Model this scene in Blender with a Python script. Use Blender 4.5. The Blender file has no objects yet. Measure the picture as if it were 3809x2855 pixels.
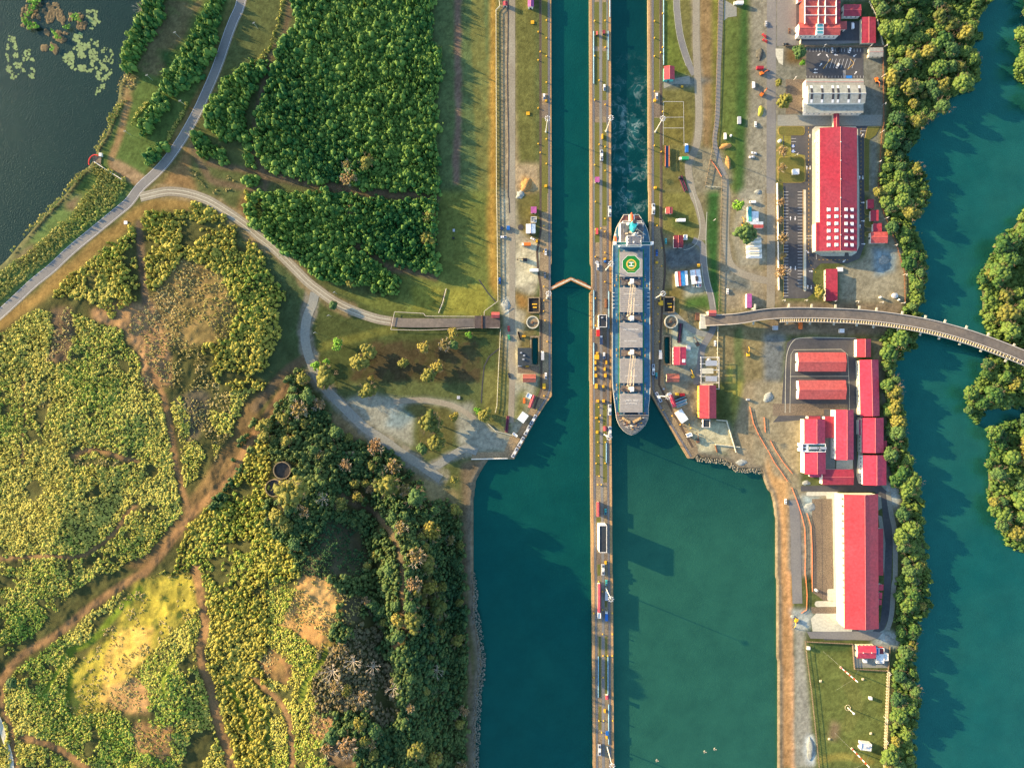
import bpy, bmesh, math, random
import numpy as np
from mathutils import Vector, Matrix
R = math.radians
random.seed(7); RNG = np.random.default_rng(11)

# ------------------------------------------------------------------ camera
K = 0.2236            # metres of ground per pixel of the 3809 px wide photograph, at z = 0
CH = 568.0            # drone height
CX, CY = 1904.5, 1427.5
scn = bpy.context.scene
col = scn.collection
cam_d = bpy.data.cameras.new('camera'); cam = bpy.data.objects.new('camera', cam_d); col.objects.link(cam)
cam.location = (0, 0, CH); cam.rotation_euler = (0, 0, 0)
cam_d.sensor_width = 36; cam_d.sensor_fit = 'HORIZONTAL'
cam_d.lens = 18.0 / ((CX * K) / CH)
cam_d.clip_start = 1; cam_d.clip_end = 20000
scn.camera = cam

# ------------------------------------------------------------------ light
SUN_EL, SUN_AZ = 14.5, 158.0          # the sun stands low, azimuth measured from +X counter-clockwise
w = bpy.data.worlds.new('World'); scn.world = w; w.use_nodes = True
nt = w.node_tree; bg = nt.nodes['Background']
sky = nt.nodes.new('ShaderNodeTexSky'); sky.sky_type = 'NISHITA'; sky.sun_disc = False
sky.sun_elevation = R(SUN_EL); sky.sun_rotation = R(90 - SUN_AZ)
sky.air_density = 1.0; sky.dust_density = 1.0; sky.ozone_density = 1.5
nt.links.new(sky.outputs[0], bg.inputs[0]); bg.inputs[1].default_value = 0.15
sun_d = bpy.data.lights.new('sun', 'SUN'); sun = bpy.data.objects.new('sun', sun_d); col.objects.link(sun)
sun_d.energy = 5.0; sun_d.angle = R(0.5); sun_d.color = (1.0, 0.71, 0.37)
sd = Vector((math.cos(R(SUN_EL)) * math.cos(R(SUN_AZ)), math.cos(R(SUN_EL)) * math.sin(R(SUN_AZ)), math.sin(R(SUN_EL))))
sun.rotation_euler = sd.to_track_quat('Z', 'Y').to_euler()
sun.location = sd * 900
scn.view_settings.view_transform = 'Standard'; scn.view_settings.look = 'None'
scn.view_settings.exposure = 1.55; scn.view_settings.gamma = 1
scn.cycles.max_bounces = 4; scn.cycles.diffuse_bounces = 2; scn.cycles.glossy_bounces = 2
scn.cycles.transparent_max_bounces = 4

# ------------------------------------------------------------------ coordinates
TX = {'A': 0.0, 'B': 950.0, 'C': 1900.0, 'D': 2849.0}
TY = {'1': 0.0, '2': 710.0, '3': 1420.0, '4': 2135.0}
Q = 960.0 / 2211.0
def S(t, x, y):                       # survey sheet coordinate -> survey pixel
    return TX[t[0]] + x * Q, TY[t[1]] + y * Q
def SS(t, pts): return [S(t, *p) for p in pts]
def D(pts): return [(x * 1.722, y * 1.722) for x, y in pts]

# ------------------------------------------------------------------ rasters over the survey
G0X, G0Y, GS = -240.0, -240.0, 4.0
NX = int((3809 + 480) / GS) + 1; NY = int((2855 + 480) / GS) + 1
gx = G0X + np.arange(NX) * GS; gy = G0Y + np.arange(NY) * GS
GX, GY = np.meshgrid(gx, gy)

def vnoise(x, y, seed, n=64):
    r = np.random.default_rng(seed).random((n, n))
    xi = np.floor(x).astype(int); yi = np.floor(y).astype(int)
    fx = x - xi; fy = y - yi
    fx = fx * fx * (3 - 2 * fx); fy = fy * fy * (3 - 2 * fy)
    a = r[yi % n, xi % n]; b = r[yi % n, (xi + 1) % n]; c = r[(yi + 1) % n, xi % n]; d = r[(yi + 1) % n, (xi + 1) % n]
    return (a * (1 - fx) + b * fx) * (1 - fy) + (c * (1 - fx) + d * fx) * fy
def fbm(x, y, seed, o=4):
    s = 0; a = 0.5; t = 0
    for i in range(o):
        s = s + a * vnoise(x * 2 ** i + 13.7 * i, y * 2 ** i + 7.1 * i, seed + i); t += a; a *= 0.55
    return s / t
WX = (fbm(GX / 60, GY / 60, 100) - 0.5); WY = (fbm(GX / 60, GY / 60, 200) - 0.5)

def pmask(poly, warp=0.0, X=None, Y=None):
    if X is None: X, Y = GX, GY; 
    m = np.zeros(X.shape, bool)
    if warp: X = X + WX * warp; Y = Y + WY * warp
    p = np.array(poly); x0, y0 = p.min(0); x1, y1 = p.max(0)
    sel = (X >= x0) & (X <= x1) & (Y >= y0) & (Y <= y1)
    if not sel.any(): return m
    x = X[sel]; y = Y[sel]; ins = np.zeros(x.shape, bool)
    j = len(p) - 1
    for i in range(len(p)):
        xi, yi = p[i]; xj, yj = p[j]
        if yi != yj:
            c = ((yi > y) != (yj > y)) & (x < (xj - xi) * (y - yi) / (yj - yi) + xi)
            ins ^= c
        j = i
    m[sel] = ins
    return m
def ldist(line, warp=0.0):
    X, Y = GX, GY
    if warp: X = X + WX * warp; Y = Y + WY * warp
    d = np.full(X.shape, 1e9)
    for (ax, ay), (bx, by) in zip(line[:-1], line[1:]):
        dx, dy = bx - ax, by - ay; L = dx * dx + dy * dy + 1e-9
        t = np.clip(((X - ax) * dx + (Y - ay) * dy) / L, 0, 1)
        d = np.minimum(d, np.hypot(X - ax - t * dx, Y - ay - t * dy))
    return d
def blur(a, r):
    a = a.astype(float)
    for ax in (0, 1):
        for _ in range(2):
            k = 2 * r + 1; pad = [(0, 0), (0, 0)]; pad[ax] = (r + 1, r)
            c = np.cumsum(np.pad(a, pad, mode='edge'), axis=ax)
            n = a.shape[ax]
            a = (np.take(c, np.arange(k, k + n), axis=ax) - np.take(c, np.arange(0, n), axis=ax)) / k
    return a
def smooth(pts, n=6):                 # Catmull-Rom through the points
    out = []
    P_ = [pts[0]] + list(pts) + [pts[-1]]
    for i in range(1, len(P_) - 2):
        p0, p1, p2, p3 = (np.array(P_[i + j], float) for j in (-1, 0, 1, 2))
        for t in np.arange(n) / n:
            out.append(tuple(0.5 * (2 * p1 + (p2 - p0) * t + (2 * p0 - 5 * p1 + 4 * p2 - p3) * t * t + (3 * p1 - p0 - 3 * p2 + p3) * t ** 3)))
    out.append(tuple(pts[-1])); return out

# ------------------------------------------------------------------ colours and materials
def lin(c): return tuple(((v / 255 + 0.055) / 1.055) ** 2.4 if v > 10 else v / 255 / 12.92 for v in c)
TINT = (0.66, 0.74, 0.80)             # real base colour of something that shows as (r, g, b) in the warm light
def C(r, g, b, k=1.0):
    l = lin((r, g, b)); return tuple(min(0.85, max(0.004, l[i] * TINT[i] * k)) for i in range(3))
MATS = {}
def mat(name, c, rough=0.85, var=0.25, scale=0.35, metal=0.0, spec=0.3, bump=0.0, stripe=None, c2=None, big=0.03):
    """base colour broken up by two world-space noises; optional standing-seam stripes (axis, period in m)"""
    if name in MATS: return MATS[name]
    m = bpy.data.materials.new(name); m.use_nodes = True; n = m.node_tree.nodes; L = m.node_tree.links
    b = n['Principled BSDF']; b.inputs['Roughness'].default_value = rough; b.inputs['Metallic'].default_value = metal
    b.inputs['Specular IOR Level'].default_value = spec
    g = n.new('ShaderNodeNewGeometry')
    def noise(s, d=4):
        t = n.new('ShaderNodeTexNoise'); t.inputs['Scale'].default_value = s; t.inputs['Detail'].default_value = d
        t.inputs['Roughness'].default_value = 0.65
        L.new(g.outputs['Position'], t.inputs['Vector']); return t.outputs['Fac']
    def mr(f, lo, hi, a=0.3, z=0.7):
        r = n.new('ShaderNodeMapRange'); r.inputs[1].default_value = a; r.inputs[2].default_value = z
        r.inputs[3].default_value = lo; r.inputs[4].default_value = hi; L.new(f, r.inputs[0]); return r.outputs[0]
    f1 = noise(scale); f2 = noise(big, 5)
    mix = n.new('ShaderNodeMix'); mix.data_type = 'RGBA'
    mix.inputs['A'].default_value = (*c, 1); mix.inputs['B'].default_value = (*(c2 or tuple(min(0.9, v * (1 + var)) for v in c)), 1)
    L.new(mr(f2, 0, 1), mix.inputs['Factor'])
    mul = n.new('ShaderNodeMix'); mul.data_type = 'RGBA'; mul.blend_type = 'MULTIPLY'; mul.inputs['Factor'].default_value = 1
    L.new(mix.outputs['Result'], mul.inputs['A'])
    cr = n.new('ShaderNodeCombineColor'); v = mr(f1, 1 - var, 1 + var)
    if stripe:
        sx = n.new('ShaderNodeSeparateXYZ'); L.new(g.outputs['Position'], sx.inputs[0])
        mm = n.new('ShaderNodeMath'); mm.operation = 'MULTIPLY'; mm.inputs[1].default_value = 2 * math.pi / stripe[1]
        L.new(sx.outputs[stripe[0]], mm.inputs[0])
        si = n.new('ShaderNodeMath'); si.operation = 'SINE'; L.new(mm.outputs[0], si.inputs[0])
        s2 = mr(si.outputs[0], 1 - stripe[2], 1 + stripe[2] * .4, -1, 1)
        mu = n.new('ShaderNodeMath'); mu.operation = 'MULTIPLY'; L.new(v, mu.inputs[0]); L.new(s2, mu.inputs[1]); v = mu.outputs[0]
    for i in range(3): L.new(v, cr.inputs[i])
    L.new(cr.outputs[0], mul.inputs['B']); L.new(mul.outputs['Result'], b.inputs['Base Color'])
    if bump:
        bp = n.new('ShaderNodeBump'); bp.inputs['Strength'].default_value = 1; bp.inputs['Distance'].default_value = bump
        L.new(f1, bp.inputs['Height']); L.new(bp.outputs[0], b.inputs['Normal'])
    MATS[name] = m; return m

# ------------------------------------------------------------------ mesh builder
class MB:
    def __init__(s): s.v = []; s.f = []; s.m = []
    def add(s, vs, fs, mi=0):
        o = len(s.v); s.v += [tuple(p) for p in vs]
        for f in fs: s.f.append([i + o for i in f]); s.m.append(mi)
        return s
    def box(s, x, y, z, sx, sy, sz, rot=0.0, mi=0, taper=1.0):     # centre x,y; base z
        c, n = math.cos(rot), math.sin(rot); vs = []
        for zz, k in ((z, 1.0), (z + sz, taper)):
            for ax, ay in ((-1, -1), (1, -1), (1, 1), (-1, 1)):
                px, py = ax * sx / 2 * k, ay * sy / 2 * k
                vs.append((x + px * c - py * n, y + px * n + py * c, zz))
        return s.add(vs, [(3, 2, 1, 0), (4, 5, 6, 7), (0, 1, 5, 4), (1, 2, 6, 5), (2, 3, 7, 6), (3, 0, 4, 7)], mi)
    def prism(s, poly, z0, z1, mi=0, top=None):
        n = len(poly); a = sum(poly[i][0] * poly[(i + 1) % n][1] - poly[(i + 1) % n][0] * poly[i][1] for i in range(n))
        if a < 0: poly = poly[::-1]
        tp = [(x, y, z1) for x, y in poly]
        s.add([(x, y, z0) for x, y in poly] + tp, [tuple(range(n - 1, -1, -1))] + [(i, (i + 1) % n, n + (i + 1) % n, n + i) for i in range(n)], mi)
        s.add(tp, [tuple(range(n))], mi if top is None else top); return s
    def cyl(s, x, y, z0, z1, r0, r1=None, n=12, mi=0, cap=True):
        r1 = r0 if r1 is None else r1
        vs = [(x + r * math.cos(2 * math.pi * i / n), y + r * math.sin(2 * math.pi * i / n), z) for z, r in ((z0, r0), (z1, r1)) for i in range(n)]
        fs = [(i, (i + 1) % n, n + (i + 1) % n, n + i) for i in range(n)]
        if cap: fs += [tuple(range(n - 1, -1, -1)), tuple(range(n, 2 * n))]
        return s.add(vs, fs, mi)
    def tube(s, a, b, r0, r1=None, n=6, mi=0):
        a = Vector(a); b = Vector(b); r1 = r0 if r1 is None else r1
        d = (b - a); 
        if d.length < 1e-6: return s
        q = d.to_track_quat('Z', 'Y').to_matrix(); vs = []
        for p, r in ((a, r0), (b, r1)):
            for i in range(n):
                t = 2 * math.pi * i / n; vs.append(p + q @ Vector((r * math.cos(t), r * math.sin(t), 0)))
        return s.add(vs, [(i, (i + 1) % n, n + (i + 1) % n, n + i) for i in range(n)] + [tuple(range(n - 1, -1, -1)), tuple(range(n, 2 * n))], mi)
    def path(s, pts, r, n=5, mi=0):
        for a, b in zip(pts[:-1], pts[1:]): s.tube(a, b, r, n=n, mi=mi)
        return s
    def ball(s, x, y, z, r, rz=None, n=8, mi=0):
        rz = r if rz is None else rz; m = max(3, n // 2); vs = [(x, y, z - rz)]
        for j in range(1, m):
            p = math.pi * j / m
            vs += [(x + r * math.sin(p) * math.cos(2 * math.pi * i / n), y + r * math.sin(p) * math.sin(2 * math.pi * i / n), z - rz * math.cos(p)) for i in range(n)]
        vs.append((x, y, z + rz)); e = len(vs) - 1
        fs = [(0, 1 + (i + 1) % n, 1 + i) for i in range(n)]
        for j in range(m - 2):
            fs += [(1 + j * n + i, 1 + j * n + (i + 1) % n, 1 + (j + 1) * n + (i + 1) % n, 1 + (j + 1) * n + i) for i in range(n)]
        fs += [(1 + (m - 2) * n + i, 1 + (m - 2) * n + (i + 1) % n, e) for i in range(n)]
        return s.add(vs, fs, mi)
    def build(s, name, mats, parent=None, smooth_=False, **kw):
        me = bpy.data.meshes.new(name); me.from_pydata(s.v, [], s.f)
        if not isinstance(mats, (list, tuple)): mats = [mats]
        for m in mats: me.materials.append(m)
        if len(mats) > 1: me.polygons.foreach_set('material_index', s.m)
        if smooth_: me.polygons.foreach_set('use_smooth', [True] * len(me.polygons))
        me.update(); o = bpy.data.objects.new(name, me); col.objects.link(o)
        if parent: o.parent = parent
        for k, v in kw.items(): o[k] = v
        return o
def thing(name, label, cat, loc=(0, 0, 0), rot=0.0, group=None):
    o = bpy.data.objects.new(name, None); col.objects.link(o); o.location = loc; o.rotation_euler = (0, 0, rot)
    o.empty_display_size = 1; o['label'] = label; o['category'] = cat
    if group: o['group'] = group
    return o
def tag(o, label, cat, group=None):
    o['label'] = label; o['category'] = cat
    if group: o['group'] = group
    return o
def kids(o): return [c for c in ALL_KIDS.get(o.name, [])]
def dup(root, loc, rot=0.0, label=None, group=None, scale=None, slot=None):
    """copy of a thing with copies of its parts and their sub-parts; slot = material that replaces slot 0 of recolourable parts"""
    def cp(o, par):
        c = o.copy(); col.objects.link(c)
        if par is not None: c.parent = par
        if slot and o.get('paint') and c.type == 'MESH':
            c.material_slots[0].link = 'OBJECT'; c.material_slots[0].material = slot
        for ch in o.children: cp(ch, c)
        return c
    r = cp(root, None); r.location = loc; r.rotation_euler = (0, 0, rot)
    if scale: r.scale = (scale,) * 3 if not isinstance(scale, tuple) else scale
    if label: r['label'] = label
    if group: r['group'] = group
    return r
# ------------------------------------------------------------------ where the water lies (survey pixels)
shoreW = SS('A1', [(1265,-600),(1265,0),(1235,120),(1160,260),(1110,430),(1075,520),(1070,600),(1010,700),(990,850),(965,950),(920,1050),(890,1150),(820,1230),(800,1330),(760,1400),(640,1500),(560,1640)]) + SS('A2', [(430,120),(320,250),(190,400),(60,560),(0,620),(-600,1000)])
LAKE = shoreW + [(-9000, 1400), (-9000, -9000), (549, -9000)]
bankL = SS('B3', [(2160,655),(2000,662),(1930,770),(1892,850),(1872,1000),(1868,1300),(1866,1650)]) + SS('B4', [(1880,100),(1885,200),(1875,330),(1885,420),(1920,550),(1945,780),(1922,900),(1905,1100),(1890,1300),(1893,1658),(1893,12000)])
LEFTW = SS('C1', [(345,-12000),(347,0),(350,1625)]) + SS('C2', [(350,620),(345,640),(348,1150),(352,1620)]) + SS('C3', [(352,118),(300,190),(235,290),(28,660),(0,662)]) + bankL + SS('C4', [(705,12000),(705,1658),(693,0)]) + SS('C3', [(689,1640),(683,900),(678,0)]) + SS('C2', [(676,1620),(672,1300),(675,870),(692,850),(690,640),(679,620),(679,0)]) + SS('C1', [(676,1625),(672,0),(672,-12000)])
bankR = SS('C3', [(1605,640),(1640,668),(1700,672),(1820,680),(1900,730),(1930,758),(2140,764),(2160,830),(2206,950)]) + SS('D3', [(30,930),(58,1040),(72,1150),(76,1658)]) + SS('D4', [(80,0),(88,400),(95,1658),(95,12000)])
RIGHTW = SS('C1', [(858,-12000),(858,0),(861,1625)]) + SS('C2', [(862,0),(864,1620)]) + SS('C3', [(864,0),(862,450),(868,1000),(871,1640)]) + SS('C4', [(875,0),(885,1658),(885,12000)]) + bankR[::-1] + SS('C3', [(1565,655),(1520,655),(1235,172),(1200,112),(1196,0)]) + SS('C2', [(1195,1620),(1195,450),(1186,440),(1184,0)]) + SS('C1', [(1180,1625),(1176,0),(1176,-12000)])
rivL = SS('D1', [(1960,-12000),(1960,0),(1840,60),(1820,200),(1840,300),(1780,420),(1820,500),(1810,700),(1720,790),(1600,830),(1500,930),(1450,1000),(1340,1030),(1330,1150),(1270,1230),(1210,1300),(1240,1380),(1340,1480),(1380,1600)]) + SS('D2', [(1390,60),(1370,130),(1260,250),(1270,350),(1320,480),(1370,600),(1350,850),(1340,930),(1320,1040),(1300,1200),(1270,1320),(1190,1380),(1130,1450),(1100,1560)]) + SS('D3', [(1130,0),(1160,200),(1180,300),(1160,400),(1210,560),(1230,700),(1310,830),(1330,950),(1330,1090),(1345,1200),(1380,1400),(1390,1658)]) + SS('D4', [(1370,200),(1390,300),(1290,480),(1280,600),(1260,720),(1280,870),(1310,1000),(1310,1150),(1280,1300),(1270,1658),(1270,12000)])
rivR = SS('D1', [(2190,-12000),(2190,0),(2240,200),(2130,330),(2190,400),(2120,550),(2150,680),(2300,820),(2600,1200)]) + SS('D2', [(2500,0),(2260,90),(2060,350),(1940,500),(1810,720),(1840,900),(1830,1080),(1890,1180),(1890,1330),(1890,1450),(1840,1600)]) + SS('D3', [(1800,0),(1730,60),(1710,200),(1750,330),(1770,380),(1820,350),(1860,240),(2211,200),(2211,300),(1960,360),(1910,600),(1880,700),(1890,900),(1860,960),(1950,1080),(1990,1250),(2060,1390),(2180,1450),(2600,1460),(12000,1500)])
RIVER = rivL + [(12000, 14000)] + rivR[::-1]
POOLS = [('C2', 177, 1255, 237, 1488), ('C2', 1310, 1248, 1365, 1480)]

mL, mC, mR = pmask(LAKE, 6), pmask(LEFTW) | pmask(RIGHTW), pmask(RIVER, 14)
dx, dy = GX / 1.722, GY / 1.722
def sst(a, b, x): t = np.clip((x - a) / (b - a), 0, 1); return t * t * (3 - 2 * t)
hill = blur(pmask(D([(-300,640),(0,700),(290,500),(430,470),(590,580),(630,720),(650,800),(700,880),(760,950),(880,1020),(965,1080),(980,1200),(985,1660),(985,2200),(-300,2200)])), 16)
hill = sst(0.35, 1.0, hill)
cxr = 640 + (dy - 1000) * 0.26
u = dx - cxr
ridge = np.exp(-(u / np.where(u < 0, 240.0, 120.0)) ** 2) * sst(830, 1330, dy) * 37
east = 34 * np.exp(-((dx - 875) / 68) ** 2) * sst(960, 1230, dy)
plate = 7 * np.exp(-((dx - 230) / 220) ** 2 - ((dy - 1000) / 260) ** 2) + 7 * np.exp(-((dx - 500) / 130) ** 2 - ((dy - 660) / 150) ** 2)
plate = plate + 15 * np.exp(-((dx - 370) / 115) ** 2 - ((dy - 1470) / 140) ** 2) + 8 * np.exp(-((dx - 120) / 90) ** 2 - ((dy - 1130) / 110) ** 2)
terr = 3.0 * np.abs(((dx * 0.75 - dy * 0.65) / 55 + fbm(GX / 500, GY / 500, 31) * 2) % 1 - 0.5) * sst(0, 200, dx) * (1 - sst(430, 560, dx)) * sst(1150, 1300, dy)
rough = (fbm(GX / 110, GY / 110, 5) - 0.5) * 7 + (fbm(GX / 30, GY / 30, 9) - 0.5) * 1.5
LAND = hill * (np.maximum(ridge, east) + plate + terr + rough + 2)
dep = np.maximum(blur(mC, 1), np.maximum(blur(mL, 3), blur(mR, 3)))
for t, x0, y0, x1, y1 in POOLS:
    dep = np.maximum(dep, blur(pmask(SS(t, [(x0+8,y0+8),(x1-8,y0+8),(x1-8,y1-8),(x0+8,y1-8)])), 1))
HT = LAND * (1 - dep) - 9.0 * dep
def hgt(x, y, grid=None):
    g = HT if grid is None else grid
    i = min(max((x - G0X) / GS, 0), NX - 1.001); j = min(max((y - G0Y) / GS, 0), NY - 1.001)
    a, b = int(i), int(j); fx, fy = i - a, j - b
    return float((g[b, a] * (1 - fx) + g[b, a + 1] * fx) * (1 - fy) + (g[b + 1, a] * (1 - fx) + g[b + 1, a + 1] * fx) * fy)
def W(s, z=0.0):                    # survey pixel seen at absolute height z -> world x, y
    f = K * (CH - z) / CH; return (s[0] - CX) * f, (CY - s[1]) * f
def P(s, dz=0.0):                   # point on (or dz above) the ground seen at survey pixel s
    h = max(hgt(*s, LAND), 0) + dz; x, y = W(s, h); return (x, y, h)

# ------------------------------------------------------------------ ground colours
GC = np.zeros((NY, NX, 3)); GC[:] = C(88, 92, 52)
def paint(mask, c, a=1.0, soft=1, noise_=0.0, seed=1, freq=40):
    m = blur(mask, soft) if soft else mask.astype(float)
    if noise_: m = np.clip(m * (1 - noise_ + 2 * noise_ * (fbm(GX / freq, GY / freq, seed) > 0.48)), 0, 1)
    m = (m * a)[..., None]; GC[:] = GC * (1 - m) + np.array(c) * m
def pp(t, pts, c, warp=30, a=1.0, soft=2, **k): paint(pmask(SS(t, pts), warp), c, a, soft, **k)
def pl(t, pts, wd, c, warp=14, a=1.0, soft=1, **k): paint(ldist(smooth(SS(t, pts), 4), warp) < wd * Q / 2, c, a, soft, **k)
olive, brown, dirt, tan_, grey, grass, dk = C(98,92,50), C(120,90,58), C(150,118,82), C(196,152,104), C(122,118,104), C(86,102,50), C(52,66,40)
concrete = C(172,158,134)
# west: scrub soil under everything
paint(hill > 0.15, C(82,80,44), noise_=0.2)
pp('A1', [(1250,-500),(1265,0),(1160,260),(1070,600),(820,1230),(760,1400),(560,1658),(1150,1640),(1450,1350),(1750,850),(1900,480),(2040,0),(2060,-500)], grass)
pp('A1', [(1430,0),(1750,0),(1640,230),(1480,430),(1400,650),(1150,600),(1300,330)], C(112,98,66), a=.9, noise_=.3, seed=4)
pp('A1', [(1020,630),(1170,640),(1100,860),(990,880)], C(150,122,80))
pp('A1', [(1370,430),(1560,420),(1590,540),(1430,560)], C(56,82,42)); pp('A1', [(1640,150),(1790,60),(1740,300),(1600,240)], C(62,86,40), a=.6)
pl('A1', [(1100,850),(1030,1150),(960,1400),(1150,1560)], 60, C(150,118,78))
pl('A1', [(1000,1420),(1230,1560)], 110, C(150,122,88)); pl('A1', [(1840,620),(1640,950),(1400,1400)], 60, C(130,100,60))
pl('A1', [(2060,-50),(1890,420),(1780,760),(1560,1180),(1330,1500)], 150, C(110,96,56), a=.7)
pp('A1', [(1700,1100),(1640,1250),(1620,1450),(1700,1620),(1330,1640),(1500,1400)], C(140,108,68))
pp('A2', [(950,-60),(540,70),(0,640),(-300,900),(-300,1080),(0,980),(440,640),(1100,40)], C(102,118,62))
pp('A2', [(560,90),(700,30),(640,180),(540,150)], C(130,108,78)); pp('A2', [(60,600),(280,440),(330,520),(180,640)], C(120,100,74), a=.8)
pp('A2', [(1300,60),(1640,60),(1640,160),(1290,165),(1150,290),(860,520),(520,800),(330,960),(0,1190),(-300,1400),(-300,1160),(0,1080),(480,700),(900,330),(1180,130)], C(142,112,62))
pp('A2', [(1560,560),(1900,700),(2000,1000),(1900,1300),(1500,1350),(1330,1250),(1280,900),(1450,730)], C(150,122,76), a=.8, noise_=.3, seed=9)
pp('A2', [(1130,960),(1300,930),(1450,1300),(1480,1658),(1240,1658),(1200,1420),(1080,1200),(780,1100),(760,1010)], C(168,128,88), noise_=.15)
pl('A2', [(1190,290),(1200,500),(1230,750),(1250,950)], 45, C(120,96,78))
pp('A2', [(420,1000),(600,1010),(640,1250),(600,1480),(430,1470),(450,1200)], C(112,90,66))
pp('A2', [(2080,0),(2000,180),(2100,330),(2211,350)], C(120,92,58))
pp('B1', [(1515,-400),(2072,-400),(2072,1658),(1560,1658),(1560,400),(1515,300)], C(92,104,62), warp=8)
pl('B1', [(1735,-300),(1735,900),(1718,1550)], 58, C(128,98,84), a=.85)
pl('B1', [(1900,-200),(1930,800),(1960,1600)], 120, C(120,112,58), a=.7, noise_=.2)
pp('B1', [(2024,-400),(2062,-400),(2066,1658),(2012,1658),(2012,650)], C(186,138,62), warp=5)
pp('B2', [(1560,0),(2075,0),(2078,950),(1960,1060),(1000,1060),(640,800),(900,900),(1180,910),(1250,770),(1100,700),(1560,730)], C(104,108,52), warp=10)
pp('B2', [(2000,0),(2066,0),(2070,940),(2010,800),(1990,300)], C(178,136,64), warp=5)
pp('B2', [(1330,820),(1600,830),(1570,1030),(1350,1030)], C(136,128,52), a=.8); pp('B2', [(1640,840),(1950,780),(2000,960),(1900,1060),(1610,1050)], C(142,132,54), a=.8)
for q in ([(1380,960),(1420,890)], [(1430,990),(1470,900)], [(1520,1010),(1530,940)]): pl('B2', q, 14, C(90,86,40), a=.6)
pp('B2', [(640,830),(1160,1090),(2100,1180),(2100,1658),(500,1658),(440,1300),(500,1000)], C(74,80,42), warp=10)  # slope below the ramp, its shade painted in as darker ground
pl('B2', [(560,1330),(900,1250),(1200,1180)], 70, C(112,108,50), a=.8)
pp('B2', [(1000,1300),(1900,1280),(1950,1658),(800,1658)], C(76,62,42), a=.85, noise_=.3, seed=12)  # browner part of the slope, also darkened to carry its shade
pp('B2', [(0,450),(470,800),(480,900),(440,1080),(380,1300),(420,1500),(250,1600),(100,1650),(0,1600)], C(78,88,52))
pp('B2', [(440,0),(1560,0),(1560,90),(1000,60),(600,0)], C(84,74,54))
pp('B1', [(0,1450),(300,1500),(900,1600),(1570,1620),(1570,1700),(900,1700),(300,1580),(0,1560)], C(84,74,54))
pp('B3', [(500,0),(2170,0),(2170,640),(1850,660),(1750,700),(1880,850),(1870,1658),(1760,1658),(1750,1050),(1600,900),(1100,520),(850,330),(600,100)], C(88,92,52))
pp('B3', [(600,250),(720,260),(960,480),(900,540),(700,430),(620,330)], C(140,118,82)); pp('B3', [(1180,620),(1450,740),(1600,900),(1750,950),(1740,1060),(1560,1080),(1380,860)], C(150,130,90), noise_=.2)
pp('B3', [(780,150),(1000,110),(1250,150),(1500,140),(1750,190),(1860,160),(1870,300),(1980,360),(2190,470),(2190,600),(1850,600),(1740,540),(1700,350),(1740,260),(1500,200),(1280,210),(1200,300),(1350,300),(1350,560),(1100,450),(860,300)], C(150,144,124), warp=14)
pp('B3', [(1160,240),(1380,290),(1240,400),(1130,380)], C(120,138,138), a=.7); pp('B3', [(1260,200),(1450,180),(1660,220),(1720,380),(1680,560),(1500,620),(1380,500),(1400,330)], C(92,88,50), warp=16)
pp('B3', [(1760,700),(1860,660),(2000,670),(1890,850),(1870,1000),(1870,1700),(1770,1700),(1770,1000)], C(116,98,74), warp=5)
pl('B4', [(1825,-20),(1815,300),(1840,600),(1860,900),(1840,1300),(1830,1800)], 55, C(122,98,78)); pl('B4', [(1815,-20),(1822,300),(1845,600),(1870,900),(1845,1300),(1815,1800)], 22, C(92,92,50))
# hill spots
pp('B4', [(380,0),(560,-40),(700,120),(720,330),(660,500),(560,640),(380,520),(200,420),(330,200)], C(196,150,92), noise_=.2, seed=21); pp('B4', [(0,700),(150,640),(330,760),(260,960),(60,860)], C(170,124,80), a=.7, noise_=.3, seed=22)
pp('B3', [(600,1180),(860,1240),(960,1500),(900,1660),(380,1660),(480,1400)], C(84,74,52), noise_=.3, seed=23)
for q,wd in (([(620,560),(560,760),(440,900),(400,1080)],60),([(-120,1000),(40,1120),(120,1300),(60,1500)],46)): pl('B4', q, wd, C(120,130,48))
for q,wd in (([(1930,880),(2030,1080),(2140,1300)],46),([(1500,740),(1400,900),(1420,1060)],40),([(330,1090),(480,860),(560,700)],44),([(2100,1260),(2160,1450)],34)): pl('A4', q, wd, C(134,146,46))
pp('B4', [(560,10),(680,200),(700,330),(640,450),(400,330),(420,150)], C(206,160,98), a=.9, noise_=.12); pp('B4', [(300,280),(600,440),(690,560),(600,640),(480,620),(330,450)], C(188,138,82), a=.8, noise_=.2)
pp('B4', [(540,1180),(680,1160),(700,1300),(560,1420),(480,1350)], C(190,138,98), a=.8); pp('B3', [(640,1240),(820,1300),(900,1658),(400,1658),(540,1450)], C(86,80,58), noise_=.25)
pp('B4', [(600,1440),(860,1380),(900,1658),(600,1658)], C(120,98,72)); pp('B4', [(700,170),(930,180),(900,400),(760,460)], C(98,84,64), a=.7)
pp('A4', [(1150,60),(1650,0),(1690,300),(1560,430),(1350,600),(1100,900),(960,1130),(620,1200),(600,900),(800,640),(1000,480)], C(176,158,62), noise_=.3, seed=3)
pp('A4', [(1050,480),(1330,440),(1250,700),(1050,900),(960,1100),(860,1100),(900,700)], C(206,162,88), a=.75, noise_=.3)
pp('A4', [(1150,880),(1280,950),(1270,1200),(900,1120),(960,950)], C(196,148,98), a=.8); pp('A4', [(1150,1290),(1500,1270),(1440,1600),(1150,1500)], C(178,132,86), a=.9)
pl('A4', [(620,620),(600,900),(560,1200)], 50, C(110,124,40)); pl('A4', [(1200,130),(1000,330),(800,560),(600,650)], 60, C(118,132,42))
pl('A4', [(820,1250),(1000,1500),(1100,1658)], 50, C(150,150,50))
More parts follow.
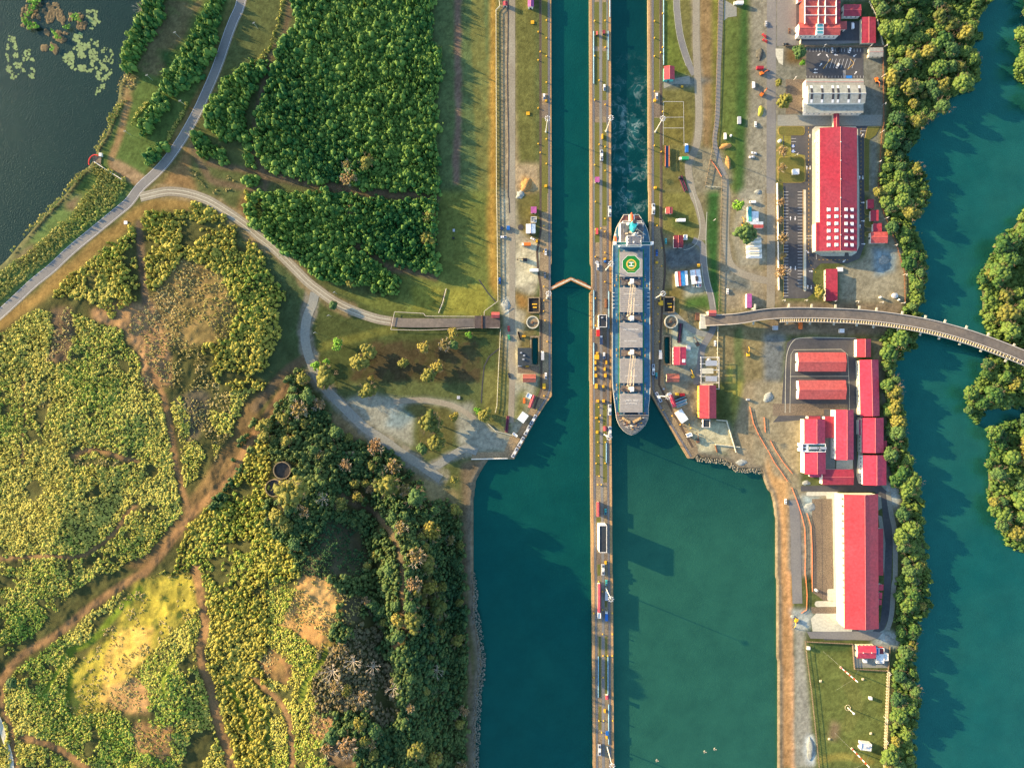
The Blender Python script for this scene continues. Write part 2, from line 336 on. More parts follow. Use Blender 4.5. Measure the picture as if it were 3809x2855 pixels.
pl('B2', [(500,880),(450,1060),(425,1250),(470,1450),(510,1600)], 125, C(128,118,100), warp=40, noise_=.3); pl('B3', [(560,5),(720,180),(950,400),(1250,610),(1500,770),(1590,830)], 130, C(134,124,104), warp=40, noise_=.3); pl('B2', [(0,390),(220,550),(450,790),(620,920),(790,1010)], 120, C(140,118,84), warp=36, a=.8, noise_=.3); pl('A2', [(1330,10),(1640,30),(1900,150),(2200,380)], 120, C(146,122,86), warp=36, a=.8, noise_=.3); pl('B3', [(1480,750),(1700,640),(1860,600)], 90, C(140,132,112), warp=40); pp('A3', [(2211,60),(2090,200),(2000,440),(1880,600),(1620,1000),(1400,1330),(1200,1500),(1080,1580),(1240,1640),(1500,1400),(1700,1100),(1960,800),(2211,400)], C(124,98,62))
pp('A3', [(1500,150),(1700,60),(1800,100),(1700,500),(1560,540),(1500,350)], C(112,98,78), a=.8)
tr = C(152,114,76)
DIRT = [('A3', [(2450,40),(2211,400),(2100,590),(1950,820),(1800,980),(1650,1130),(1500,1310),(1400,1450),(1230,1640)], 66),
        ('A4', [(1230,-10),(1150,30),(900,190),(650,380),(480,520),(250,650),(100,780),(20,900),(-80,1050)], 64),
        ('A4', [(20,900),(20,1150),(90,1300),(110,1500),(150,1750)], 45),
        ('A3', [(1280,-100),(1340,0),(1400,130),(1440,300),(1490,600),(1540,850),(1600,1050),(1620,1150)], 50),
        ('A3', [(-30,1515),(150,1505),(400,1490),(650,1500),(850,1400),(1000,1270),(1080,1130),(1160,1060)], 34),
        ('A3', [(620,640),(760,580),(900,600),(1050,650),(1180,680)], 40),
        ('A3', [(195,-20),(215,300),(190,500),(185,780)], 18),
        ('A4', [(1670,-60),(1700,100),(1740,300),(1760,450),(1720,620),(1740,800),(1810,1000),(1850,1200),(1890,1350),(1950,1500),(2000,1700)], 78),
        ('A4', [(180,1400),(400,1450),(600,1560),(800,1700)], 60),
        ('B4', [(-20,890),(60,960),(200,1080),(280,1230),(310,1400),(320,1700)], 48),
        ('B1', [(300,0),(240,330),(150,430),(60,750),(10,1000),(-20,1300),(90,1500),(60,1700)], 50),
        ('B1', [(-400,1400),(0,1470),(300,1530),(600,1590),(900,1640),(1100,1660),(1560,1690)], 60),
        ('B2', [(850,470),(1000,560),(1150,660),(1350,690),(1540,740)], 60),
        ('B2', [(0,1850),(200,1620),(330,1500),(430,1440)], 90),
        ('A1', [(1640,1260),(1750,1450),(1850,1560),(2211,1620)], 60), ('A2', [(1190,270),(1215,420),(1225,700),(1250,950)], 44),
        ('B3', [(740,950),(850,1050),(950,1070),(1080,1180),(1180,1330),(1240,1500),(1260,1660)], 50),
        ('B4', [(1260,-40),(1250,200),(1270,420),(1290,520),(1150,650)], 42)]
for t, q, wd in DIRT: pl(t, q, wd, tr if t in ('A3', 'A4', 'B4') else C(112,92,68), warp=6, a=.92)
# lockside, west bank
pp('B1', [(2066,-400),(2400,-400),(2400,1658),(2068,1658)], C(104,100,52), warp=4); pp('B2', [(2072,0),(2400,0),(2400,1500),(2300,1658),(2078,1658),(2100,1100)], C(112,100,62), warp=4)
pp('B1', [(2100,-400),(2190,-400),(2190,1658),(2100,1658)], C(150,130,100), warp=6)
pp('C1', [(-10,-400),(20,-400),(35,900),(60,1400),(250,1400),(240,1658),(-40,1658)], C(172,146,110), warp=6); pp('C1', [(100,1500),(210,1540),(160,1658),(80,1658)], C(196,146,80))
pp('C2', [(-100,0),(60,0),(50,300),(130,400),(250,440),(240,740),(200,900),(20,830),(30,1000),(130,1050),(60,1330),(240,1490),(240,1658),(0,1658),(-80,1000)], C(166,152,124), warp=8)
pp('C2', [(70,440),(230,440),(225,780),(60,800)], C(198,182,146), warp=10); pp('C2', [(30,850),(120,900),(130,1010),(60,1010)], C(150,108,56))
pp('C2', [(60,80),(230,0),(240,250),(60,240)], C(110,100,52), a=.8); pp('B2', [(2110,930),(2190,930),(2211,1110),(2150,1050)], C(196,190,172), warp=6)
pp('C3', [(-60,0),(230,0),(140,300),(60,600),(-60,660)], C(150,144,122), warp=6); pp('C3', [(0,330),(40,120),(120,60),(130,220),(40,360)], C(98,100,52), a=.9)
pp('B3', [(1950,-100),(2180,-100),(2200,200),(2190,440),(1990,340),(1950,150)], C(112,106,56), a=.9, warp=6)
# lockside, east bank
pp('C1', [(1210,-400),(2211,-400),(2211,1658),(1220,1658)], C(112,104,58), warp=3); pp('C2', [(1225,0),(2211,0),(2211,1658),(1225,1658)], C(130,116,82), warp=3)
pp('C1', [(1310,0),(1390,0),(1440,350),(1500,560),(1530,660),(1310,660)], C(104,110,48), warp=5); pp('C1', [(1300,880),(1480,870),(1560,1000),(1560,1250),(1310,1240)], C(112,100,50), warp=5)
pp('C1', [(1600,-200),(1730,-200),(1730,900),(1700,1300),(1640,1250),(1610,800)], C(140,112,74), warp=8); pp('C1', [(1735,-200),(1775,-200),(1750,900),(1735,900)], C(124,122,44), warp=4)
pp('C1', [(1830,150),(1970,150),(1990,1658),(1900,1658),(1800,1100)], C(98,108,52), warp=8); pp('C1', [(1980,-300),(2050,-300),(2020,1658),(1920,1658),(1930,900)], C(66,92,44), warp=6)
pp('C1', [(2060,-300),(2400,-300),(2400,1658),(2000,1658),(2040,1000)], C(140,130,108), warp=10)
pl('C1', [(1580,-200),(1590,400),(1620,800),(1610,1150),(1540,1400),(1560,1658)], 70, C(150,132,104), warp=4)
pp('C1', [(1310,660),(1560,660),(1760,680),(1560,740),(1310,750)], C(110,112,104), warp=5)
pp('C1', [(1540,1240),(1800,1290),(1900,1500),(1860,1658),(1560,1658),(1500,1400)], C(136,124,98), warp=8)
pp('C2', [(1290,0),(1560,0),(1620,280),(1580,480),(1400,380),(1300,360)], C(120,112,58), warp=8); pp('C2', [(1350,180),(1500,200),(1560,330),(1400,330)], C(72,92,46), a=.7, warp=8)
pp('C2', [(1690,0),(1800,0),(1785,600),(1800,1040),(1700,1030),(1690,620),(1665,400)], C(58,92,44), warp=4)
pp('C2', [(1800,0),(1900,0),(1870,300),(1900,600),(2211,700),(2211,1000),(1830,1030),(1790,650)], C(146,130,104), warp=6)
pp('C2', [(1960,0),(2211,0),(2211,620),(1960,640),(1900,400)], C(160,150,128), warp=10); pp('C2', [(1840,700),(2000,680),(2080,860),(1850,850)], C(112,110,98), warp=8)
pp('C2', [(1310,500),(1560,440),(1660,560),(1640,640),(1360,680),(1310,600)], C(100,102,98), warp=3); pp('C2', [(1480,720),(1640,690),(1670,880),(1480,920)], C(168,158,130), warp=4)
pp('C2', [(1480,920),(1690,880),(1720,1010),(1480,1020)], C(74,96,44), warp=6); pp('C2', [(1310,820),(1480,830),(1470,1060),(1380,1060)], C(122,106,58), warp=6)
pp('C2', [(1390,1100),(1640,1270),(1640,1500),(1400,1500),(1380,1300)], C(176,176,150), warp=8); pp('C2', [(1310,1490),(1700,1500),(1680,1658),(1310,1658)], C(130,128,112), warp=6)
pp('C2', [(1770,1170),(2211,1200),(2211,1658),(1770,1658)], C(128,112,76), warp=6); pp('C2', [(1860,1500),(1900,1480),(1900,1658),(1850,1658)], C(140,134,60), warp=6)
pl('C2', [(1950,1200),(1960,1658)], 80, C(76,96,52), a=.7)
pp('C3', [(1210,0),(1620,0),(1600,320),(1860,330),(1930,600),(1610,640),(1300,200)], C(140,132,108), warp=4); pp('C3', [(1540,380),(1840,340),(1910,560),(1610,600)], C(190,176,138), warp=6)
pp('C3', [(1765,0),(1860,0),(1850,180),(1900,350),(1760,330)], C(84,88,46), warp=5); pp('C3', [(1880,0),(2000,0),(1980,280),(1920,370),(1890,180)], C(144,134,62), warp=6)
pp('C3', [(1600,600),(2000,650),(1900,730),(1640,660)], C(130,126,112), warp=10); pp('C3', [(1850,560),(2120,500),(2150,760),(1930,758),(1880,700)], C(150,132,104), warp=10)
pp('C3', [(2000,0),(2211,0),(2211,850),(2100,640),(1900,520),(1920,370)], C(150,130,98), warp=8)
# east site
pp('D1', [(-20,-300),(100,-300),(100,1658),(-20,1658)], C(146,134,112), warp=4); pp('D1', [(90,-300),(1010,-300),(1010,1658),(90,1658)], C(128,122,104), warp=3)
pp('D1', [(80,1080),(340,1080),(340,1658),(80,1658)], C(140,128,62), warp=2); pp('D1', [(870,1080),(1000,1080),(960,1658),(840,1658),(840,1180)], C(142,128,58), warp=2); pp('D1', [(890,1120),(980,1110),(960,1658),(880,1658),(880,1200)], C(120,118,104), warp=3)
pp('D1', [(640,0),(940,0),(990,380),(640,380)], C(64,78,48), warp=3); pp('D1', [(165,410),(330,410),(330,550),(165,550)], C(118,94,60), warp=3)
pp('D1', [(850,420),(1000,420),(1000,1070),(840,1070)], C(120,116,102), warp=3)
pp('D2', [(-20,0),(130,0),(130,980),(-20,1000)], C(146,126,94), warp=5); pp('D2', [(900,0),(960,0),(1240,650),(1180,960),(630,960),(620,660),(860,560)], C(146,134,108), warp=8)
pp('D2', [(920,480),(1120,520),(1110,680),(940,740)], C(124,136,136), warp=14); pp('D2', [(150,950),(1180,950),(1180,1230),(0,1230),(0,1130)], C(128,110,86), warp=10)
pp('D2', [(-20,1220),(170,1230),(140,1658),(-20,1658)], C(112,112,106), warp=4); pp('D2', [(900,1250),(1010,1300),(1020,1658),(960,1658)], C(138,120,92), warp=6)
pp('D3', [(-100,0),(300,0),(300,900),(600,950),(600,1658),(70,1658),(60,1000),(0,880),(-100,700)], C(150,134,104), warp=6)
pp('D3', [(10,620),(60,800),(190,850),(200,1658),(76,1658),(72,1150),(40,1000),(-20,860)], C(190,144,92), warp=6)
pl('D3', [(110,1000),(150,1300),(150,1900)], 50, C(204,150,96), warp=6)
pp('D3', [(205,1010),(290,1010),(330,1658),(205,1658)], C(108,106,104), warp=4); pp('D3', [(990,0),(1040,0),(1100,700),(1180,900),(1150,1250),(1020,880),(1010,300)], C(150,138,116), warp=10)
pp('D3', [(1000,880),(1140,880),(1200,1000),(1060,1060)], C(170,172,164), warp=16); pp('D3', [(310,960),(480,990),(380,1140),(320,1100)], C(150,158,150), warp=10)
pp('D4', [(80,0),(200,0),(240,1658),(95,1658)], C(178,132,84), warp=4); pl('D4', [(190,-20),(215,500),(225,1000),(235,1900)], 34, C(216,156,102), warp=3)
pl('D4', [(108,450),(115,1000),(112,1700)], 14, C(110,90,70), warp=3)
pp('D4', [(240,300),(350,300),(330,560),(420,1658),(240,1658)], C(150,142,124), warp=5); pp('D4', [(350,1370),(430,1390),(430,1600),(370,1640),(340,1500)], C(206,206,196), warp=12)
pp('D4', [(200,300),(400,320),(380,480),(250,470)], C(168,168,156), warp=14); pp('D4', [(1000,450),(1210,560),(1100,620),(900,600)], C(160,162,152), warp=16)
pp('D4', [(340,580),(730,590),(755,810),(1050,820),(1010,1658),(445,1658)], C(104,108,54), warp=3)
pp('D4', [(560,1250),(640,1280),(600,1430),(540,1420)], C(138,110,84), a=.8, warp=14); pl('D4', [(460,1590),(700,1560),(900,1600)], 60, C(148,130,62), a=.7, warp=14)
pp('D4', [(420,600),(720,600),(720,650),(420,650)], C(62,84,44), warp=4); pl('D4', [(700,900),(780,1100),(700,1300)], 120, C(124,116,60), a=.4, warp=14)
pl('D4', [(1120,820),(1070,1100),(1040,1658)], 44, C(158,138,84), warp=6)
# mangrove banks
rb = pmask(SS('D1', [(900,-400),(940,150),(1050,400),(1070,1000),(960,1658),(3000,1658),(3000,-400)]), 8) | pmask(SS('D2', [(960,0),(1120,400),(1240,700),(1190,1000),(1010,1270),(1030,1658),(4000,1658),(4000,0)]), 8) | pmask(SS('D3', [(1010,0),(1060,700),(1180,1100),(1130,1250),(1200,1658),(4000,1658),(4000,0)]), 8) | pmask(SS('D4', [(1130,0),(1110,450),(1150,600),(1100,900),(1050,1658),(1050,6000),(9000,6000),(9000,0)]), 8)
paint(rb, C(56,66,38), soft=2)
paint(blur(mC, 3) > 0.02, C(120,106,86), soft=1); paint((blur(mL, 4) > 0.02) | (blur(mR, 4) > 0.02), C(84,84,56), soft=1)
flatk = np.clip(1 - hill * 2, 0, 1); GC *= (1 + .22 * flatk)[..., None]
spk = fbm(GX / 7, GY / 7, 79, 3); GC *= (1 + flatk * (spk - .5) * .9)[..., None]
fine = 0.66 + 0.68 * fbm(GX / 22, GY / 22, 77, 5); fine2 = 0.85 + 0.3 * fbm(GX / 260, GY / 260, 78)
GC *= (fine * fine2)[..., None]; GC = np.clip(GC, 0.003, 0.85)

# ------------------------------------------------------------------ one ground sheet, out to the horizon
ex = [26000, 9000, 3500, 1400, 500, 150]
X1 = np.concatenate([gx[0] - np.array(ex), gx, gx[-1] + np.array(ex[::-1])]); Y1 = np.concatenate([gy[0] - np.array(ex), gy, gy[-1] + np.array(ex[::-1])])
HH = np.pad(HT, 6, mode='edge'); CC = np.pad(GC, ((6, 6), (6, 6), (0, 0)), mode='edge')
XX, YY = np.meshgrid(X1, Y1); f = K * (CH - HH) / CH
V = np.stack([(XX - CX) * f, (CY - YY) * f, HH], -1).reshape(-1, 3)
ny, nx = XX.shape; idx = np.arange(ny * nx).reshape(ny, nx)
F = np.stack([idx[1:, :-1], idx[1:, 1:], idx[:-1, 1:], idx[:-1, :-1]], -1).reshape(-1, 4)
def fast_mesh(name, V, F, k):
    me = bpy.data.meshes.new(name); me.vertices.add(len(V)); me.vertices.foreach_set('co', np.asarray(V, np.float32).ravel())
    me.loops.add(F.size); me.loops.foreach_set('vertex_index', F.astype(np.int32).ravel())
    me.polygons.add(len(F)); me.polygons.foreach_set('loop_start', np.arange(0, F.size, k, dtype=np.int32))
    me.update(calc_edges=True); me.validate(); return me
me = fast_mesh('ground', V, F, 4); me.polygons.foreach_set('use_smooth', np.ones(len(F), bool))
ca = me.color_attributes.new('soil', 'FLOAT_COLOR', 'POINT')
ca.data.foreach_set('color', np.concatenate([CC.reshape(-1, 3), np.ones((ny * nx, 1))], 1).astype(np.float32).ravel())
gm = mat('ground_soil', (0.2, 0.2, 0.1), 0.95, 0.22, 1.1, spec=0.1, bump=0.25)
_n = gm.node_tree; _a = _n.nodes.new('ShaderNodeAttribute'); _a.attribute_name = 'soil'
for l in list(_n.links):
    if l.to_node.type == 'MIX' and l.to_node.blend_type == 'MULTIPLY' and l.to_socket.identifier == 'A_Color': _n.links.remove(l); _n.links.new(_a.outputs['Color'], l.to_socket if False else [i for i in [nn for nn in _n.nodes if nn.type == 'MIX' and nn.blend_type == 'MULTIPLY'][0].inputs if i.identifier == 'A_Color'][0])
me.materials.append(gm); go = bpy.data.objects.new('ground', me); col.objects.link(go); go['kind'] = 'structure'

# ------------------------------------------------------------------ water
def water(name, c, c2, foam=None, rough=0.22):
    m = mat(name, c, rough, 0.16, 0.05, spec=0.9, c2=c2, big=0.008)
    m.node_tree.nodes['Principled BSDF'].inputs['Specular Tint'].default_value = (0.12, 1.0, 0.80, 1)
    n = m.node_tree; b = n.nodes['Principled BSDF']; g = [x for x in n.nodes if x.type == 'NEW_GEOMETRY'][0]
    t = n.nodes.new('ShaderNodeTexNoise'); t.inputs['Scale'].default_value = 0.9; t.inputs['Detail'].default_value = 5
    n.links.new(g.outputs['Position'], t.inputs['Vector'])
    bp = n.nodes.new('ShaderNodeBump'); bp.inputs['Distance'].default_value = 0.22; n.links.new(t.outputs['Fac'], bp.inputs['Height']); n.links.new(bp.outputs[0], b.inputs['Normal'])
    if foam:
        mA = [x for x in n.nodes if x.type == 'MIX' and x.blend_type == 'MIX'][0]; sp0 = n.nodes.new('ShaderNodeSeparateXYZ'); n.links.new(g.outputs['Position'], sp0.inputs[0])
        yg = n.nodes.new('ShaderNodeMapRange'); yg.interpolation_type = 'SMOOTHSTEP'; yg.inputs[1].default_value = 0; yg.inputs[2].default_value = -150; n.links.new(sp0.outputs[1], yg.inputs[0])
        mG = n.nodes.new('ShaderNodeMix'); mG.data_type = 'RGBA'; n.links.new(yg.outputs[0], mG.inputs['Factor']); n.links.new(mA.outputs['Result'], mG.inputs['A']); mG.inputs['B'].default_value = (0.018, 0.078, 0.046, 1)
        mm = [x for x in n.nodes if x.type == 'MIX' and x.blend_type == 'MULTIPLY'][0]; n.links.new(mG.outputs['Result'], [i for i in mm.inputs if i.identifier == 'A_Color'][0])
        src = b.inputs['Base Color'].links[0].from_socket
        v = n.nodes.new('ShaderNodeTexNoise'); v.inputs['Scale'].default_value = 0.085; v.inputs['Detail'].default_value = 3; v.inputs['Distortion'].default_value = 1.6
        n.links.new(g.outputs['Position'], v.inputs['Vector'])
        def mth(op, a, bb=None):
            x = n.nodes.new('ShaderNodeMath'); x.operation = op
            for i, q in enumerate((a, bb)):
                if q is None: continue
                if isinstance(q, (int, float)): x.inputs[i].default_value = q
                else: n.links.new(q, x.inputs[i])
            return x.outputs[0]
        rid = mth('ABSOLUTE', mth('SUBTRACT', v.outputs['Fac'], 0.5))
        mr = n.nodes.new('ShaderNodeMapRange'); mr.inputs[1].default_value = 0.0; mr.inputs[2].default_value = 0.045; mr.inputs[3].default_value = 1; mr.inputs[4].default_value = 0
        n.links.new(rid, mr.inputs[0])
        t2 = n.nodes.new('ShaderNodeTexNoise'); t2.inputs['Scale'].default_value = 0.11; t2.inputs['Detail'].default_value = 6; n.links.new(g.outputs['Position'], t2.inputs['Vector'])
        brk = n.nodes.new('ShaderNodeMapRange'); brk.inputs[1].default_value = 0.45; brk.inputs[2].default_value = 0.75; n.links.new(t2.outputs['Fac'], brk.inputs[0])
        sp = n.nodes.new('ShaderNodeSeparateXYZ'); n.links.new(g.outputs['Position'], sp.inputs[0])
        y1 = n.nodes.new('ShaderNodeMapRange'); y1.inputs[1].default_value = foam[0]; y1.inputs[2].default_value = foam[0] - 60; n.links.new(sp.outputs[1], y1.inputs[0])
        y2 = n.nodes.new('ShaderNodeMapRange'); y2.inputs[1].default_value = foam[1]; y2.inputs[2].default_value = foam[1] + 6; n.links.new(sp.outputs[1], y2.inputs[0])
        fac = mth('MULTIPLY', mth('MULTIPLY', mth('MULTIPLY', mr.outputs[0], brk.outputs[0]), mth('MULTIPLY', y1.outputs[0], y2.outputs[0])), 0.6)
        ch = mth('MULTIPLY', mth('MULTIPLY', brk.outputs[0], y1.outputs[0]), mth('MULTIPLY', y2.outputs[0], 0.8)); mc = n.nodes.new('ShaderNodeMix'); mc.data_type = 'RGBA'; n.links.new(ch, mc.inputs['Factor']); n.links.new(src, mc.inputs['A']); mc.inputs['B'].default_value = (0.02, 0.10, 0.10, 1); src = mc.outputs['Result']
        mx = n.nodes.new('ShaderNodeMix'); mx.data_type = 'RGBA'; n.links.new(fac, mx.inputs['Factor']); n.links.new(src, mx.inputs['A']); mx.inputs['B'].default_value = (0.45, 0.55, 0.52, 1)
        n.links.new(mx.outputs['Result'], b.inputs['Base Color'])
    return m
def rect_s(x0, y0, x1, y1, z):
    a, b = W((x0, y0), z), W((x1, y1), z); return [(a[0], b[1], z), (b[0], b[1], z), (b[0], a[1], z), (a[0], a[1], z)]
ZU, ZLW, ZR, ZK = -3.0, -3.8, -2.2, -2.0
wl = water('canal_water_teal', (0.001, 0.036, 0.032), (0.004, 0.050, 0.036))
wr = water('basin_water_green', (0.006, 0.052, 0.038), (0.012, 0.064, 0.044))
wf = water('lock_water_wake', (0.001, 0.018, 0.019), (0.002, 0.028, 0.026), foam=(280, 138))
wk = water('lake_water_slate', (0.005, 0.014, 0.010), (0.008, 0.019, 0.012)); wk.node_tree.nodes['Principled BSDF'].inputs['Specular IOR Level'].default_value = 0.4; wk.node_tree.nodes['Principled BSDF'].inputs['Specular Tint'].default_value = (.45, 1, .95, 1)
wv = water('river_water_teal', (0.003, 0.058, 0.051), (0.012, 0.078, 0.058))
def wobj(name, rs, mats):
    b = MB()
    for r, mi in rs: b.add(r, [(0, 1, 2, 3)], mi)
    return b.build(name, mats, kind='structure')
wobj('canal_water', [(rect_s(2030, -9000, 2230, 1068, ZU), 0), (rect_s(1650, 1068, 2230, 12000, ZLW), 0), (rect_s(2230, -9000, 2900, 12000, ZLW), 1)], [wl, wf])
wobj('lake_water', [(rect_s(-12000, -12000, 900, 1200, ZK), 0)], [wk])
wobj('river_water', [(rect_s(3270, -12000, 14000, 12000, ZR), 0)], [wv])
for t, x0, y0, x1, y1 in POOLS:
    a = S(t, x0, y0); b = S(t, x1, y1); o = MB().add(rect_s(a[0], a[1], b[0], b[1], -3.5), [(0, 1, 2, 3)]).build('dock_water', wf, kind='structure')
# ------------------------------------------------------------------ materials
Mc = mat('concrete_quay', C(180,152,114), 0.9, 0.48, 0.9, big=0.05, bump=0.05, c2=C(136,114,88))
Mcl = mat('concrete_light', C(212,200,174), 0.85, 0.2, 0.6)
Mcd = mat('concrete_dark', C(118,100,84), 0.9, 0.5, 1.0, c2=C(150,128,102))
Mas = mat('asphalt_new', C(74,74,78), 0.85, 0.16, 0.5, c2=C(104,98,94)); Mas2 = mat('asphalt_worn', C(130,124,120), 0.9, 0.15, 0.7, c2=C(156,146,134))
Mgr = mat('gravel_pale', C(176,162,138), 0.95, 0.22, 0.8, c2=C(150,134,112)); Mgt = mat('gravel_blue', C(148,146,136), 0.95, 0.2, 0.7, c2=C(170,160,140))
Mgs = mat('turf', C(104,108,50), 0.95, 0.3, 1.2, c2=C(130,116,58)); Mwh = mat('white_paint', (0.72,0.72,0.70), 0.6, 0.08, 1.0); Myl = mat('yellow_paint', (0.75,0.42,0.03), 0.6, 0.15, 1.0)
Mrust = mat('rusty_steel', (0.16,0.07,0.035), 0.8, 0.4, 1.5); Mst = mat('galvanised_steel', (0.45,0.47,0.48), 0.45, 0.15, 1.0, metal=0.5); Mdk = mat('dark_steel', (0.04,0.04,0.045), 0.6, 0.2, 1.0)
Mrail = mat('rail_bed', C(84,70,60), 0.9, 0.3, 1.0, c2=C(112,92,74)); Mgl = mat('window_glass', (0.02,0.035,0.045), 0.12, 0.05, 1.0, spec=0.6); Mor = mat('orange_barrier', (0.50,0.15,0.07), 0.8, 0.2, 1.0)
Mwall = mat('white_render', (0.74,0.70,0.62), 0.8, 0.08, 0.8); Mcream = mat('cream_render', (0.62,0.54,0.38), 0.85, 0.1, 0.8)
Mbrown = mat('weathered_edge', C(190,140,88), 0.85, 0.35, 0.8, c2=C(212,166,116))
def struct(o): o['kind'] = 'structure'; return o
def offs(line, d):                    # line moved sideways by d survey px
    out = []
    for i, p in enumerate(line):
        a = line[max(0, i - 1)]; b = line[min(len(line) - 1, i + 1)]; dx_, dy_ = b[0] - a[0], b[1] - a[1]; L = math.hypot(dx_, dy_) or 1
        out.append((p[0] - dy_ / L * d, p[1] + dx_ / L * d))
    return out
ZC = [0]
def zc(): ZC[0] += 1; return (ZC[0] % 37) * 0.0009
def ribbon(b, line, wd, dz, mi=0, off=0.0, cuts=3, z=None):
    """strip of width wd (survey px) laid on the ground dz above it (z: at a fixed height)"""
    rows = []
    if z is not None: z = z + zc()
    else: dz = dz + zc()
    for k in range(cuts + 1):
        rows.append([(*W(p, z), z) if z is not None else P(p, dz) for p in offs(line, off - wd / 2 + wd * k / cuts)])
    n = len(line); vs = [p for r in rows for p in r]
    b.add(vs, [(k * n + i, (k + 1) * n + i, (k + 1) * n + i + 1, k * n + i + 1) for k in range(cuts) for i in range(n - 1)], mi); return b
def dash(b, line, wd, dz, on, gap, off=0.0, mi=0, z=None):
    line = offs(line, off); acc = 0
    for a, c in zip(line[:-1], line[1:]):
        L = math.hypot(c[0] - a[0], c[1] - a[1]); t = 0
        while t < L:
            e = min(L, t + on); f = lambda s_: (a[0] + (c[0] - a[0]) * s_ / L, a[1] + (c[1] - a[1]) * s_ / L)
            if e - t > on * .5: ribbon(b, [f(t), f(e)], wd, dz, mi, cuts=1, z=z)
            t += on + gap
    return b
def sheet(name, t, pts, z, m, kind='structure', b=None):
    z = z + zc(); b0 = b or MB(); w_ = [W(p, z) for p in SS(t, pts)]
    a = sum(w_[i][0] * w_[(i + 1) % len(w_)][1] - w_[(i + 1) % len(w_)][0] * w_[i][1] for i in range(len(w_)))
    if a < 0: w_ = w_[::-1]
    b0.add([(x, y, z) for x, y in w_], [tuple(range(len(w_)))])
    return b0 if b else b0.build(name, m, kind=kind)
def wprism(b, spts, z0, z1, mi=0): z1 = z1 + zc(); return b.prism([W(p, z1) for p in spts], z0, z1, mi)
def rnd(x0, y0, x1, y1, r, n=4, corners=(1, 1, 1, 1)):     # rounded rectangle in sheet px, clockwise from top-left
    out = []
    for k, (cx, cy, a0) in enumerate(((x0, y0, 180), (x1, y0, 270), (x1, y1, 0), (x0, y1, 90))):
        if not corners[k]: out.append((cx, cy)); continue
        ox = cx + (r if cx == x0 else -r); oy = cy + (r if cy == y0 else -r)
        for i in range(n + 1):
            a = R(a0 + 90 * i / n); out.append((ox + r * math.cos(a), oy + r * math.sin(a)))
    return out

# ------------------------------------------------------------------ lock walls
b = MB(); L_ = [S('C1', 672, -9000), S('C1', 672, 0), S('C1', 677, 1620), S('C2', 679, 620), S('C2', 690, 645), S('C2', 692, 850), S('C2', 676, 870), S('C2', 674, 1620), S('C3', 678, 0), S('C3', 683, 900), S('C3', 690, 1640), S('C4', 693, 0), S('C4', 705, 1658), S('C4', 705, 9000)]
Rr = [S('C1', 858, -9000), S('C1', 858, 0), S('C1', 861, 1620), S('C2', 862, 20), S('C2', 864, 1620), S('C3', 864, 0), S('C3', 862, 450), S('C3', 868, 1000), S('C3', 872, 1640), S('C4', 875, 0), S('C4', 885, 1658), S('C4', 885, 9000)]
wprism(b, L_ + Rr[::-1], -12, 0.02); CW = struct(b.build('lock_wall', Mc))
LW = [S('C1', 347, -9000), S('C1', 347, 0), S('C1', 350, 1620), S('C2', 350, 620), S('C2', 340, 640), S('C2', 340, 850), S('C2', 350, 870), S('C2', 350, 1620), S('C3', 352, 118), S('C3', 300, 190), S('C3', 235, 290), S('C3', 28, 660), S('B3', 2160, 662), S('B3', 1855, 664)]
LWi = [S('B3', 1855, 600), S('B3', 2130, 600), S('B3', 2180, 470), S('C3', 60, 430), S('C3', 250, 80), S('C3', 262, 0), S('C2', 255, 1620), S('C2', 243, 1200), S('C2', 250, 500), S('C1', 262, 1620), S('C1', 262, -9000)]
b = MB(); wprism(b, LW + LWi, -12, 0.02); struct(b.build('lock_wall', Mc))
RW = [S('C1', 1176, -9000), S('C1', 1176, 0), S('C1', 1180, 1620), S('C2', 1184, 0), S('C2', 1186, 440), S('C2', 1195, 460), S('C2', 1196, 1620), S('C3', 1196, 0), S('C3', 1200, 112), S('C3', 1235, 172), S('C3', 1520, 655), S('C3', 1565, 655), S('C3', 1605, 610)]
RWi = [S('C3', 1600, 560), S('C3', 1390, 180), S('C3', 1310, 0), S('C2', 1308, 1620), S('C2', 1305, 900), S('C2', 1300, 300), S('C1', 1300, 1620), S('C1', 1290, -9000)]
b = MB(); wprism(b, RW + RWi[::1], -12, 0.02); struct(b.build('lock_wall', Mc))
# copings: sun-bleached edge kerbs along the chambers
b = MB()
for ln, o_ in ((L_, -5), (Rr, 5)): ribbon(b, ln, 9, 0, 0, off=o_, cuts=1, z=0.05)
for ln, o_ in ((LW[:11], 4), (RW[:11], -4)): ribbon(b, ln, 7, 0, 0, off=o_, cuts=1, z=0.05)
struct(b.build('quay_edge', Mbrown))
# towing tracks, central road, turf strips
def strip(name, ln, wd, off, z, m): return struct(ribbon(MB(), ln, wd, 0, off=off, cuts=1, z=z).build(name, m))
LT = [S('C1', 325, -9000), S('C1', 325, 0), S('C1', 330, 1620), S('C2', 333, 700), S('C2', 333, 1620), S('C3', 333, 60), S('C3', 305, 140), S('C3', 225, 270), S('C3', 0, 640)]
strip('towing_track', L_, 9, -15, 0.06, Mrail); strip('towing_track', Rr, 9, 14, 0.06, Mrail); strip('towing_track', LT, 9, 0, 0.06, Mrail)
RT = [S('C1', 1215, -9000), S('C1', 1215, 0), S('C1', 1218, 1620), S('C2', 1218, 1620), S('C3', 1222, 60), S('C3', 1262, 180), S('C3', 1545, 640)]
strip('towing_track', RT, 9, 0, 0.06, Mrail)
b = MB()
for ln, o_ in ((L_, -15), (Rr, 14), (LT, 0), (RT, 0)):
    for k in (-1.6, 0, 1.6): ribbon(b, ln, 0.7, 0, off=o_ + k * 1.6, cuts=1, z=0.16)
struct(b.build('rail', Mst))
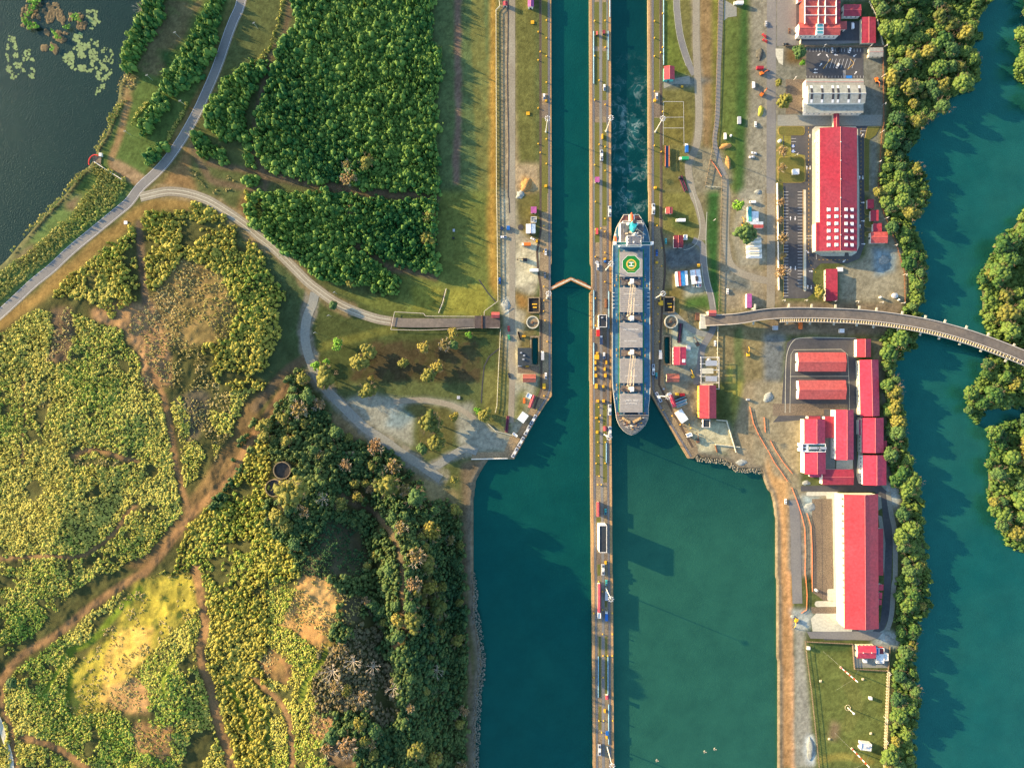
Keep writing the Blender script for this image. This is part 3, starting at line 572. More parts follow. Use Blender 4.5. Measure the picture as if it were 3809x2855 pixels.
CR = [S('C1', 768, -9000), S('C1', 768, 0), S('C1', 772, 1620), S('C2', 772, 1000), S('C2', 775, 1620), S('C3', 775, 600), S('C3', 790, 1640), S('C4', 790, 0), S('C4', 793, 1658), S('C4', 793, 9000)]
strip('service_road', CR, 10, 0, 0.07, Mas2)
for t, x0, y0, x1, y1 in (('C1',708,20,760,1640),('C1',786,20,832,1640),('C2',712,0,762,440),('C2',782,0,828,300),('C3',722,180,760,800),('C3',790,190,826,860),('C3',735,1160,770,1215),('C3',742,1560,766,1658),('C4',752,530,772,1050),('C4',808,530,828,1020),('C4',752,1130,775,1330),('C4',806,220,824,280),('C1',265,0,315,800),('C1',265,1010,318,1658),('C1',1222,0,1272,780),('C1',1222,1010,1276,1658),('C2',262,0,312,180),('C2',1226,0,1272,300)):
    if t == 'C1' and x0 in (708, 786):
        for q in ((20, 400), (440, 860), (1050, 1640)): sheet('turf_strip', t, [(x0,q[0]),(x1,q[0]),(x1,q[1]),(x0,q[1])], 0.045, Mgs)
    else: sheet('turf_strip', t, [(x0,y0),(x1,y0),(x1,y1),(x0,y1)], 0.045, Mgs)
for t, x0, y0, x1, y1 in (('C1',712,860,830,1000),('C2',700,560,845,1040),('C2',700,1180,850,1640),('C1',268,900,318,1005),('C1',1224,895,1280,1000),('C3',705,60,850,190),('C3',735,1020,840,1160),('C3',740,1460,840,1560)):
    sheet('concrete_apron', t, [(x0,y0),(x1,y0),(x1,y1),(x0,y1)], 0.055, Mcd)
# return track strips along the banks
for ln, wd, m in (([S('C1',250,-9000),S('C1',252,0),S('C1',255,1658),S('C2',255,350),S('C2',225,520),S('C2',235,680),S('C2',262,860),S('C2',262,1150),S('C2',262,1650),S('C3',262,60),S('C3',200,230)], 8, Mrail), ([S('C1',1285,-9000),S('C1',1285,0),S('C1',1290,1658),S('C2',1290,350),S('C2',1320,560),S('C2',1322,700),S('C2',1302,900),S('C2',1285,1200),S('C2',1270,1658),S('C3',1300,80),S('C3',1400,280),S('C3',1560,560)], 8, Mrail)):
    strip('return_track', smooth(ln[1:], 4) if 0 else ln, wd, 0, 0.065, m)

# ------------------------------------------------------------------ pools beside the locks
for t, x0, y0, x1, y1 in POOLS:
    b = MB()
    for q in (((x0-12,y0-14),(x1+10,y0-14),(x1+10,y0),(x0-12,y0)), ((x0-12,y1),(x1+10,y1),(x1+10,y1+12),(x0-12,y1+12)), ((x0-12,y0),(x0,y0),(x0,y1),(x0-12,y1)), ((x1,y0),(x1+8,y0),(x1+8,y1),(x1,y1))):
        wprism(b, SS(t, q), -10, 0.35)
    struct(b.build('dock_wall', Mc))

# ------------------------------------------------------------------ roads of the west side
R1 = smooth([S('A1', *p) for p in ((2100,-400),(2065,0),(2000,170),(1950,300),(1890,480),(1830,640),(1760,800),(1700,930),(1620,1080),(1530,1230),(1430,1370),(1330,1480),(1200,1600))] + [S('A2', *p) for p in ((1100,95),(1000,180),(800,345),(600,510),(440,660),(280,790),(100,960),(0,1050),(-140,1170),(-500,1500))], 5)
struct(ribbon(MB(), R1, 34, 0.07, cuts=3).build('road', Mas2))
b = MB(); ribbon(b, R1, 0.9, 0.12, off=-15.5, cuts=1); ribbon(b, R1, 0.9, 0.12, off=15.5, cuts=1); struct(b.build('road_marking', Mwh))
b = MB(); ribbon(b, R1, 3.5, 0.05, off=-19, cuts=1); struct(b.build('road_shoulder', Mgr))
R2 = smooth([S('A2', *p) for p in ((1200,55),(1400,8),(1520,8),(1640,30),(1780,80),(1900,150),(2030,235),(2120,300),(2200,375))] + [S('B2', *p) for p in ((110,450),(220,550),(350,680),(450,780),(540,850),(620,910),(700,960),(790,1005),(900,1050),(1040,1095),(1170,1118))], 4)
struct(ribbon(MB(), R2, 35, 0.1, cuts=3).build('road', Mgr))
b = MB(); ribbon(b, R2, 2.0, 0.14, off=7, cuts=1); ribbon(b, R2, 2.0, 0.14, off=-6, cuts=1); struct(b.build('wheel_track', Mcl))
R3 = smooth([S('B2', *p) for p in ((510,870),(490,960),(450,1060),(430,1150),(425,1250),(440,1350),(470,1450),(510,1550))] + [S('B3', *p) for p in ((560,5),(620,80),(720,180),(830,290),(950,400),(1100,500),(1250,610),(1400,700),(1500,770),(1590,830))], 4)
struct(ribbon(MB(), R3, 34, 0.06, cuts=3).build('road', Mgt))
struct(ribbon(MB(), smooth([S('B3', *p) for p in ((1480,750),(1580,700),(1700,620),(1800,570),(1900,600))], 4), 28, 0.08).build('road', Mgt))
struct(ribbon(MB(), smooth([S('B3', *p) for p in ((1180,170),(1400,155),(1600,180),(1750,230),(1880,320))], 4), 20, 0.08).build('path', Mgr))
struct(ribbon(MB(), smooth([S('A4', *p) for p in ((-90,1100),(-10,1250),(30,1380),(70,1500),(95,1620),(110,1900))], 4), 20, 0.3).build('road', Mcl))
# long bank road on the west lockside with its dark gutter
GU = smooth([S('B1', *p) for p in ((2165,-400),(2165,200),(2160,600),(2165,1000),(2172,1300),(2165,1658))] + [S('B2', *p) for p in ((2172,60),(2178,190))], 3)
struct(ribbon(MB(), [S('B1', 2200, -900), S('B1', 2200, 1658), S('B2', 2200, 600), S('B2', 2200, 950), S('C2', 10, 1100), S('C2', 12, 1658), S('C3', 0, 350)], 22, 0.05, cuts=1).build('bank_road', Mgr))
struct(ribbon(MB(), GU, 4.2, 0.09, cuts=1).build('drain_channel', Mdk))
for t, q in (('B2', ((1915,760),(1990,870),(2060,950))), ('B2', ((2100,1340),(2000,1420),(1960,1500),(1945,1650))), ('B3', ((1945,0),(1935,180))), ('B2', ((1625,850),(1600,950),(1570,1040)))):
    struct(ribbon(MB(), [S(t, *p) for p in q], 4, 0.07, cuts=1).build('drain_channel', Mdk))

# ------------------------------------------------------------------ roads of the east side
def road(t, pts, wd, m, z=0.05, name='road', sm=4): return struct(ribbon(MB(), smooth([S(t, *p) for p in pts], sm), wd * Q, 0, z=z, cuts=1).build(name, m))
road('C1', ((1420,-500),(1420,0),(1430,150),(1450,300),(1490,450),(1530,560),(1570,640)), 50, Mas2)
b = MB()
for o_ in (-12, 12): ribbon(b, offs(smooth([S('C1', *p) for p in ((1420,-500),(1420,0),(1430,150),(1450,300),(1490,450),(1530,560))], 4), o_), 1.2, 0, z=0.09, cuts=1)
struct(b.build('kerb', Mcl))
ER = [S('C1', *p) for p in ((1800,-700),(1800,0),(1793,300),(1780,600),(1770,1000),(1745,1200),(1780,1350),(1830,1500),(1850,1658))] + [S('C2', *p) for p in ((1850,150),(1840,350),(1850,500),(1880,620),(1960,700),(2150,760),(2300,780))]
struct(ribbon(MB(), smooth(ER[:8], 3), 17, 0, z=0.055, cuts=1).build('road', Mas2)); struct(ribbon(MB(), smooth(ER[7:], 4), 26, 0, z=0.05, cuts=1).build('road', Mgr))
struct(ribbon(MB(), smooth([S('C1', *p) for p in ((1590,-500),(1588,300),(1600,650),(1612,1000),(1590,1250),(1520,1420),(1560,1658))] + [S('C2', *p) for p in ((1600,120),(1645,300),(1640,420))], 3), 26, 0, z=0.048, cuts=1).build('road', Mgr))
struct(ribbon(MB(), smooth([S('C2', *p) for p in ((1560,420),(1640,470),(1650,620),(1680,780),(1715,900),(1735,1040),(1735,1170),(1690,1260),(1640,1350),(1620,1500),(1590,1658))], 4), 24, 0, z=0.06, cuts=1).build('road', Mas2))
b = MB(); ribbon(b, smooth([S('C2', *p) for p in ((1480,505),(1540,490),(1600,430),(1622,280),(1590,120),(1555,0))], 4), 1.6, 0, z=0.1, cuts=1); ribbon(b, smooth([S('C2', *p) for p in ((1680,180),(1672,420),(1680,620),(1705,780),(1735,900),(1752,1000))], 4), 1.8, 0, z=0.1, cuts=1); ribbon(b, smooth([S('C2', *p) for p in ((1635,620),(1650,760),(1680,880))], 4), 2, 0, z=0.1, cuts=1); struct(b.build('kerb', Mcl))
road('D1', ((48,-900),(48,0),(46,800),(44,1658)), 78, Mas2, 0.05); road('D2', ((44,0),(44,600),(40,1000)), 70, Mgr, 0.045)
road('C2', ((1310,1030),(1400,1060),(1500,1150),(1600,1210),(1700,1230)), 50, Mgt, 0.045)
road('D3', ((240,1010),(255,1300),(262,1658)), 84, Mas2, 0.05); road('D4', ((262,0),(270,250)), 84, Mas2, 0.05)
# yards
sheet('asphalt_yard', 'D1', [(95,-400),(265,-400),(265,330),(830,330),(830,370),(95,395)], 0.05, Mas2); sheet('asphalt_yard', 'D1', [(260,0),(640,0),(640,185),(830,185),(830,350),(260,350)], 0.06, Mas)
sheet('parking_lot', 'D1', [(345,415),(835,415),(835,672),(345,672)], 0.055, Mas); sheet('concrete_yard', 'D1', [(170,680),(340,680),(340,970),(170,980)], 0.055, Mcd); sheet('concrete_yard', 'D1', [(100,985),(1000,985),(985,1078),(100,1078)], 0.05, Mgt)
sheet('pavement', 'D1', [(82,418),(150,418),(146,560),(110,540),(85,480)], 0.08, Mcl)
# long red hall site: ring road, pavement, parking
b = MB(); hall_road = [S('D1', *p) for p in ((335,1080),(870,1080),(840,1190),(842,1658))] + [S('D2', *p) for p in ((845,0),(842,470),(800,580),(700,620),(470,622),(405,680),(400,780),(420,810),(400,880),(350,920),(150,920),(148,-700),)] + [S('D1', *p) for p in ((165,1658),(165,1570),(335,1560),(345,1540),(345,1400),(335,1330),(215,1310),(215,1160),(325,1160),(335,1140))]
w_ = [W(p) for p in hall_road]; b.prism(w_, -0.2, 0.06); struct(b.build('road', Mas))
sheet('pavement', 'D1', [(395,1110),(420,1085),(770,1085),(788,1110),(800,1658),(395,1658)], 0.16, Mcl)
sheet('pavement', 'D2', [(397,-30)] + rnd(397,400,800,555,60,corners=(0,0,1,1))[1:-5] + [(800,-30),(800,480),(740,555),(690,555),(470,558),(400,480)] if 0 else [(396,-14),(800,-14),(800,470),(775,530),(735,556),(712,556),(705,520),(680,520),(672,558),(470,558),(415,530),(396,470)], 0.16, Mcl)
# planted islands with yellow kerbs
Mykb = mat('kerb_yellow', (0.36,0.25,0.07), .8, .2)
def island(t, pts, m=Mgs):
    b = MB(); wprism(b, SS(t, pts), -0.1, 0.22); struct(b.build('kerb', Mykb)); q = np.array(pts); c = q.mean(0); q2 = [tuple(c + (p - c) * (1 - 3.5 / max(8, np.linalg.norm(p - c)))) for p in q]; sheet('lawn', t, q2, 0.24, m)
island('D1', rnd(104,1082,332,1160,30)); island('D1', rnd(104,1345,334,1565,30)); island('D2', rnd(846,78,905,205,18)); island('D2', rnd(846,232,918,314,18)); island('D2', rnd(848,350,910,390,12))
island('D1', [(870,1084),(980,1084),(940,1160),(885,1195),(882,1640),(845,1640),(845,1200)])
def line_b(t, lines, wd, z, m, name='road_marking'):
    b = MB()
    for l in lines: ribbon(b, [S(t, *p) for p in l], wd, 0, z=z, cuts=1)
    return struct(b.build(name, m))
line_b('D2', [((150, y), (192, y)) for y in range(8, 900, 27)] + [((272, y), (314, y)) for y in range(8, 830, 27)] + [((345, 383), (395, 383)), ((345, 407), (395, 407)), ((432, 540), (432, 585))], 0.9, 0.11, Mwh)
line_b('D1', [((218, y), (258, y)) for y in (1188, 1214, 1300)] + [((812,1122),(860,1122)),((812,1120),(812,1145))] + [((x, 650), (x, 668)) for x in range(350, 840, 27)] + [((x, 418), (x, 445)) for x in range(350, 830, 27)] + [((x - 6, 545 + 40), (x + 20, 505)) for x in range(520, 745, 32)] + [((660, y), (684, y)) for y in range(606, 672, 9)], 0.9, 0.11, Mwh)
b = MB(); dash(b, smooth([S('D2', *p) for p in ((368,-20),(368,380),(368,600),(430,700))], 2)[:8], 1.0, 0, 6, 9, z=0.115)
dash(b, [S('D2',812,-20),S('D2',815,420)], 1.0, 0, 6, 9, z=0.115); dash(b, [S('D1',365,1090),S('D1',366,1640)], 1.0, 0, 6, 9, z=0.115); dash(b, [S('D1',815,1100),S('D1',815,1640)], 1.0, 0, 6, 9, z=0.115); dash(b, [S('D2',450,588),S('D2',720,590)], 1.0, 0, 6, 9, z=0.115)
for t, l in (('D2', ((318,-10),(320,850))), ('D2', ((150,-10),(150,905))), ('D1', ((720,505),(755,540))), ('D1', ((700,595),(755,545))), ('D1', ((490,590),(555,505))), ('D1', ((490,590),(500,575)))): ribbon(b, [S(t,*p) for p in l], 1.3, 0, z=0.115, cuts=1)
struct(b.build('road_marking', Myl))
sheet('pavement', 'D2', [(322,-10),(343,-10),(346,850),(335,862),(322,855)], 0.2, Mcl)
# white lane arrows
def arrow(t, x, y, a):
    b = MB(); c = W(S(t, x, y)); q = [(-.25,-1.6),(.25,-1.6),(.25,.3),(.8,.3),(0,1.8),(-.8,.3),(-.25,.3)]; ca, sa = math.cos(a), math.sin(a)
    b.add([(c[0] + px * ca - py * sa, c[1] + px * sa + py * ca, 0.12) for px, py in q], [tuple(range(7))]); return struct(b.build('lane_arrow', Mwh))
for t, x, y, a in (('D2',210,235,0),('D2',250,235,3.14),('D2',212,661,0),('D2',252,661,3.14),('D2',830,100,-1.57),('D2',832,258,-1.57),('D2',835,455,-1.57),('D2',806,303,0),('D2',357,522,-2.4),('D2',670,600,2.3),('D2',385,688,-1.57),('D2',358,822,0),('D2',388,825,3.14),('D1',350,1437,0),('D1',378,1437,3.14),('D1',803,1522,0),('D1',830,1522,3.14),('D1',825,1158,-.6),('D1',376,1165,0),('D1',455,468,2.2),('D1',600,472,1.4),('D1',760,478,2.2),('D1',470,555,-.7),('D1',428,596,1.57),('D1',768,625,-.7),('D1',525,480,.6),('D1',425,624,1.57)): arrow(t, x, y, a)
# two blue bays with a white wheelchair sign
Mbl = mat('blue_paint', (0.02,0.16,0.50), 0.7, 0.1, 1.0)
for y in (1252, 1296):
    sheet('parking_bay', 'D1', [(222,y-10),(247,y-10),(247,y+10),(222,y+10)], 0.13, Mbl)
    b = MB(); c = W(S('D1', 234, y)); b.tube((c[0]-.1,c[1]+.9,.15),(c[0]-.1,c[1]-.1,.15),.14); b.tube((c[0]-.1,c[1]-.1,.15),(c[0]+.7,c[1]-.1,.15),.14); b.tube((c[0]+.7,c[1]-.1,.15),(c[0]+.8,c[1]-.9,.15),.14); b.ball(c[0]-.1,c[1]+1.25,.15,.28)
    pts = [(c[0]-.1+.75*math.cos(a), c[1]-.4+.75*math.sin(a), .15) for a in np.linspace(-4.2, 0.3, 9)]; b.path(pts, .11); struct(b.build('wheelchair_marking', Mwh))
sheet('parking_bay', 'D1', [(686,648),(738,648),(738,672),(686,672)], 0.13, Mbl)
# south-east sites
b = MB(); b.prism([W(p) for p in SS('D2', [(180,1300),(230,1262),(330,1255),(770,1255),(775,1440),(765,1658),(765,1930),(60,1980),(130,1900),(150,1600)])], -0.2, 0.05); struct(b.build('road', Mas))
b = MB(); ribbon(b, smooth([S('D2', *p) for p in ((165,1900),(168,1600),(180,1400),(230,1290),(310,1258),(560,1256),(775,1262))], 5), 2.2, 0, z=0.12, cuts=1); ribbon(b, [S('D2', *p) for p in ((205,1900),(215,1400),(240,1360),(645,1356),(700,1400),(715,1700),(715,1900))], 1.6, 0, z=0.12, cuts=1); ribbon(b, [S('D2',205,1588),S('D2',710,1586)], 1.6, 0, z=0.13, cuts=1); struct(b.build('kerb', Mcl))
sheet('concrete_yard', 'D3', [(60,185),(700,190),(700,232),(500,235),(495,285),(60,290)], 0.06, Mcd); sheet('asphalt_yard', 'D3', [(510,480),(595,480),(595,745),(510,745)], 0.06, Mgt)
b = MB(); b.prism([W(p) for p in SS('D3', [(690,0),(790,0),(800,300),(775,500),(780,830),(830,885),(980,885),(1040,940),(1060,1060),(1090,1300),(1075,1658),(1070,1760),(1060,2000),(1010,2120),(960,2150),(930,2190),(700,2210),(500,2210),(490,2150),(760,2120),(930,2115),(980,2050),(1010,1800),(1015,1400),(1000,1130),(990,1000),(930,940),(300,935),(300,890),(750,880),(750,300),(700,240)])], -0.2, 0.055); struct(b.build('road', Mas))
b = MB(); ribbon(b, smooth([S('D3', *p) for p in ((1048,940),(1060,1040),(1078,1150),(1105,1300),(1108,1658),(1095,1750),(1075,2000),(1040,2120))], 4), 18, 0, z=0.1, cuts=1); struct(b.build('pavement', Mgt))
sheet('asphalt_yard', 'D3', [(395,1000),(560,1000),(575,1658),(575,1860),(520,1890),(400,1800),(395,1658)], 0.06, Mcd); sheet('pavement', 'D3', rnd(345,940,620,975,16) , 0.15, Mcl); sheet('pavement', 'D3', [(515,975),(612,975),(612,1658),(612,1890),(580,1890),(580,1658),(570,1000),(520,1000)], 0.16, Mcl)
sheet('pavement', 'D4', rnd(418,228,615,278,24), 0.17, Mcl); sheet('pavement', 'D4', rnd(525,125,612,225,14), 0.18, Mcl); sheet('asphalt_yard', 'D4', [(375,280),(640,280),(640,335),(400,335)], 0.07, Mcd)
sheet('concrete_yard', 'D4', [(385,380),(430,335),(612,335),(640,430),(740,470),(735,492),(400,488)], 0.09, Mcl); sheet('asphalt_yard', 'D4', [(350,490),(930,488),(1000,500),(960,545),(880,565),(380,548)], 0.1, Mas2)
sheet('concrete_yard', 'D4', [(745,600),(1050,610),(1050,800),(760,800)], 0.06, Mgt)
sheet('concrete_yard', 'D3', [(605,670),(745,660),(745,745),(600,750)], 0.12, Mcl); sheet('pavement', 'D3', [(785,300),(832,300),(830,880),(790,860),(775,800),(790,620)], 0.14, Mcl); sheet('pavement', 'D3', [(780,0),(800,0),(830,300),(805,300)], 0.14, Mcl)
sheet('pavement', 'D3', [(955,965),(985,975),(995,1080),(960,1100)], 0.16, Mgt); sheet('pavement', 'D3', [(962,1140),(995,1150),(1025,1380),(1012,1658),(985,1380)], 0.16, Mgt); sheet('pavement', 'D4', [(790,468),(940,458),(910,490),(800,492)], 0.16, Mgt)
struct(ribbon(MB(), [S('D3',480,1000),S('D3',483,1658),S('D3',485,1870)], 1.0, 0, z=0.09, cuts=1).build('drain_channel', Mdk))
sheet('concrete_apron', 'C2', [(60,1500),(245,1500),(245,1560),(60,1560)], 0.06, Mcd)
sheet('concrete_apron', 'C1', [(1830,0),(1935,60),(1935,140),(1860,150),(1825,180)], 0.06, Mgt); sheet('gravel_apron', 'C1', [(1310,690),(1530,650),(1540,720),(1400,720),(1310,760)], 0.03, Mgt)
b = MB(); dash(b, [S('C1',1310,870),S('C1',1480,872)], .8, 0, 400, 1, z=.1)
for l in (((1310,870),(1480,872)),((1480,872),(1484,1250)),((1308,1006),(1482,1004)),((1308,1097),(1482,1097)),((1308,870),(1306,1240))): ribbon(b, [S('C1',*p) for p in l], .8, 0, z=.1, cuts=1)
struct(b.build('court_marking', Mwh))
# ------------------------------------------------------------------ vegetation
VG = np.zeros((NY, NX), np.int8)
def vg(t, pts, k, warp=40): VG[pmask(SS(t, pts), warp)] = k
# 1 scrub, 2 thicket, 3 dry scrub, 4 tall grass, 5 hill wood floor, 6 mangrove floor, 7 lush scrub
vg('A2', [(-500,1560),(0,1200),(200,1080),(330,1000),(560,1010),(760,1110),(1060,1200),(1100,1330),(1200,1450),(1230,1700),(-500,1700)], 1)
vg('A3', [(-500,-100),(1240,-20),(1370,60),(1420,350),(1520,850),(1540,1100),(1400,1330),(1240,1480),(1060,1570),(960,1620),(400,1720),(-500,2100)], 1)
vg('A4', [(-500,-100),(760,-10),(840,20),(600,150),(420,400),(330,480),(130,620),(30,760),(-500,900)], 1)
vg('A3', [(1470,180),(1560,100),(1640,-60),(1960,-60),(1990,60),(2080,200),(1990,420),(1890,560),(1600,1000),(1540,600),(1470,350)], 3)
vg('A3', [(1470,180),(1560,120),(1640,440),(1540,560),(1470,350)], 1); vg('A3', [(1960,-60),(2160,-60),(2110,120),(2080,200),(1990,420),(1890,440),(1760,330),(1800,250),(1960,260),(2010,130)], 1)
vg('A3', [(1540,560),(1640,500),(1890,540),(1600,1000)], 1)
vg('A2', [(1210,230),(1290,172),(1640,172),(1690,90),(1850,140),(2030,270),(2000,420),(2211,620),(2300,760),(2300,1700),(1960,1700),(2080,1500),(1900,1400),(1700,1300),(1330,1240),(1420,1000),(1250,760),(1240,500)], 7)
vg('B2', [(0,430),(130,720),(300,890),(190,1000),(200,1200),(130,1450),(0,1620),(-60,1600),(-60,400)], 7)
vg('A2', [(1560,560),(1900,700),(2050,1000),(1980,1250),(1800,1330),(1500,1350),(1330,1250),(1280,900),(1450,730)], 3)
vg('A2', [(1700,1330),(2211,1250),(2300,1700),(1900,1700)], 7); vg('A2', [(1290,930),(1700,1250),(1800,1658),(1240,1700),(1180,1300),(1060,1150)], 3)
vg('A2', [(1150,300),(1200,830),(1190,920),(960,1080),(860,1000),(800,940),(560,890),(400,920),(520,800),(880,520)], 7)
vg('A2', [(430,1000),(600,1010),(640,1200),(560,1480),(430,1470),(450,1200)], 3)
vg('A2', [(1050,0),(1000,100),(560,450),(400,610),(200,760),(0,960),(-400,1250),(-400,1100),(0,800),(360,560),(700,300),(950,60),(1000,0)], 4, 20)
vg('A2', [(950,0),(940,80),(700,280),(360,540),(0,780),(-400,1080),(-400,980),(0,700),(300,480),(640,180),(760,0)], 4, 20)
vg('A2', [(620,0),(480,120),(370,250),(200,400),(60,570),(-60,640),(-80,600),(60,540),(190,385),(320,235),(430,110),(560,0)], 4, 14)
vg('A1', [(640,1500),(820,1400),(1100,1550),(1050,1660),(740,1660),(850,1540),(760,1450),(560,1660),(530,1650)], 4, 14)
vg('A1', [(1270,-500),(1440,-500),(1420,60),(1340,280),(1240,420),(1210,480),(1120,600),(1060,600),(1070,500),(1130,330),(1240,120)], 2, 20); vg('A1', [(1070,600),(1170,650),(1100,860),(1000,900),(1000,700)], 3, 20)
vg('A1', [(1000,880),(960,960),(880,1150),(815,1240),(830,1300),(900,1190),(1000,1010),(1060,900)], 4, 14)
vg('A1', [(1890,-300),(1900,160),(1830,420),(1730,640),(1640,740),(1500,830),(1395,780),(1440,650),(1600,430),(1780,100),(1850,-200)], 2, 16)
vg('A1', [(1340,850),(1400,825),(1480,870),(1350,1060),(1240,1160),(1222,1120),(1260,1000)], 2, 10); vg('A1', [(1435,1240),(1400,1330),(1310,1415),(1262,1390),(1330,1300)], 2, 8); vg('A1', [(1240,880),(1300,870),(1200,980),(1130,1080),(1180,950)], 4, 8)
vg('A1', [(1600,870),(1620,900),(1540,1060),(1440,1230),(1420,1180),(1540,1000)], 4, 8); vg('A1', [(2300,400),(2211,500),(1960,710),(1850,820),(1830,900),(1770,980),(1780,1080),(1880,1200),(1990,1230),(2100,1180),(2110,950),(2150,800),(2250,650)], 2, 16)
vg('A1', [(1680,1150),(1780,1200),(1900,1280),(2020,1440),(1900,1450),(1750,1400),(1700,1300),(1640,1230)], 2, 16); vg('A1', [(1620,1460),(1740,1500),(1800,1660),(1900,1660),(1960,1500),(2010,1560),(1990,1640),(1900,1660),(1700,1540)], 3)
vg('A1', [(2100,1200),(2211,1080),(2211,1450),(2130,1440)], 2, 14); vg('A1', [(2080,1540),(2211,1530),(2211,1658),(2080,1658)], 2, 14); vg('A2', [(2090,-60),(2211,-80),(2300,400),(2120,230)], 7, 14)
vg('B1', [(240,-400),(250,0),(190,240),(100,460),(0,640),(-60,640),(0,520),(120,390),(180,200),(230,0)], 4, 14)
vg('B1', [(330,-500),(1515,-500),(1520,0),(1510,370),(1590,460),(1580,640),(1540,850),(1545,1100),(1562,1650),(1100,1640),(800,1580),(500,1540),(130,1460),(30,1350),(0,1250),(10,1000),(100,760),(230,400),(400,200),(310,60)], 2, 20)
vg('B2', [(90,20),(650,10),(800,30),(1000,70),(1550,90),(1562,730),(1420,690),(1200,610),(1000,560),(940,470),(850,450),(900,540),(1050,640),(1250,770),(1180,915),(900,800),(600,770),(450,640),(260,520),(100,400),(75,200)], 2, 16)
vg('B2', [(-80,-100),(10,-100),(20,330),(-30,300)], 2)
vg('B2', [(540,1300),(980,1280),(1060,1500),(1000,1640),(520,1640)], 0)
vg('B3', [(350,-160),(470,60),(500,200),(620,260),(700,420),(940,520),(1150,560),(1400,820),(1480,960),(1740,1060),(1770,1300),(1775,1700),(400,1700),(-400,1700),(-500,1250),(-340,900),(-180,640),(-50,400),(100,220),(230,60),(300,-120)], 5, 24)
vg('B4', [(-560,-60),(1785,-60),(1800,300),(1815,700),(1815,1100),(1800,1900),(600,1900),(560,1300),(500,900),(600,640),(500,300),(0,300),(-500,1000)], 5, 24)
vg('B4', [(-560,-60),(340,-60),(420,200),(330,400),(560,560),(620,700),(500,900),(560,1180),(680,1180),(700,1300),(600,1440),(600,1900),(-300,1900),(-500,800)], 1)
vg('B3', [(-560,1100),(0,1000),(80,1200),(340,1500),(400,1700),(-700,1700)], 7)
vg('B4', [(430,10),(680,100),(700,330),(640,450),(560,600),(330,450),(400,200)], 3, 20); vg('B4', [(480,1180),(690,1180),(700,1300),(560,1420),(470,1350)], 3, 20); vg('B3', [(640,1240),(820,1300),(900,1658),(400,1700),(540,1450)], 0); vg('B4', [(640,1420),(860,1380),(900,1658),(610,1658)], 0)
vg('B4', [(700,170),(930,180),(900,400),(760,460)], 3); vg('B3', [(150,650),(330,690),(320,860),(240,990),(90,1000),(80,860)], 0, 4)
vg('A4', [(1120,60),(1240,0),(1650,-40),(1690,300),(1700,500),(1740,800),(1830,1100),(1900,1350),(2000,1900),(-200,1900),(60,1400),(20,1000),(100,850),(480,560),(700,380),(1000,180)], 1)
vg('A4', [(1130,80),(1650,10),(1685,330),(1560,430),(1350,600),(1230,760),(1160,900),(960,1150),(620,1200),(560,1100),(600,850),(700,680),(900,480),(1080,250)], 3, 20); vg('A4', [(1200,150),(980,380),(800,560),(700,700),(600,720),(560,640),(760,560),(960,340),(1120,160)], 0, 10); vg('A4', [(1150,880),(1280,950),(1270,1200),(900,1120),(960,950)], 3)
vg('A4', [(1150,1290),(1500,1270),(1440,1600),(1150,1500)], 3); vg('A4', [(1640,1340),(1830,1330),(1860,1400),(1600,1900),(1560,1640)], 0, 10)
vg('A3', [(2211,500),(2110,640),(2000,900),(1900,1150),(1700,1300),(1600,1400),(1500,1560),(1420,1900),(2300,1900),(2300,400)], 7)
vg('A4', [(1700,-50),(2300,-50),(2300,1900),(2050,1900),(1960,1500),(1880,1150),(1800,800),(1840,500),(1790,250)], 7)
vg('A3', [(430,120),(300,200),(250,330),(380,440),(400,300)], 3); vg('A3', [(640,640),(1180,690),(1000,720),(640,720)], 3, 10)
MANG = rb & (blur(mR, 2) < 0.35); VG[MANG] = 6; VG[ldist([S('D2', *p) for p in ((750,1060),(1150,1110),(1550,1195),(1950,1322),(2211,1424),(2600,1590))]) < 30] = 0
vg('B4', [(540,620),(800,560),(1080,620),(1200,900),(1180,1300),(1050,1350),(960,1120),(720,1160),(600,1150),(500,1060),(480,850)], 10, 60); vg('B4', [(820,480),(1040,300),(1100,560),(900,640)], 10, 40)
vg('B4', [(380,0),(560,-40),(700,120),(720,330),(660,500),(560,640),(380,520),(200,420),(330,200)], 3, 30); vg('B4', [(0,700),(150,640),(330,760),(260,960),(60,860)], 3); vg('B3', [(600,1180),(860,1240),(960,1500),(900,1660),(380,1660),(480,1400)], 11, 60); vg('A4', [(1080,100),(1250,0),(1650,-20),(1680,340),(1540,440),(1340,610),(1200,800),(1150,940),(960,1160),(640,1200),(560,1100),(600,850),(720,640),(900,450)], 3, 20); VG[(VG == 3) & pmask(SS('A4', [(1080,100),(1650,-20),(1680,340),(1340,610),(900,1100),(640,1200),(560,1000),(720,640)]), 20) & (fbm(GX / 30, GY / 30, 41) < .52)] = 0
for q, wd in (([(620,560),(560,760),(440,900),(400,1080)], 40), ([(-120,1000),(40,1120),(120,1300),(60,1500)], 30)): VG[ldist(smooth(SS('B4', q), 4), 10) < wd * Q / 2] = 0
for q, wd in (([(1930,880),(2030,1080),(2140,1300)], 34), ([(1500,740),(1400,900),(1420,1060)], 26), ([(330,1090),(480,860),(560,700)], 36), ([(2100,1260),(2160,1450)], 24)): VG[ldist(smooth(SS('A4', q), 4), 10) < wd * Q / 2] = 0
for t, q, wd in DIRT: VG[ldist(smooth(SS(t, q), 4), 6) < wd * Q / 2 * (1.15 if wd > 30 else .8)] = 0
for ln, wd in ((R1, 22), (R2, 20), (R3, 19)): VG[ldist(ln) < wd] = 0
VG[(mL | mC)] = 0; VG[(mR & (blur(mR, 2) > .6))] = 0

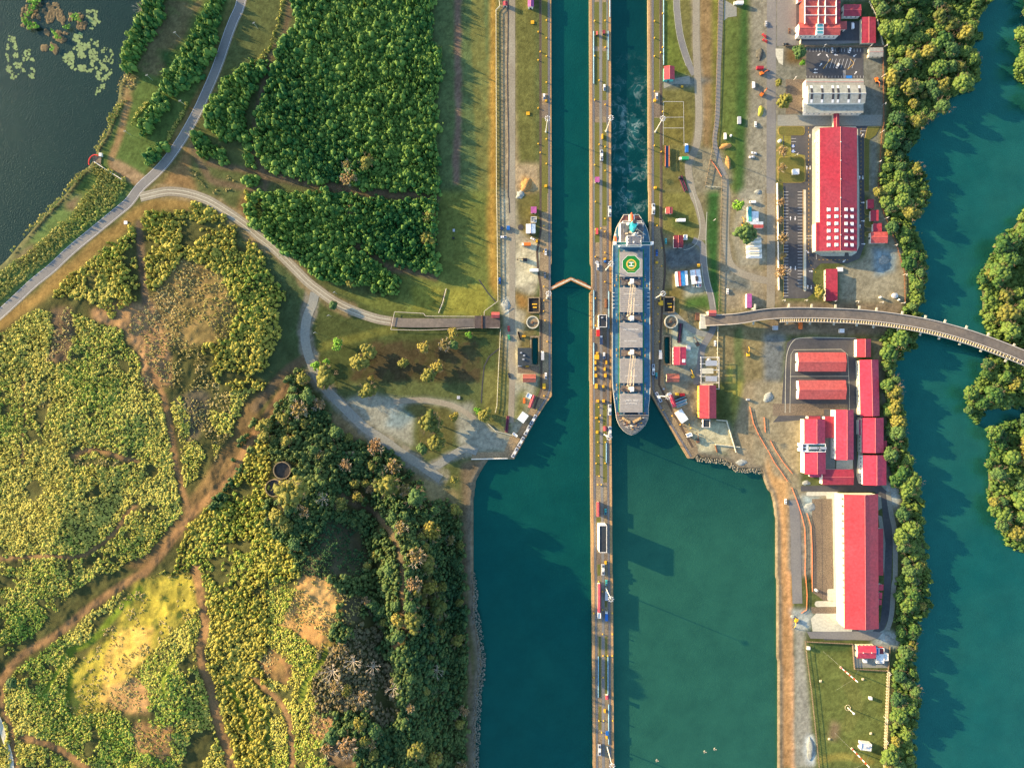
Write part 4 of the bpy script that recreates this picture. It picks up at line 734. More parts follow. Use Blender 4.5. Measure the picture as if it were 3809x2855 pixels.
def ico(sub):
    bm = bmesh.new(); bmesh.ops.create_icosphere(bm, subdivisions=sub, radius=1); v = np.array([q.co[:] for q in bm.verts]); f = np.array([[q.index for q in g.verts] for g in bm.faces]); bm.free(); return v, f
def dome(sub, seed, jit, cut=-0.35):
    r = np.random.default_rng(seed); v, f = ico(sub); keep = v[f].mean(1)[:, 2] > cut; f = f[keep]
    used = np.unique(f); mp = -np.ones(len(v), int); mp[used] = np.arange(len(used)); v = v[used]; f = mp[f]
    v = v * (1 + (r.random(len(v)) - 0.5) * jit)[:, None] + (r.random(v.shape) - .5) * jit * .35; v[:, 2] = np.where(v[:, 2] < 0.0, -0.02, v[:, 2]); return v, f
def shrub(seed, n=7, sub=1, jit=.6, leaves=10):
    r = np.random.default_rng(seed); v0, f0 = ico(sub); VV = []; FF = []; o = 0
    for k in range(n):
        a = r.random() * 6.28; d = .85 * math.sqrt(r.random()) if k else 0; s_ = .3 + .38 * r.random(); vv = v0 * (1 + (r.random(len(v0)) - .5) * jit)[:, None] * s_ + (r.random(v0.shape) - .5) * .15; kp = v0[f0].mean(1)[:, 2] > -.1; ff = f0[kp]; us = np.unique(ff); mp = -np.ones(len(vv), int); mp[us] = np.arange(len(us)); vv = vv[us] + [d * math.cos(a), d * math.sin(a), .25 + .35 * r.random() - d * .2]; VV.append(vv); FF.append(mp[ff] + o); o += len(vv)
    c = (r.random((leaves, 3)) - .5) * [2.1, 2.1, .6] + [0, 0, .7]; e1 = r.normal(size=(leaves, 3)) * .16; e2 = r.normal(size=(leaves, 3)) * .16
    VV.append(np.stack([c, c + e1, c + e2], 1).reshape(-1, 3)); FF.append(np.arange(3 * leaves).reshape(-1, 3) + o); return np.concatenate(VV), np.concatenate(FF)
def field(name, label, code, spacing, rad, ht, tm, mat_, keep=1.0, patch=None, seed=0, hvar=1.0):
    st = spacing / K; r = np.random.default_rng(seed)
    xs = np.arange(G0X + 60, G0X + (NX - 1) * GS - 60, st); ys = np.arange(G0Y + 60, G0Y + (NY - 1) * GS - 60, st * .87)
    X, Y = np.meshgrid(xs, ys); X = X + (np.arange(len(ys)) % 2)[:, None] * st / 2 + (r.random(X.shape) - .5) * st * .95; Y = Y + (r.random(Y.shape) - .5) * st * .95
    X = X.ravel(); Y = Y.ravel(); i = np.clip(((X - G0X) / GS).round().astype(int), 0, NX - 1); j = np.clip(((Y - G0Y) / GS).round().astype(int), 0, NY - 1)
    n1 = fbm(X / 70, Y / 70, 300 + seed); ok = np.isin(VG[j, i], code) & (r.random(len(X)) < keep)
    if patch: ok &= n1 > patch
    X, Y, i, j, n1 = X[ok], Y[ok], i[ok], j[ok], n1[ok]; h = np.maximum(LAND[j, i], 0) if code != 6 else np.maximum(HT[j, i], ZR - .3); f = K * (CH - h) / CH
    px, py = (X - CX) * f, (CY - Y) * f; n = len(X); s = rad[0] + (rad[1] - rad[0]) * r.random(n) ** 1.6; s *= 0.75 + .5 * n1
    hh = (ht[0] + (ht[1] - ht[0]) * r.random(n)) * (1 - hvar + hvar * 2 * (.5 * fbm(X / 45, Y / 45, 500 + seed) + .5 * fbm(X / 160, Y / 160, 540 + seed))); a = r.random(n) * 6.283; va = r.integers(0, len(tm), n); VV = []; FF = []; o = 0
    for k, (tv, tf) in enumerate(tm):
        q = np.where(va == k)[0]
        if not len(q): continue
        ca, sa = np.cos(a[q])[:, None], np.sin(a[q])[:, None]
        x = (tv[:, 0] * ca - tv[:, 1] * sa) * s[q, None] + px[q, None]; y = (tv[:, 0] * sa + tv[:, 1] * ca) * s[q, None] + py[q, None]; z = tv[:, 2] * hh[q, None] + h[q, None] - .15
        VV.append(np.stack([x, y, z], -1).reshape(-1, 3)); FF.append((tf[None] + (np.arange(len(q)) * len(tv))[:, None, None]).reshape(-1, 3) + o); o += len(q) * len(tv)
    me = fast_mesh(name, np.concatenate(VV), np.concatenate(FF), 3); me.materials.append(mat_); ob = bpy.data.objects.new(name, me); col.objects.link(ob)
    ob['kind'] = 'stuff'; ob['label'] = label; ob['category'] = name.replace('_', ' '); print(name, n, sum(map(len, FF))); return ob
def leafmat(name, cs, big=0.012, rough=0.75, fine=1.3, bias=0.5, tr=0.25):
    m = bpy.data.materials.new(name); m.use_nodes = True; n = m.node_tree.nodes; L = m.node_tree.links; b = n['Principled BSDF']; b.inputs['Roughness'].default_value = rough; b.inputs['Specular IOR Level'].default_value = 0.25
    g = n.new('ShaderNodeNewGeometry'); t = n.new('ShaderNodeTexNoise'); t.inputs['Scale'].default_value = big; t.inputs['Detail'].default_value = 4; L.new(g.outputs['Position'], t.inputs['Vector'])
    t2 = n.new('ShaderNodeTexNoise'); t2.inputs['Scale'].default_value = fine; t2.inputs['Detail'].default_value = 3; L.new(g.outputs['Position'], t2.inputs['Vector'])
    oi = n.new('ShaderNodeObjectInfo'); a = n.new('ShaderNodeMath'); a.operation = 'MULTIPLY_ADD'; L.new(g.outputs['Random Per Island'], a.inputs[0]); a.inputs[1].default_value = .28; L.new(t.outputs['Fac'], a.inputs[2])
    a2 = n.new('ShaderNodeMath'); a2.operation = 'MULTIPLY_ADD'; L.new(oi.outputs['Random'], a2.inputs[0]); a2.inputs[1].default_value = .3; L.new(a.outputs[0], a2.inputs[2])
    a3 = n.new('ShaderNodeMath'); a3.operation = 'MULTIPLY_ADD'; L.new(t2.outputs['Fac'], a3.inputs[0]); a3.inputs[1].default_value = .35; L.new(a2.outputs[0], a3.inputs[2])
    r = n.new('ShaderNodeValToRGB'); L.new(a3.outputs[0], r.inputs[0]); e = r.color_ramp.elements; pos = np.linspace(.62, 1.22, len(cs)) - .5 + bias - .18
    while len(e) < len(cs): e.new(.5)
    for k, c in enumerate(cs): e[k].position = float(np.clip(pos[k], 0, 1)); e[k].color = (*c, 1)
    L.new(r.outputs[0], b.inputs['Base Color']); MATS[name] = m; return m
Lsc = leafmat('scrub_leaf', [C(62,108,42), C(108,146,50), C(162,174,62), C(212,194,88)], bias=.60); Llu = leafmat('lush_leaf', [C(46,98,42), C(86,132,48), C(140,158,56), C(184,168,68)]); Lth = leafmat('thicket_leaf', [C(20,68,44), C(34,92,46), C(66,116,50), C(116,146,62)], bias=.63)
Ldr = leafmat('dry_leaf', [C(108,112,48), C(150,144,62), C(186,164,84), C(204,174,110)]); Lgr = leafmat('grass_leaf', [C(86,126,48), C(130,156,58), C(170,178,76), C(190,174,86)]); Lwd = leafmat('wood_leaf', [C(28,60,40), C(42,78,46), C(66,98,50), C(104,118,60)], bias=.56); Lmg = leafmat('mangrove_leaf', [C(26,60,32), C(42,80,36), C(74,104,44), C(112,130,56)])
t1 = [shrub(s_, 3, 0, .7, 6) for s_ in range(8)]; t2_ = [shrub(20 + s_, 7, 1, .6, 12) for s_ in range(8)]; t3_ = [shrub(50 + s_, 5, 1, .6, 10) for s_ in range(8)]; tr1 = [dome(1, s_, .55) for s_ in range(6)]
field('scrub', 'yellow-green scrub covering the spoil mounds west of the locks', [1], 1.4, (.4, 1.9), (.4, 1.9), t1, Lsc, keep=.88, patch=.34, seed=1)
field('lush_scrub', 'deep green scrub on the mound by the curving gravel road', [7], 2.5, (1.1, 2.9), (1.4, 4.2), t3_, Llu, keep=.97, patch=.3, seed=2)
field('dry_scrub', 'sparse tan scrub on the bare earth patches of the mounds', [3], 1.5, (.3, 1.4), (.4, 1.6), t1, Ldr, keep=.6, patch=.4, seed=3)
field('tall_grass', 'pale green tall grass between the lake and the road', [4], 1.6, (.7, 1.6), (.8, 2.8), t1, Lgr, keep=.95, seed=4)
Lgv = leafmat('grove_leaf', [C(62,78,52), C(92,96,62), C(122,112,76), C(146,124,88)])
field('thicket', 'dense dark green thicket beside the grass field', [2], 2.7, (1.2, 4.6), (2.6, 10), t2_, Lth, keep=.97, seed=5, hvar=.7)
field('undergrowth', 'dark green undergrowth between the trees of the wooded hill', [5], 3.3, (1.8, 3.4), (2.5, 6.5), t2_, Lwd, keep=.95, patch=.28, seed=6)
field('grove_undergrowth', 'grey-green and tan brush of the brown grove on the hill', [10], 2.6, (1.0, 2.6), (1.2, 4.0), t3_, Lgv, keep=.9, patch=.3, seed=16)
field('thin_brush', 'thin dull brush on the brown hollow of the wooded hill', [11], 1.9, (.5, 2.0), (.5, 2.2), t1, Lwd, keep=.75, patch=.36, seed=17)
field('mangrove_undergrowth', 'low dark foliage filling the river banks under the trees', 6, 3.6, (2.2, 3.8), (2.5, 5.5), t2_, Lmg, keep=.97, seed=7)

# trees -------------------------------------------------------------
Mbark = mat('bark', (0.16, 0.12, 0.08), 0.9, .3, 2.0); Mpale = mat('pale_bark', (0.42, 0.36, 0.28), 0.9, .25, 2.0)
def crown(seed, r=5.0, h=9.0, lobes=7, clumps=150, cr=(.7, 1.35), flat=.55, sparse=0.0, leaves=900):
    g = np.random.default_rng(seed); b = MB(); v0, f0 = ico(1); lob = []
    for i in range(lobes):
        a = g.random() * 6.28; d = r * .62 * math.sqrt(g.random()); lob.append((d * math.cos(a), d * math.sin(a), h - r * flat * (.75 + .5 * g.random()) - d * .18, r * (.30 + .22 * g.random())))
    lob.append((0, 0, h - r * flat * .8, r * .5)); VV = []; FF = []; o = 0; pts = []
    for k in range(int(clumps * 1.25)):
        l = lob[g.integers(len(lob))]; t = g.random() * 6.28; p = math.acos(1 - 1.5 * g.random()); q = l[3] * (1.0 if g.random() > .25 else g.random())
        x, y, z = l[0] + q * math.sin(p) * math.cos(t), l[1] + q * math.sin(p) * math.sin(t), l[2] + q * flat * 1.3 * math.cos(p)
        s = cr[0] + (cr[1] - cr[0]) * g.random(); vv = v0 * (1 + (g.random(len(v0)) - .5) * .7)[:, None] * s; vv = vv + [x, y, z]; vv[:, 2] = z + (vv[:, 2] - z) * .8
        VV.append(vv); FF.append(f0 + o); o += len(v0); pts.append((x, y, z, s))
    n = leaves; ix = g.integers(0, len(pts), n); P_ = np.array(pts)[ix]; dr = g.normal(size=(n, 3)); dr[:, 2] = np.abs(dr[:, 2]) * .8; dr /= np.linalg.norm(dr, axis=1)[:, None]
    c = P_[:, :3] + dr * P_[:, 3:4] * (1.0 + .35 * g.random((n, 1))); e1 = g.normal(size=(n, 3)); e1 /= np.linalg.norm(e1, axis=1)[:, None]; e2 = np.cross(e1, dr); s = (.22 + .3 * g.random(n))[:, None]
    q = np.stack([c - e1 * s, c + e2 * s * .7, c + e1 * s], 1).reshape(-1, 3); VV.append(q); FF.append(np.arange(3 * n).reshape(-1, 3) + o)
    return fast_mesh('crown', np.concatenate(VV), np.concatenate(FF), 3)
def limbs(seed, r, h, n=7, r0=.35, twigs=3, fall=.75):
    g = random.Random(seed); b = MB(); z0 = h * .35; b.tube((0, 0, -.6), (0, 0, z0), r0, r0 * .75, 7)
    for i in range(n):
        a = 6.28 * i / n + g.random() * .6; d = r * (.45 + .3 * g.random()); p = (d * math.cos(a), d * math.sin(a), h * (.62 + .2 * g.random())); b.tube((0, 0, z0), p, r0 * .55, r0 * .25, 5)
        for k in range(twigs):
            a2 = a + (g.random() - .5) * 1.6; e = (p[0] + r * .4 * math.cos(a2), p[1] + r * .4 * math.sin(a2), p[2] + h * .16 * g.random()); b.tube(p, e, r0 * .22, .03, 4)
            for _ in range(2): b.tube(((p[0] + e[0]) / 2, (p[1] + e[1]) / 2, (p[2] + e[2]) / 2), (e[0] + (g.random() - .5) * r * .4, e[1] + (g.random() - .5) * r * .4, e[2] + .4), .05, .02, 3)
    return b
def treeproto(name, seed, r, h, leaf, bark=Mbark, **k):
    me = crown(seed, r, h, **k); me.materials.append(leaf); tr_ = limbs(seed, r, h)
    t = thing(name, '', 'tree', (0, 0, -500)); c = bpy.data.objects.new('crown', me); col.objects.link(c); c.parent = t; tr_.build('trunk', bark, t); t['r0'] = r; return t
Lbr = leafmat('bright_leaf', [C(52,120,36), C(84,150,40), C(120,170,52), C(140,180,60)]); Lol = leafmat('olive_leaf', [C(56,76,36), C(84,96,42), C(118,116,50), C(146,136,60)]); Lyl = leafmat('yellow_leaf', [C(80,92,40), C(116,114,46), C(152,136,54), C(176,154,70)])
Ldy = leafmat('tan_leaf', [C(130,98,62), C(164,124,82), C(190,150,104), C(150,132,72)]); Ldg = leafmat('dark_leaf', [C(32,62,38), C(46,80,44), C(68,98,52), C(96,118,60)])
PR = {}
for kd, lf, kw in (('mangrove', Lmg, dict(lobes=9, clumps=190, cr=(.8, 1.5))), ('green', Ldg, dict(lobes=7, clumps=150)), ('olive', Lol, dict(lobes=8, clumps=150)), ('bright', Lbr, dict(lobes=6, clumps=90, cr=(.5, 1.0))), ('yellow', Lyl, dict(lobes=7, clumps=120, cr=(.5, 1.0))), ('dry', Ldy, dict(lobes=7, clumps=80, cr=(.35, .75), leaves=900))):
    PR[kd] = [treeproto({'mangrove': 'mangrove_tree'}.get(kd, 'broadleaf_tree') if kd != 'dry' else 'dry_tree', 900 + 17 * i + len(kd), 5.0, 9.0, lf, Mpale if kd == 'dry' else Mbark, **kw) for i in range(4)]
def bareproto(seed):
    t = thing('bare_tree', '', 'tree', (0, 0, -500)); limbs(seed, 5, 8.5, 8, .4, 4).build('trunk', Mpale, t); t['r0'] = 5.0; return t
PR['bare'] = [bareproto(s_) for s_ in (61, 62)]
used_proto = set(); TREES = []
def tree(s, rm, kd, label, group, hk=1.0, low=None):
    g = random.Random(int(s[0] * 13 + s[1])); pr = PR[kd][g.randrange(len(PR[kd]))]; k = rm / 5.0; top = 9 * k * hk
    x, y, h = P(s, 0) if low is None else (*W(s, low), low)
    # crown centre appears at s: step the foot towards the survey centre
    f = (CH - h - top * .7) / (CH - h); loc = (x * f, y * f, h)
    if low is None: loc = (x * f, y * f, max(hgt(s[0], s[1], LAND), 0))
    if pr.name not in used_proto: used_proto.add(pr.name); o = pr; o.location = loc; o.rotation_euler = (0, 0, g.random() * 6.28); o.scale = (k, k, k * hk); o['label'] = label; o['group'] = group
    else: o = dup(pr, loc, g.random() * 6.28, label, group, (k, k, k * hk))
    if 'r0' in o: del o['r0']
    TREES.append((s[0], s[1], rm)); return o
G1 = 'single trees on the grass and hill'
ET = [('C2',1958,125,55,'bright','bright green bushy tree by the turquoise-roofed shed row'),('C2',2000,355,92,'green','big round dark green tree above the pale tented canopy'),
('B1',785,1420,52,'dry','rust-brown round crown, upper of the two brown trees in the thicket'),('B1',800,1520,72,'dry','broad rust-brown tree at the thicket edge above the dark track'),('B1',950,1390,72,'olive','golden olive tree rising out of the dark thicket'),('B1',1060,1272,26,'yellow','small yellow round crown in the middle of the thicket'),
('B2',810,155,46,'dry','brown-crowned tree just south of the dark thicket track'),('B2',1490,215,62,'olive','olive tree at the thicket edge by the mown field, upper one'),('B2',1482,412,66,'olive','golden olive tree at the thicket edge by the mown field, lower one'),('B2',1115,750,36,'bright','small bright green tree in the lower thicket corner'),('B2',820,780,52,'olive','olive tree where the thicket meets the mown slope'),
('B2',662,980,50,'green','round green tree beside the start of the old ramp road'),('B2',700,1305,62,'bright','vivid light green open-crowned tree alone on the mown slope'),('B2',515,1492,52,'bright','vivid green tree at the road fork above the wooded hill'),('B2',605,1458,36,'bright','smaller vivid green crown next to the vivid tree at the road fork'),('B2',600,1592,112,'olive','very large olive tree overhanging the gravel road fork'),
('B2',960,1365,72,'olive','olive tree, upper of the pair on the shaded slope'),('B2',890,1470,84,'olive','wide olive tree, lower of the pair on the shaded slope'),('B2',1442,1340,60,'yellow','yellow-green tree standing alone below the ramp road'),('B2',1690,1220,52,'yellow','orange-tinged tree close below the ramp railing'),('B2',1625,1312,60,'dry','pale tan tree touching the dark green one below the ramp'),('B2',1700,1312,46,'green','dark green tree squeezed beside the pale tan one below the ramp'),('B2',1835,1232,36,'bright','small lime-green tree nearest the ramp gatehouse'),('B2',1265,1470,50,'olive','small olive tree alone in the middle of the shaded slope'),('B2',1560,1505,62,'yellow','golden tree, upper of the double crown near the drain'),('B2',1480,1575,72,'olive','grey-olive tree, lower of the double crown near the drain'),('B2',990,1608,32,'yellow','narrow yellow-green tree above the gravel clearing'),
('B3',960,75,84,'olive','dark olive tree at the edge of the gravel clearing'),('B3',540,190,62,'dry','pale dry tree beside the gravel road on the hill top end'),('B3',375,228,82,'dry','orange-brown tree on the tip of the wooded hill'),('B3',60,375,64,'olive','olive tree on the sunlit west edge of the wooded hill'),('B3',235,310,66,'olive','golden olive tree below the orange-brown one on the hill'),('B3',330,480,38,'yellow','small round tan-yellow crown above the two tanks'),
('B3',1030,552,78,'dry','round rusty tree touching the gravel road'),('B3',1000,722,52,'olive','olive tree in the wood below the rusty round tree'),('B3',1180,722,74,'dry','pinkish dry tree with pale branches in the wood'),('B3',1120,885,118,'olive','huge olive tree with pale forked limbs in the wood'),('B3',1285,932,62,'dry','brownish dry crown right of the huge olive tree'),('B3',870,985,56,'yellow','golden tree where the footpath enters the wood'),('B3',310,955,150,'olive','huge olive tree overhanging the lower round tank'),('B3',190,1165,84,'olive','olive tree below the huge one by the tanks'),('B3',340,1400,58,'green','blue-green round tree south of the tanks'),
('B3',1495,350,112,'olive','biggest olive tree on the island of grass in the gravel yard'),('B3',1560,500,84,'olive','lower olive tree joined to the biggest one in the gravel yard'),('B3',1428,565,66,'green','dark tree at the south tip of the gravel yard island'),('B3',1700,290,48,'yellow','small yellow tree at the right end of the gravel yard island'),('B3',1900,250,40,'bright','vivid green bush tree at the east end of the gravel track'),('B3',1975,275,64,'olive','grey-olive tree beside the vivid green one near the lock fence'),
('B3',1500,1290,88,'yellow','large golden speckled tree near the canal bank'),('B3',1250,1250,62,'dry','thin dry tree left of the large golden one'),('B3',1380,1500,84,'dry','reddish dry tree south of the large golden one'),('B3',1475,1565,84,'olive','olive tree beside the reddish dry one'),('B3',1705,840,42,'olive','small olive tree between gravel road and canal corner'),('B3',1370,990,100,'green','broad dark green tree on the wood edge'),('B3',575,1005,62,'bare','bare grey tree in the dark hollow below the tanks'),('B3',812,622,42,'bare','small bare white tree in the upper wood'),('B3',552,622,42,'dry','small orange-topped tree in the upper wood'),
('B4',1490,112,74,'yellow','golden round tree beside the sandy hill path'),('B4',1560,272,104,'olive','large mottled olive tree near the bank track'),('B4',1220,400,62,'yellow','golden tree where the sandy path ends'),('B4',1350,430,84,'olive','broad golden olive tree right of the path end'),('B4',720,652,62,'dry','dry tan tree on the hill ridge below the bare slope'),('B4',830,762,72,'bare','bare branching tree in the brown grove, uppermost'),('B4',650,852,84,'bare','wide bare tree in the brown grove, left one'),('B4',1005,800,62,'bare','bare tree with bright twigs right of the brown grove'),('B4',770,1000,54,'yellow','orange-yellow tree at the foot of the brown grove'),('B4',690,962,62,'dry','tan tree in the brown grove beside the orange one'),('B4',930,1052,62,'dry','pale tan tree below right of the brown grove'),('B4',892,1285,58,'yellow','bright golden round tree alone in the dark lower wood'),('B4',790,1480,92,'dry','large fan-shaped tan tree on brown ground at the bottom'),('B4',1550,832,62,'bare','white bare tree in the dark wood near the riprap'),('B4',1180,992,62,'bare','grey bare tree in the middle of the lower wood'),('B4',1530,1585,84,'yellow','golden speckled tree at the bottom edge near the bank'),('B4',1590,502,46,'olive','small round olive tree in the dark wood by the bank track'),
('A4',102,925,58,'green','lone dark green tree at the bend of the dirt track'),('D1',290,448,66,'green','green tree in the corner bed of the arrow-marked parking lot'),('D1',315,545,28,'bright','yellow-green palm-like shrub at the parking lot gate'),('D1',110,705,32,'olive','narrow olive shrub at the kerb by the grey hall'),('D1',168,862,66,'olive','olive tree left of the grey hall wall'),
('D2',128,95,36,'dry','dry street tree, first in the parking row from the north'),('D2',130,250,34,'dry','dry street tree, second in the parking row from the north'),('D2',148,402,52,'dry','widest dry street tree in the parking row'),('D2',140,560,38,'dry','dry street tree, fourth in the parking row from the north'),('D2',140,690,60,'dry','dry street tree at the south end of the parking row'),('D2',460,862,58,'olive','thin-leaved olive tree left of the narrow crimson shed'),('D1',135,1440,40,'dry','dry street tree in the yellow-kerbed island'),('D1',140,1290,42,'dry','dry street tree above the yellow-kerbed island'),('A1',1190,70,52,'bare','bare grey tree leaning over the lake edge')]
for t, x, y, r_, kd, lb in ET: tree(S(t, x, y), r_ * Q * K * (1.0 if t[0] in 'CD' else 0.95), kd, lb, G1, 1.0 if t != 'B2' else .8)
# scattered trees: wooded hill and the two river banks
nobr = ldist([S('D2', *p) for p in ((280,1046),(750,1060),(1150,1105),(1550,1190),(1950,1318),(2211,1420),(2600,1590))]) < 46
def scatter(mask, n, rmin, rmax, gap, kinds, namer, group, low=None, seed=1, hk=1.0):
    g = random.Random(seed); js, is_ = np.where(mask); k = 0; tries = 0
    while k < n and tries < n * 60:
        tries += 1; q = g.randrange(len(js)); s = (G0X + is_[q] * GS + g.random() * 4, G0Y + js[q] * GS + g.random() * 4); rm = rmin + (rmax - rmin) * g.random() ** 1.5
        if nobr[int((s[1] - G0Y) / GS), int((s[0] - G0X) / GS)]: continue
        if any((s[0] - a) ** 2 + (s[1] - b_) ** 2 < ((rm + c_) * gap / K) ** 2 for a, b_, c_ in TREES): continue
        kd = g.choice(kinds); tree(s, rm, kd, namer(s, rm, kd), group, hk, low); k += 1
    print(group, k)
def size(r): return 'small' if r < 4.4 else 'medium' if r < 5.6 else 'large'
TONE = {'green': 'dark green', 'olive': 'olive', 'dry': 'dry tan', 'mangrove': 'dense green', 'yellow': 'golden', 'bare': 'bare grey'}
def nm_hill(s, r, kd):
    y = s[1] / 1.722; x = s[0] / 1.722
    a = 'at the northern tip' if y < 930 else 'near the round tanks' if y < 1130 and x < 720 else 'along the gravel road' if y < 1060 else 'above the footpath' if y < 1200 else 'around the golden speckled tree' if y < 1360 else 'below the sandy path' if y < 1480 else 'in the lowest part'
    b_ = 'canal side' if x > 900 else 'mid-slope' if x > 760 else 'landward side'
    return f'{size(r)} {TONE[kd]} tree {a} of the wooded hill {b_}'
def nm_riv(s, r, kd):
    y = s[1] / 1.722
    a = 'beside the saw-toothed red hall' if y < 95 else 'beside the grey skylit hall' if y < 260 else 'beside the long crimson hall' if y < 560 else 'beside the curved road deck' if y < 770 else 'beside the leaning red sheds' if y < 1050 else 'beside the longest red hall' if y < 1370 else 'beside the antenna field'
    d = float(rdist[int((s[1] - G0Y) / GS), int((s[0] - G0X) / GS)]); b_ = 'at the near river edge' if d > .32 else 'behind the river edge' if d > .12 else 'on the site side'
    return f'{size(r)} {TONE[kd]} tree {b_} {a}'
def nm_isl(s, r, kd):
    y = s[1] / 1.722
    a = 'north of the big bend' if y < 430 else 'facing the long crimson hall' if y < 640 else 'just by the curved road deck' if y < 800 else 'on the lobe above the inlet' if y < 930 else 'below the inlet' if y < 1080 else 'on the southern tail'
    d = float(rdist[int((s[1] - G0Y) / GS), int((s[0] - G0X) / GS)]); b_ = 'at the far river edge' if d > .3 else 'inside the far stand'
    return f'{size(r)} {TONE[kd]} tree {b_} {a}'
rdist = blur(mR, 9); inframe = (GX > -60) & (GX < 3880) & (GY > -60) & (GY < 2920)
scatter((VG == 5) & inframe, 95, 3.4, 6.6, .62, ['green', 'green', 'olive', 'green', 'olive', 'dry'], nm_hill, 'trees of the wooded hill', seed=5)
wb = MANG & (GX < TX['D'] + 1600 * Q) & inframe & (rdist < .62); islm = MANG & (GX > TX['D'] + 1650 * Q) & inframe & (rdist < .6)
scatter(wb, 165, 3.6, 7.4, .52, ['mangrove', 'mangrove', 'green', 'mangrove', 'mangrove', 'green', 'olive'], nm_riv, 'trees of the west river bank', low=-.6, seed=8, hk=1.05)
scatter(islm, 95, 4.0, 7.8, .52, ['mangrove', 'mangrove', 'mangrove', 'green', 'mangrove', 'olive'], nm_isl, 'trees of the far river bank', low=-.6, seed=9, hk=1.05)
for ps in PR.values():
    for p_ in ps:
        if p_.name not in used_proto:
            for c_ in list(p_.children): bpy.data.objects.remove(c_)
            bpy.data.objects.remove(p_)

# lake weed -----------------------------------------------------------
Mlil = mat('lily_pad', C(120,140,84), .7, .3, .5); Mmud = mat('reed_bed', C(122,102,72), .95, .3, .5, bump=.1)
def flat_patches(name, label, t, poly, n, r, m, z, seed, hz=.0):
    g = np.random.default_rng(seed); q = np.array(poly); b = MB(); k = 0
    while k < n:
        p = q.min(0) + g.random(2) * (q.max(0) - q.min(0)); s = S(t, *p)
        if not pmask(SS(t, poly), 0, np.array([[s[0]]]), np.array([[s[1]]]))[0, 0] or vnoise(np.array([p[0] / 34]), np.array([p[1] / 34]), seed)[0] < .42: k += .2; continue
        x, y = W(s, z); rr = r * (.4 + g.random()); m_ = 9; a = g.random() * 6; b.add([(x + rr * (.6 + .6 * g.random()) * math.cos(a + 6.28 * i / m_), y + rr * (.6 + .6 * g.random()) * math.sin(a + 6.28 * i / m_), z + .004 * (k % 9)) for i in range(m_)] + [(x, y, z + hz + .004 * (k % 9))], [(i, (i + 1) % m_, m_) for i in range(m_)]); k += 1
    o = b.build(name, m); o['kind'] = 'stuff'; o['label'] = label; o['category'] = name.replace('_', ' '); return o
flat_patches('lily_pads', 'pale green raft of lily pads in the middle of the lake cove', 'A1', [(640,280),(760,250),(850,330),(830,500),(900,560),(950,620),(920,730),(850,720),(800,620),(640,600),(540,520),(540,450),(620,370)], 520, 1.1, Mlil, -1.9, 3)
flat_patches('lily_pads', 'thin strip of lily pads at the left edge of the lake', 'A1', [(80,280),(130,330),(160,480),(250,420),(300,540),(290,700),(180,620),(110,690),(60,620),(50,480)], 240, 1.0, Mlil, -1.9, 4)
flat_patches('lily_pads', 'scattered lily pads nearest the shore path', 'A1', [(860,400),(970,390),(970,600),(950,700),(880,780),(820,820),(850,600)], 130, .9, Mlil, -1.9, 5)
flat_patches('lily_pads', 'lily pads trailing down from the reed beds at the top', 'A1', [(740,60),(830,100),(870,200),(780,260),(740,180)], 90, 1.0, Mlil, -1.9, 6)
for i, (q, lb) in enumerate((([(210,-20),(330,-10),(390,100),(350,220),(270,260),(200,230),(145,205),(190,110)], 'large brown reed islet with a green crest, top left'), ([(400,240),(480,260),(590,290),(560,370),(500,350),(380,280)], 'long brown reed islet below the dark reed patch'), ([(590,110),(690,110),(745,170),(740,250),(670,260),(640,200),(590,170)], 'round brown reed islet beside the upper lily pads'), ([(440,370),(495,410),(480,475),(400,455)], 'small reed islet with one green tuft'), ([(380,40),(480,20),(550,120),(560,190),(480,220),(400,190),(360,120)], 'dark broken reed patch between the islets'), ([(355,395),(400,395),(400,430),(360,428)], 'tiny brown reed clump left of the tufted islet'))):
    fl = flat_patches('reed_bed', lb, 'A1', q, 130 if i != 4 else 260, 1.3, Mmud, -1.85, 20 + i, .35); fl['kind'] = 'thing'
VG[:] = 0; VG[pmask(SS('A1', [(270,40),(310,50),(280,110),(230,160),(260,190),(330,210),(320,250),(240,250),(190,170),(215,110)]), 4)] = 9
for q in ([(600,120),(680,120),(690,180),(620,170)], [(440,250),(480,270),(530,330),(500,350),(460,300)], [(430,380),(470,400),(450,440),(420,420)], [(560,200),(610,210),(590,250),(550,240)], [(220,-60),(340,-60),(340,20),(300,40),(230,10)]): VG[pmask(SS('A1', q), 6)] = 9
LAND_keep = LAND; LAND = np.full_like(LAND, -1.8)
field('reeds', 'bright green reeds crowning the islets in the lake', [9], 1.5, (.8, 1.5), (.8, 1.8), t1, Lbr, seed=12); LAND = LAND_keep
# rocks of the canal bank
VG[:] = 0; VG[(ldist(smooth(bankL[6:-1], 3)) < 9) & (GY > TY['4'] - 60)] = 8; VG[(ldist(SS('B4', [(1890,340),(1905,430),(1925,560),(1940,700),(1935,850),(1910,1000),(1895,1300),(1885,1700)])) < 13)] = 8
VG[ldist(SS('C3', [(1610,655),(1700,672),(1820,682),(1900,730),(1930,757),(2130,764)])) < 9] = 8
field('riprap', 'grey boulders armouring the canal banks at the waterline', [8], 1.1, (.35, .9), (.3, .9), tr1, mat('boulder', C(140,130,112), .9, .35, 1.5), keep=.8, seed=13)
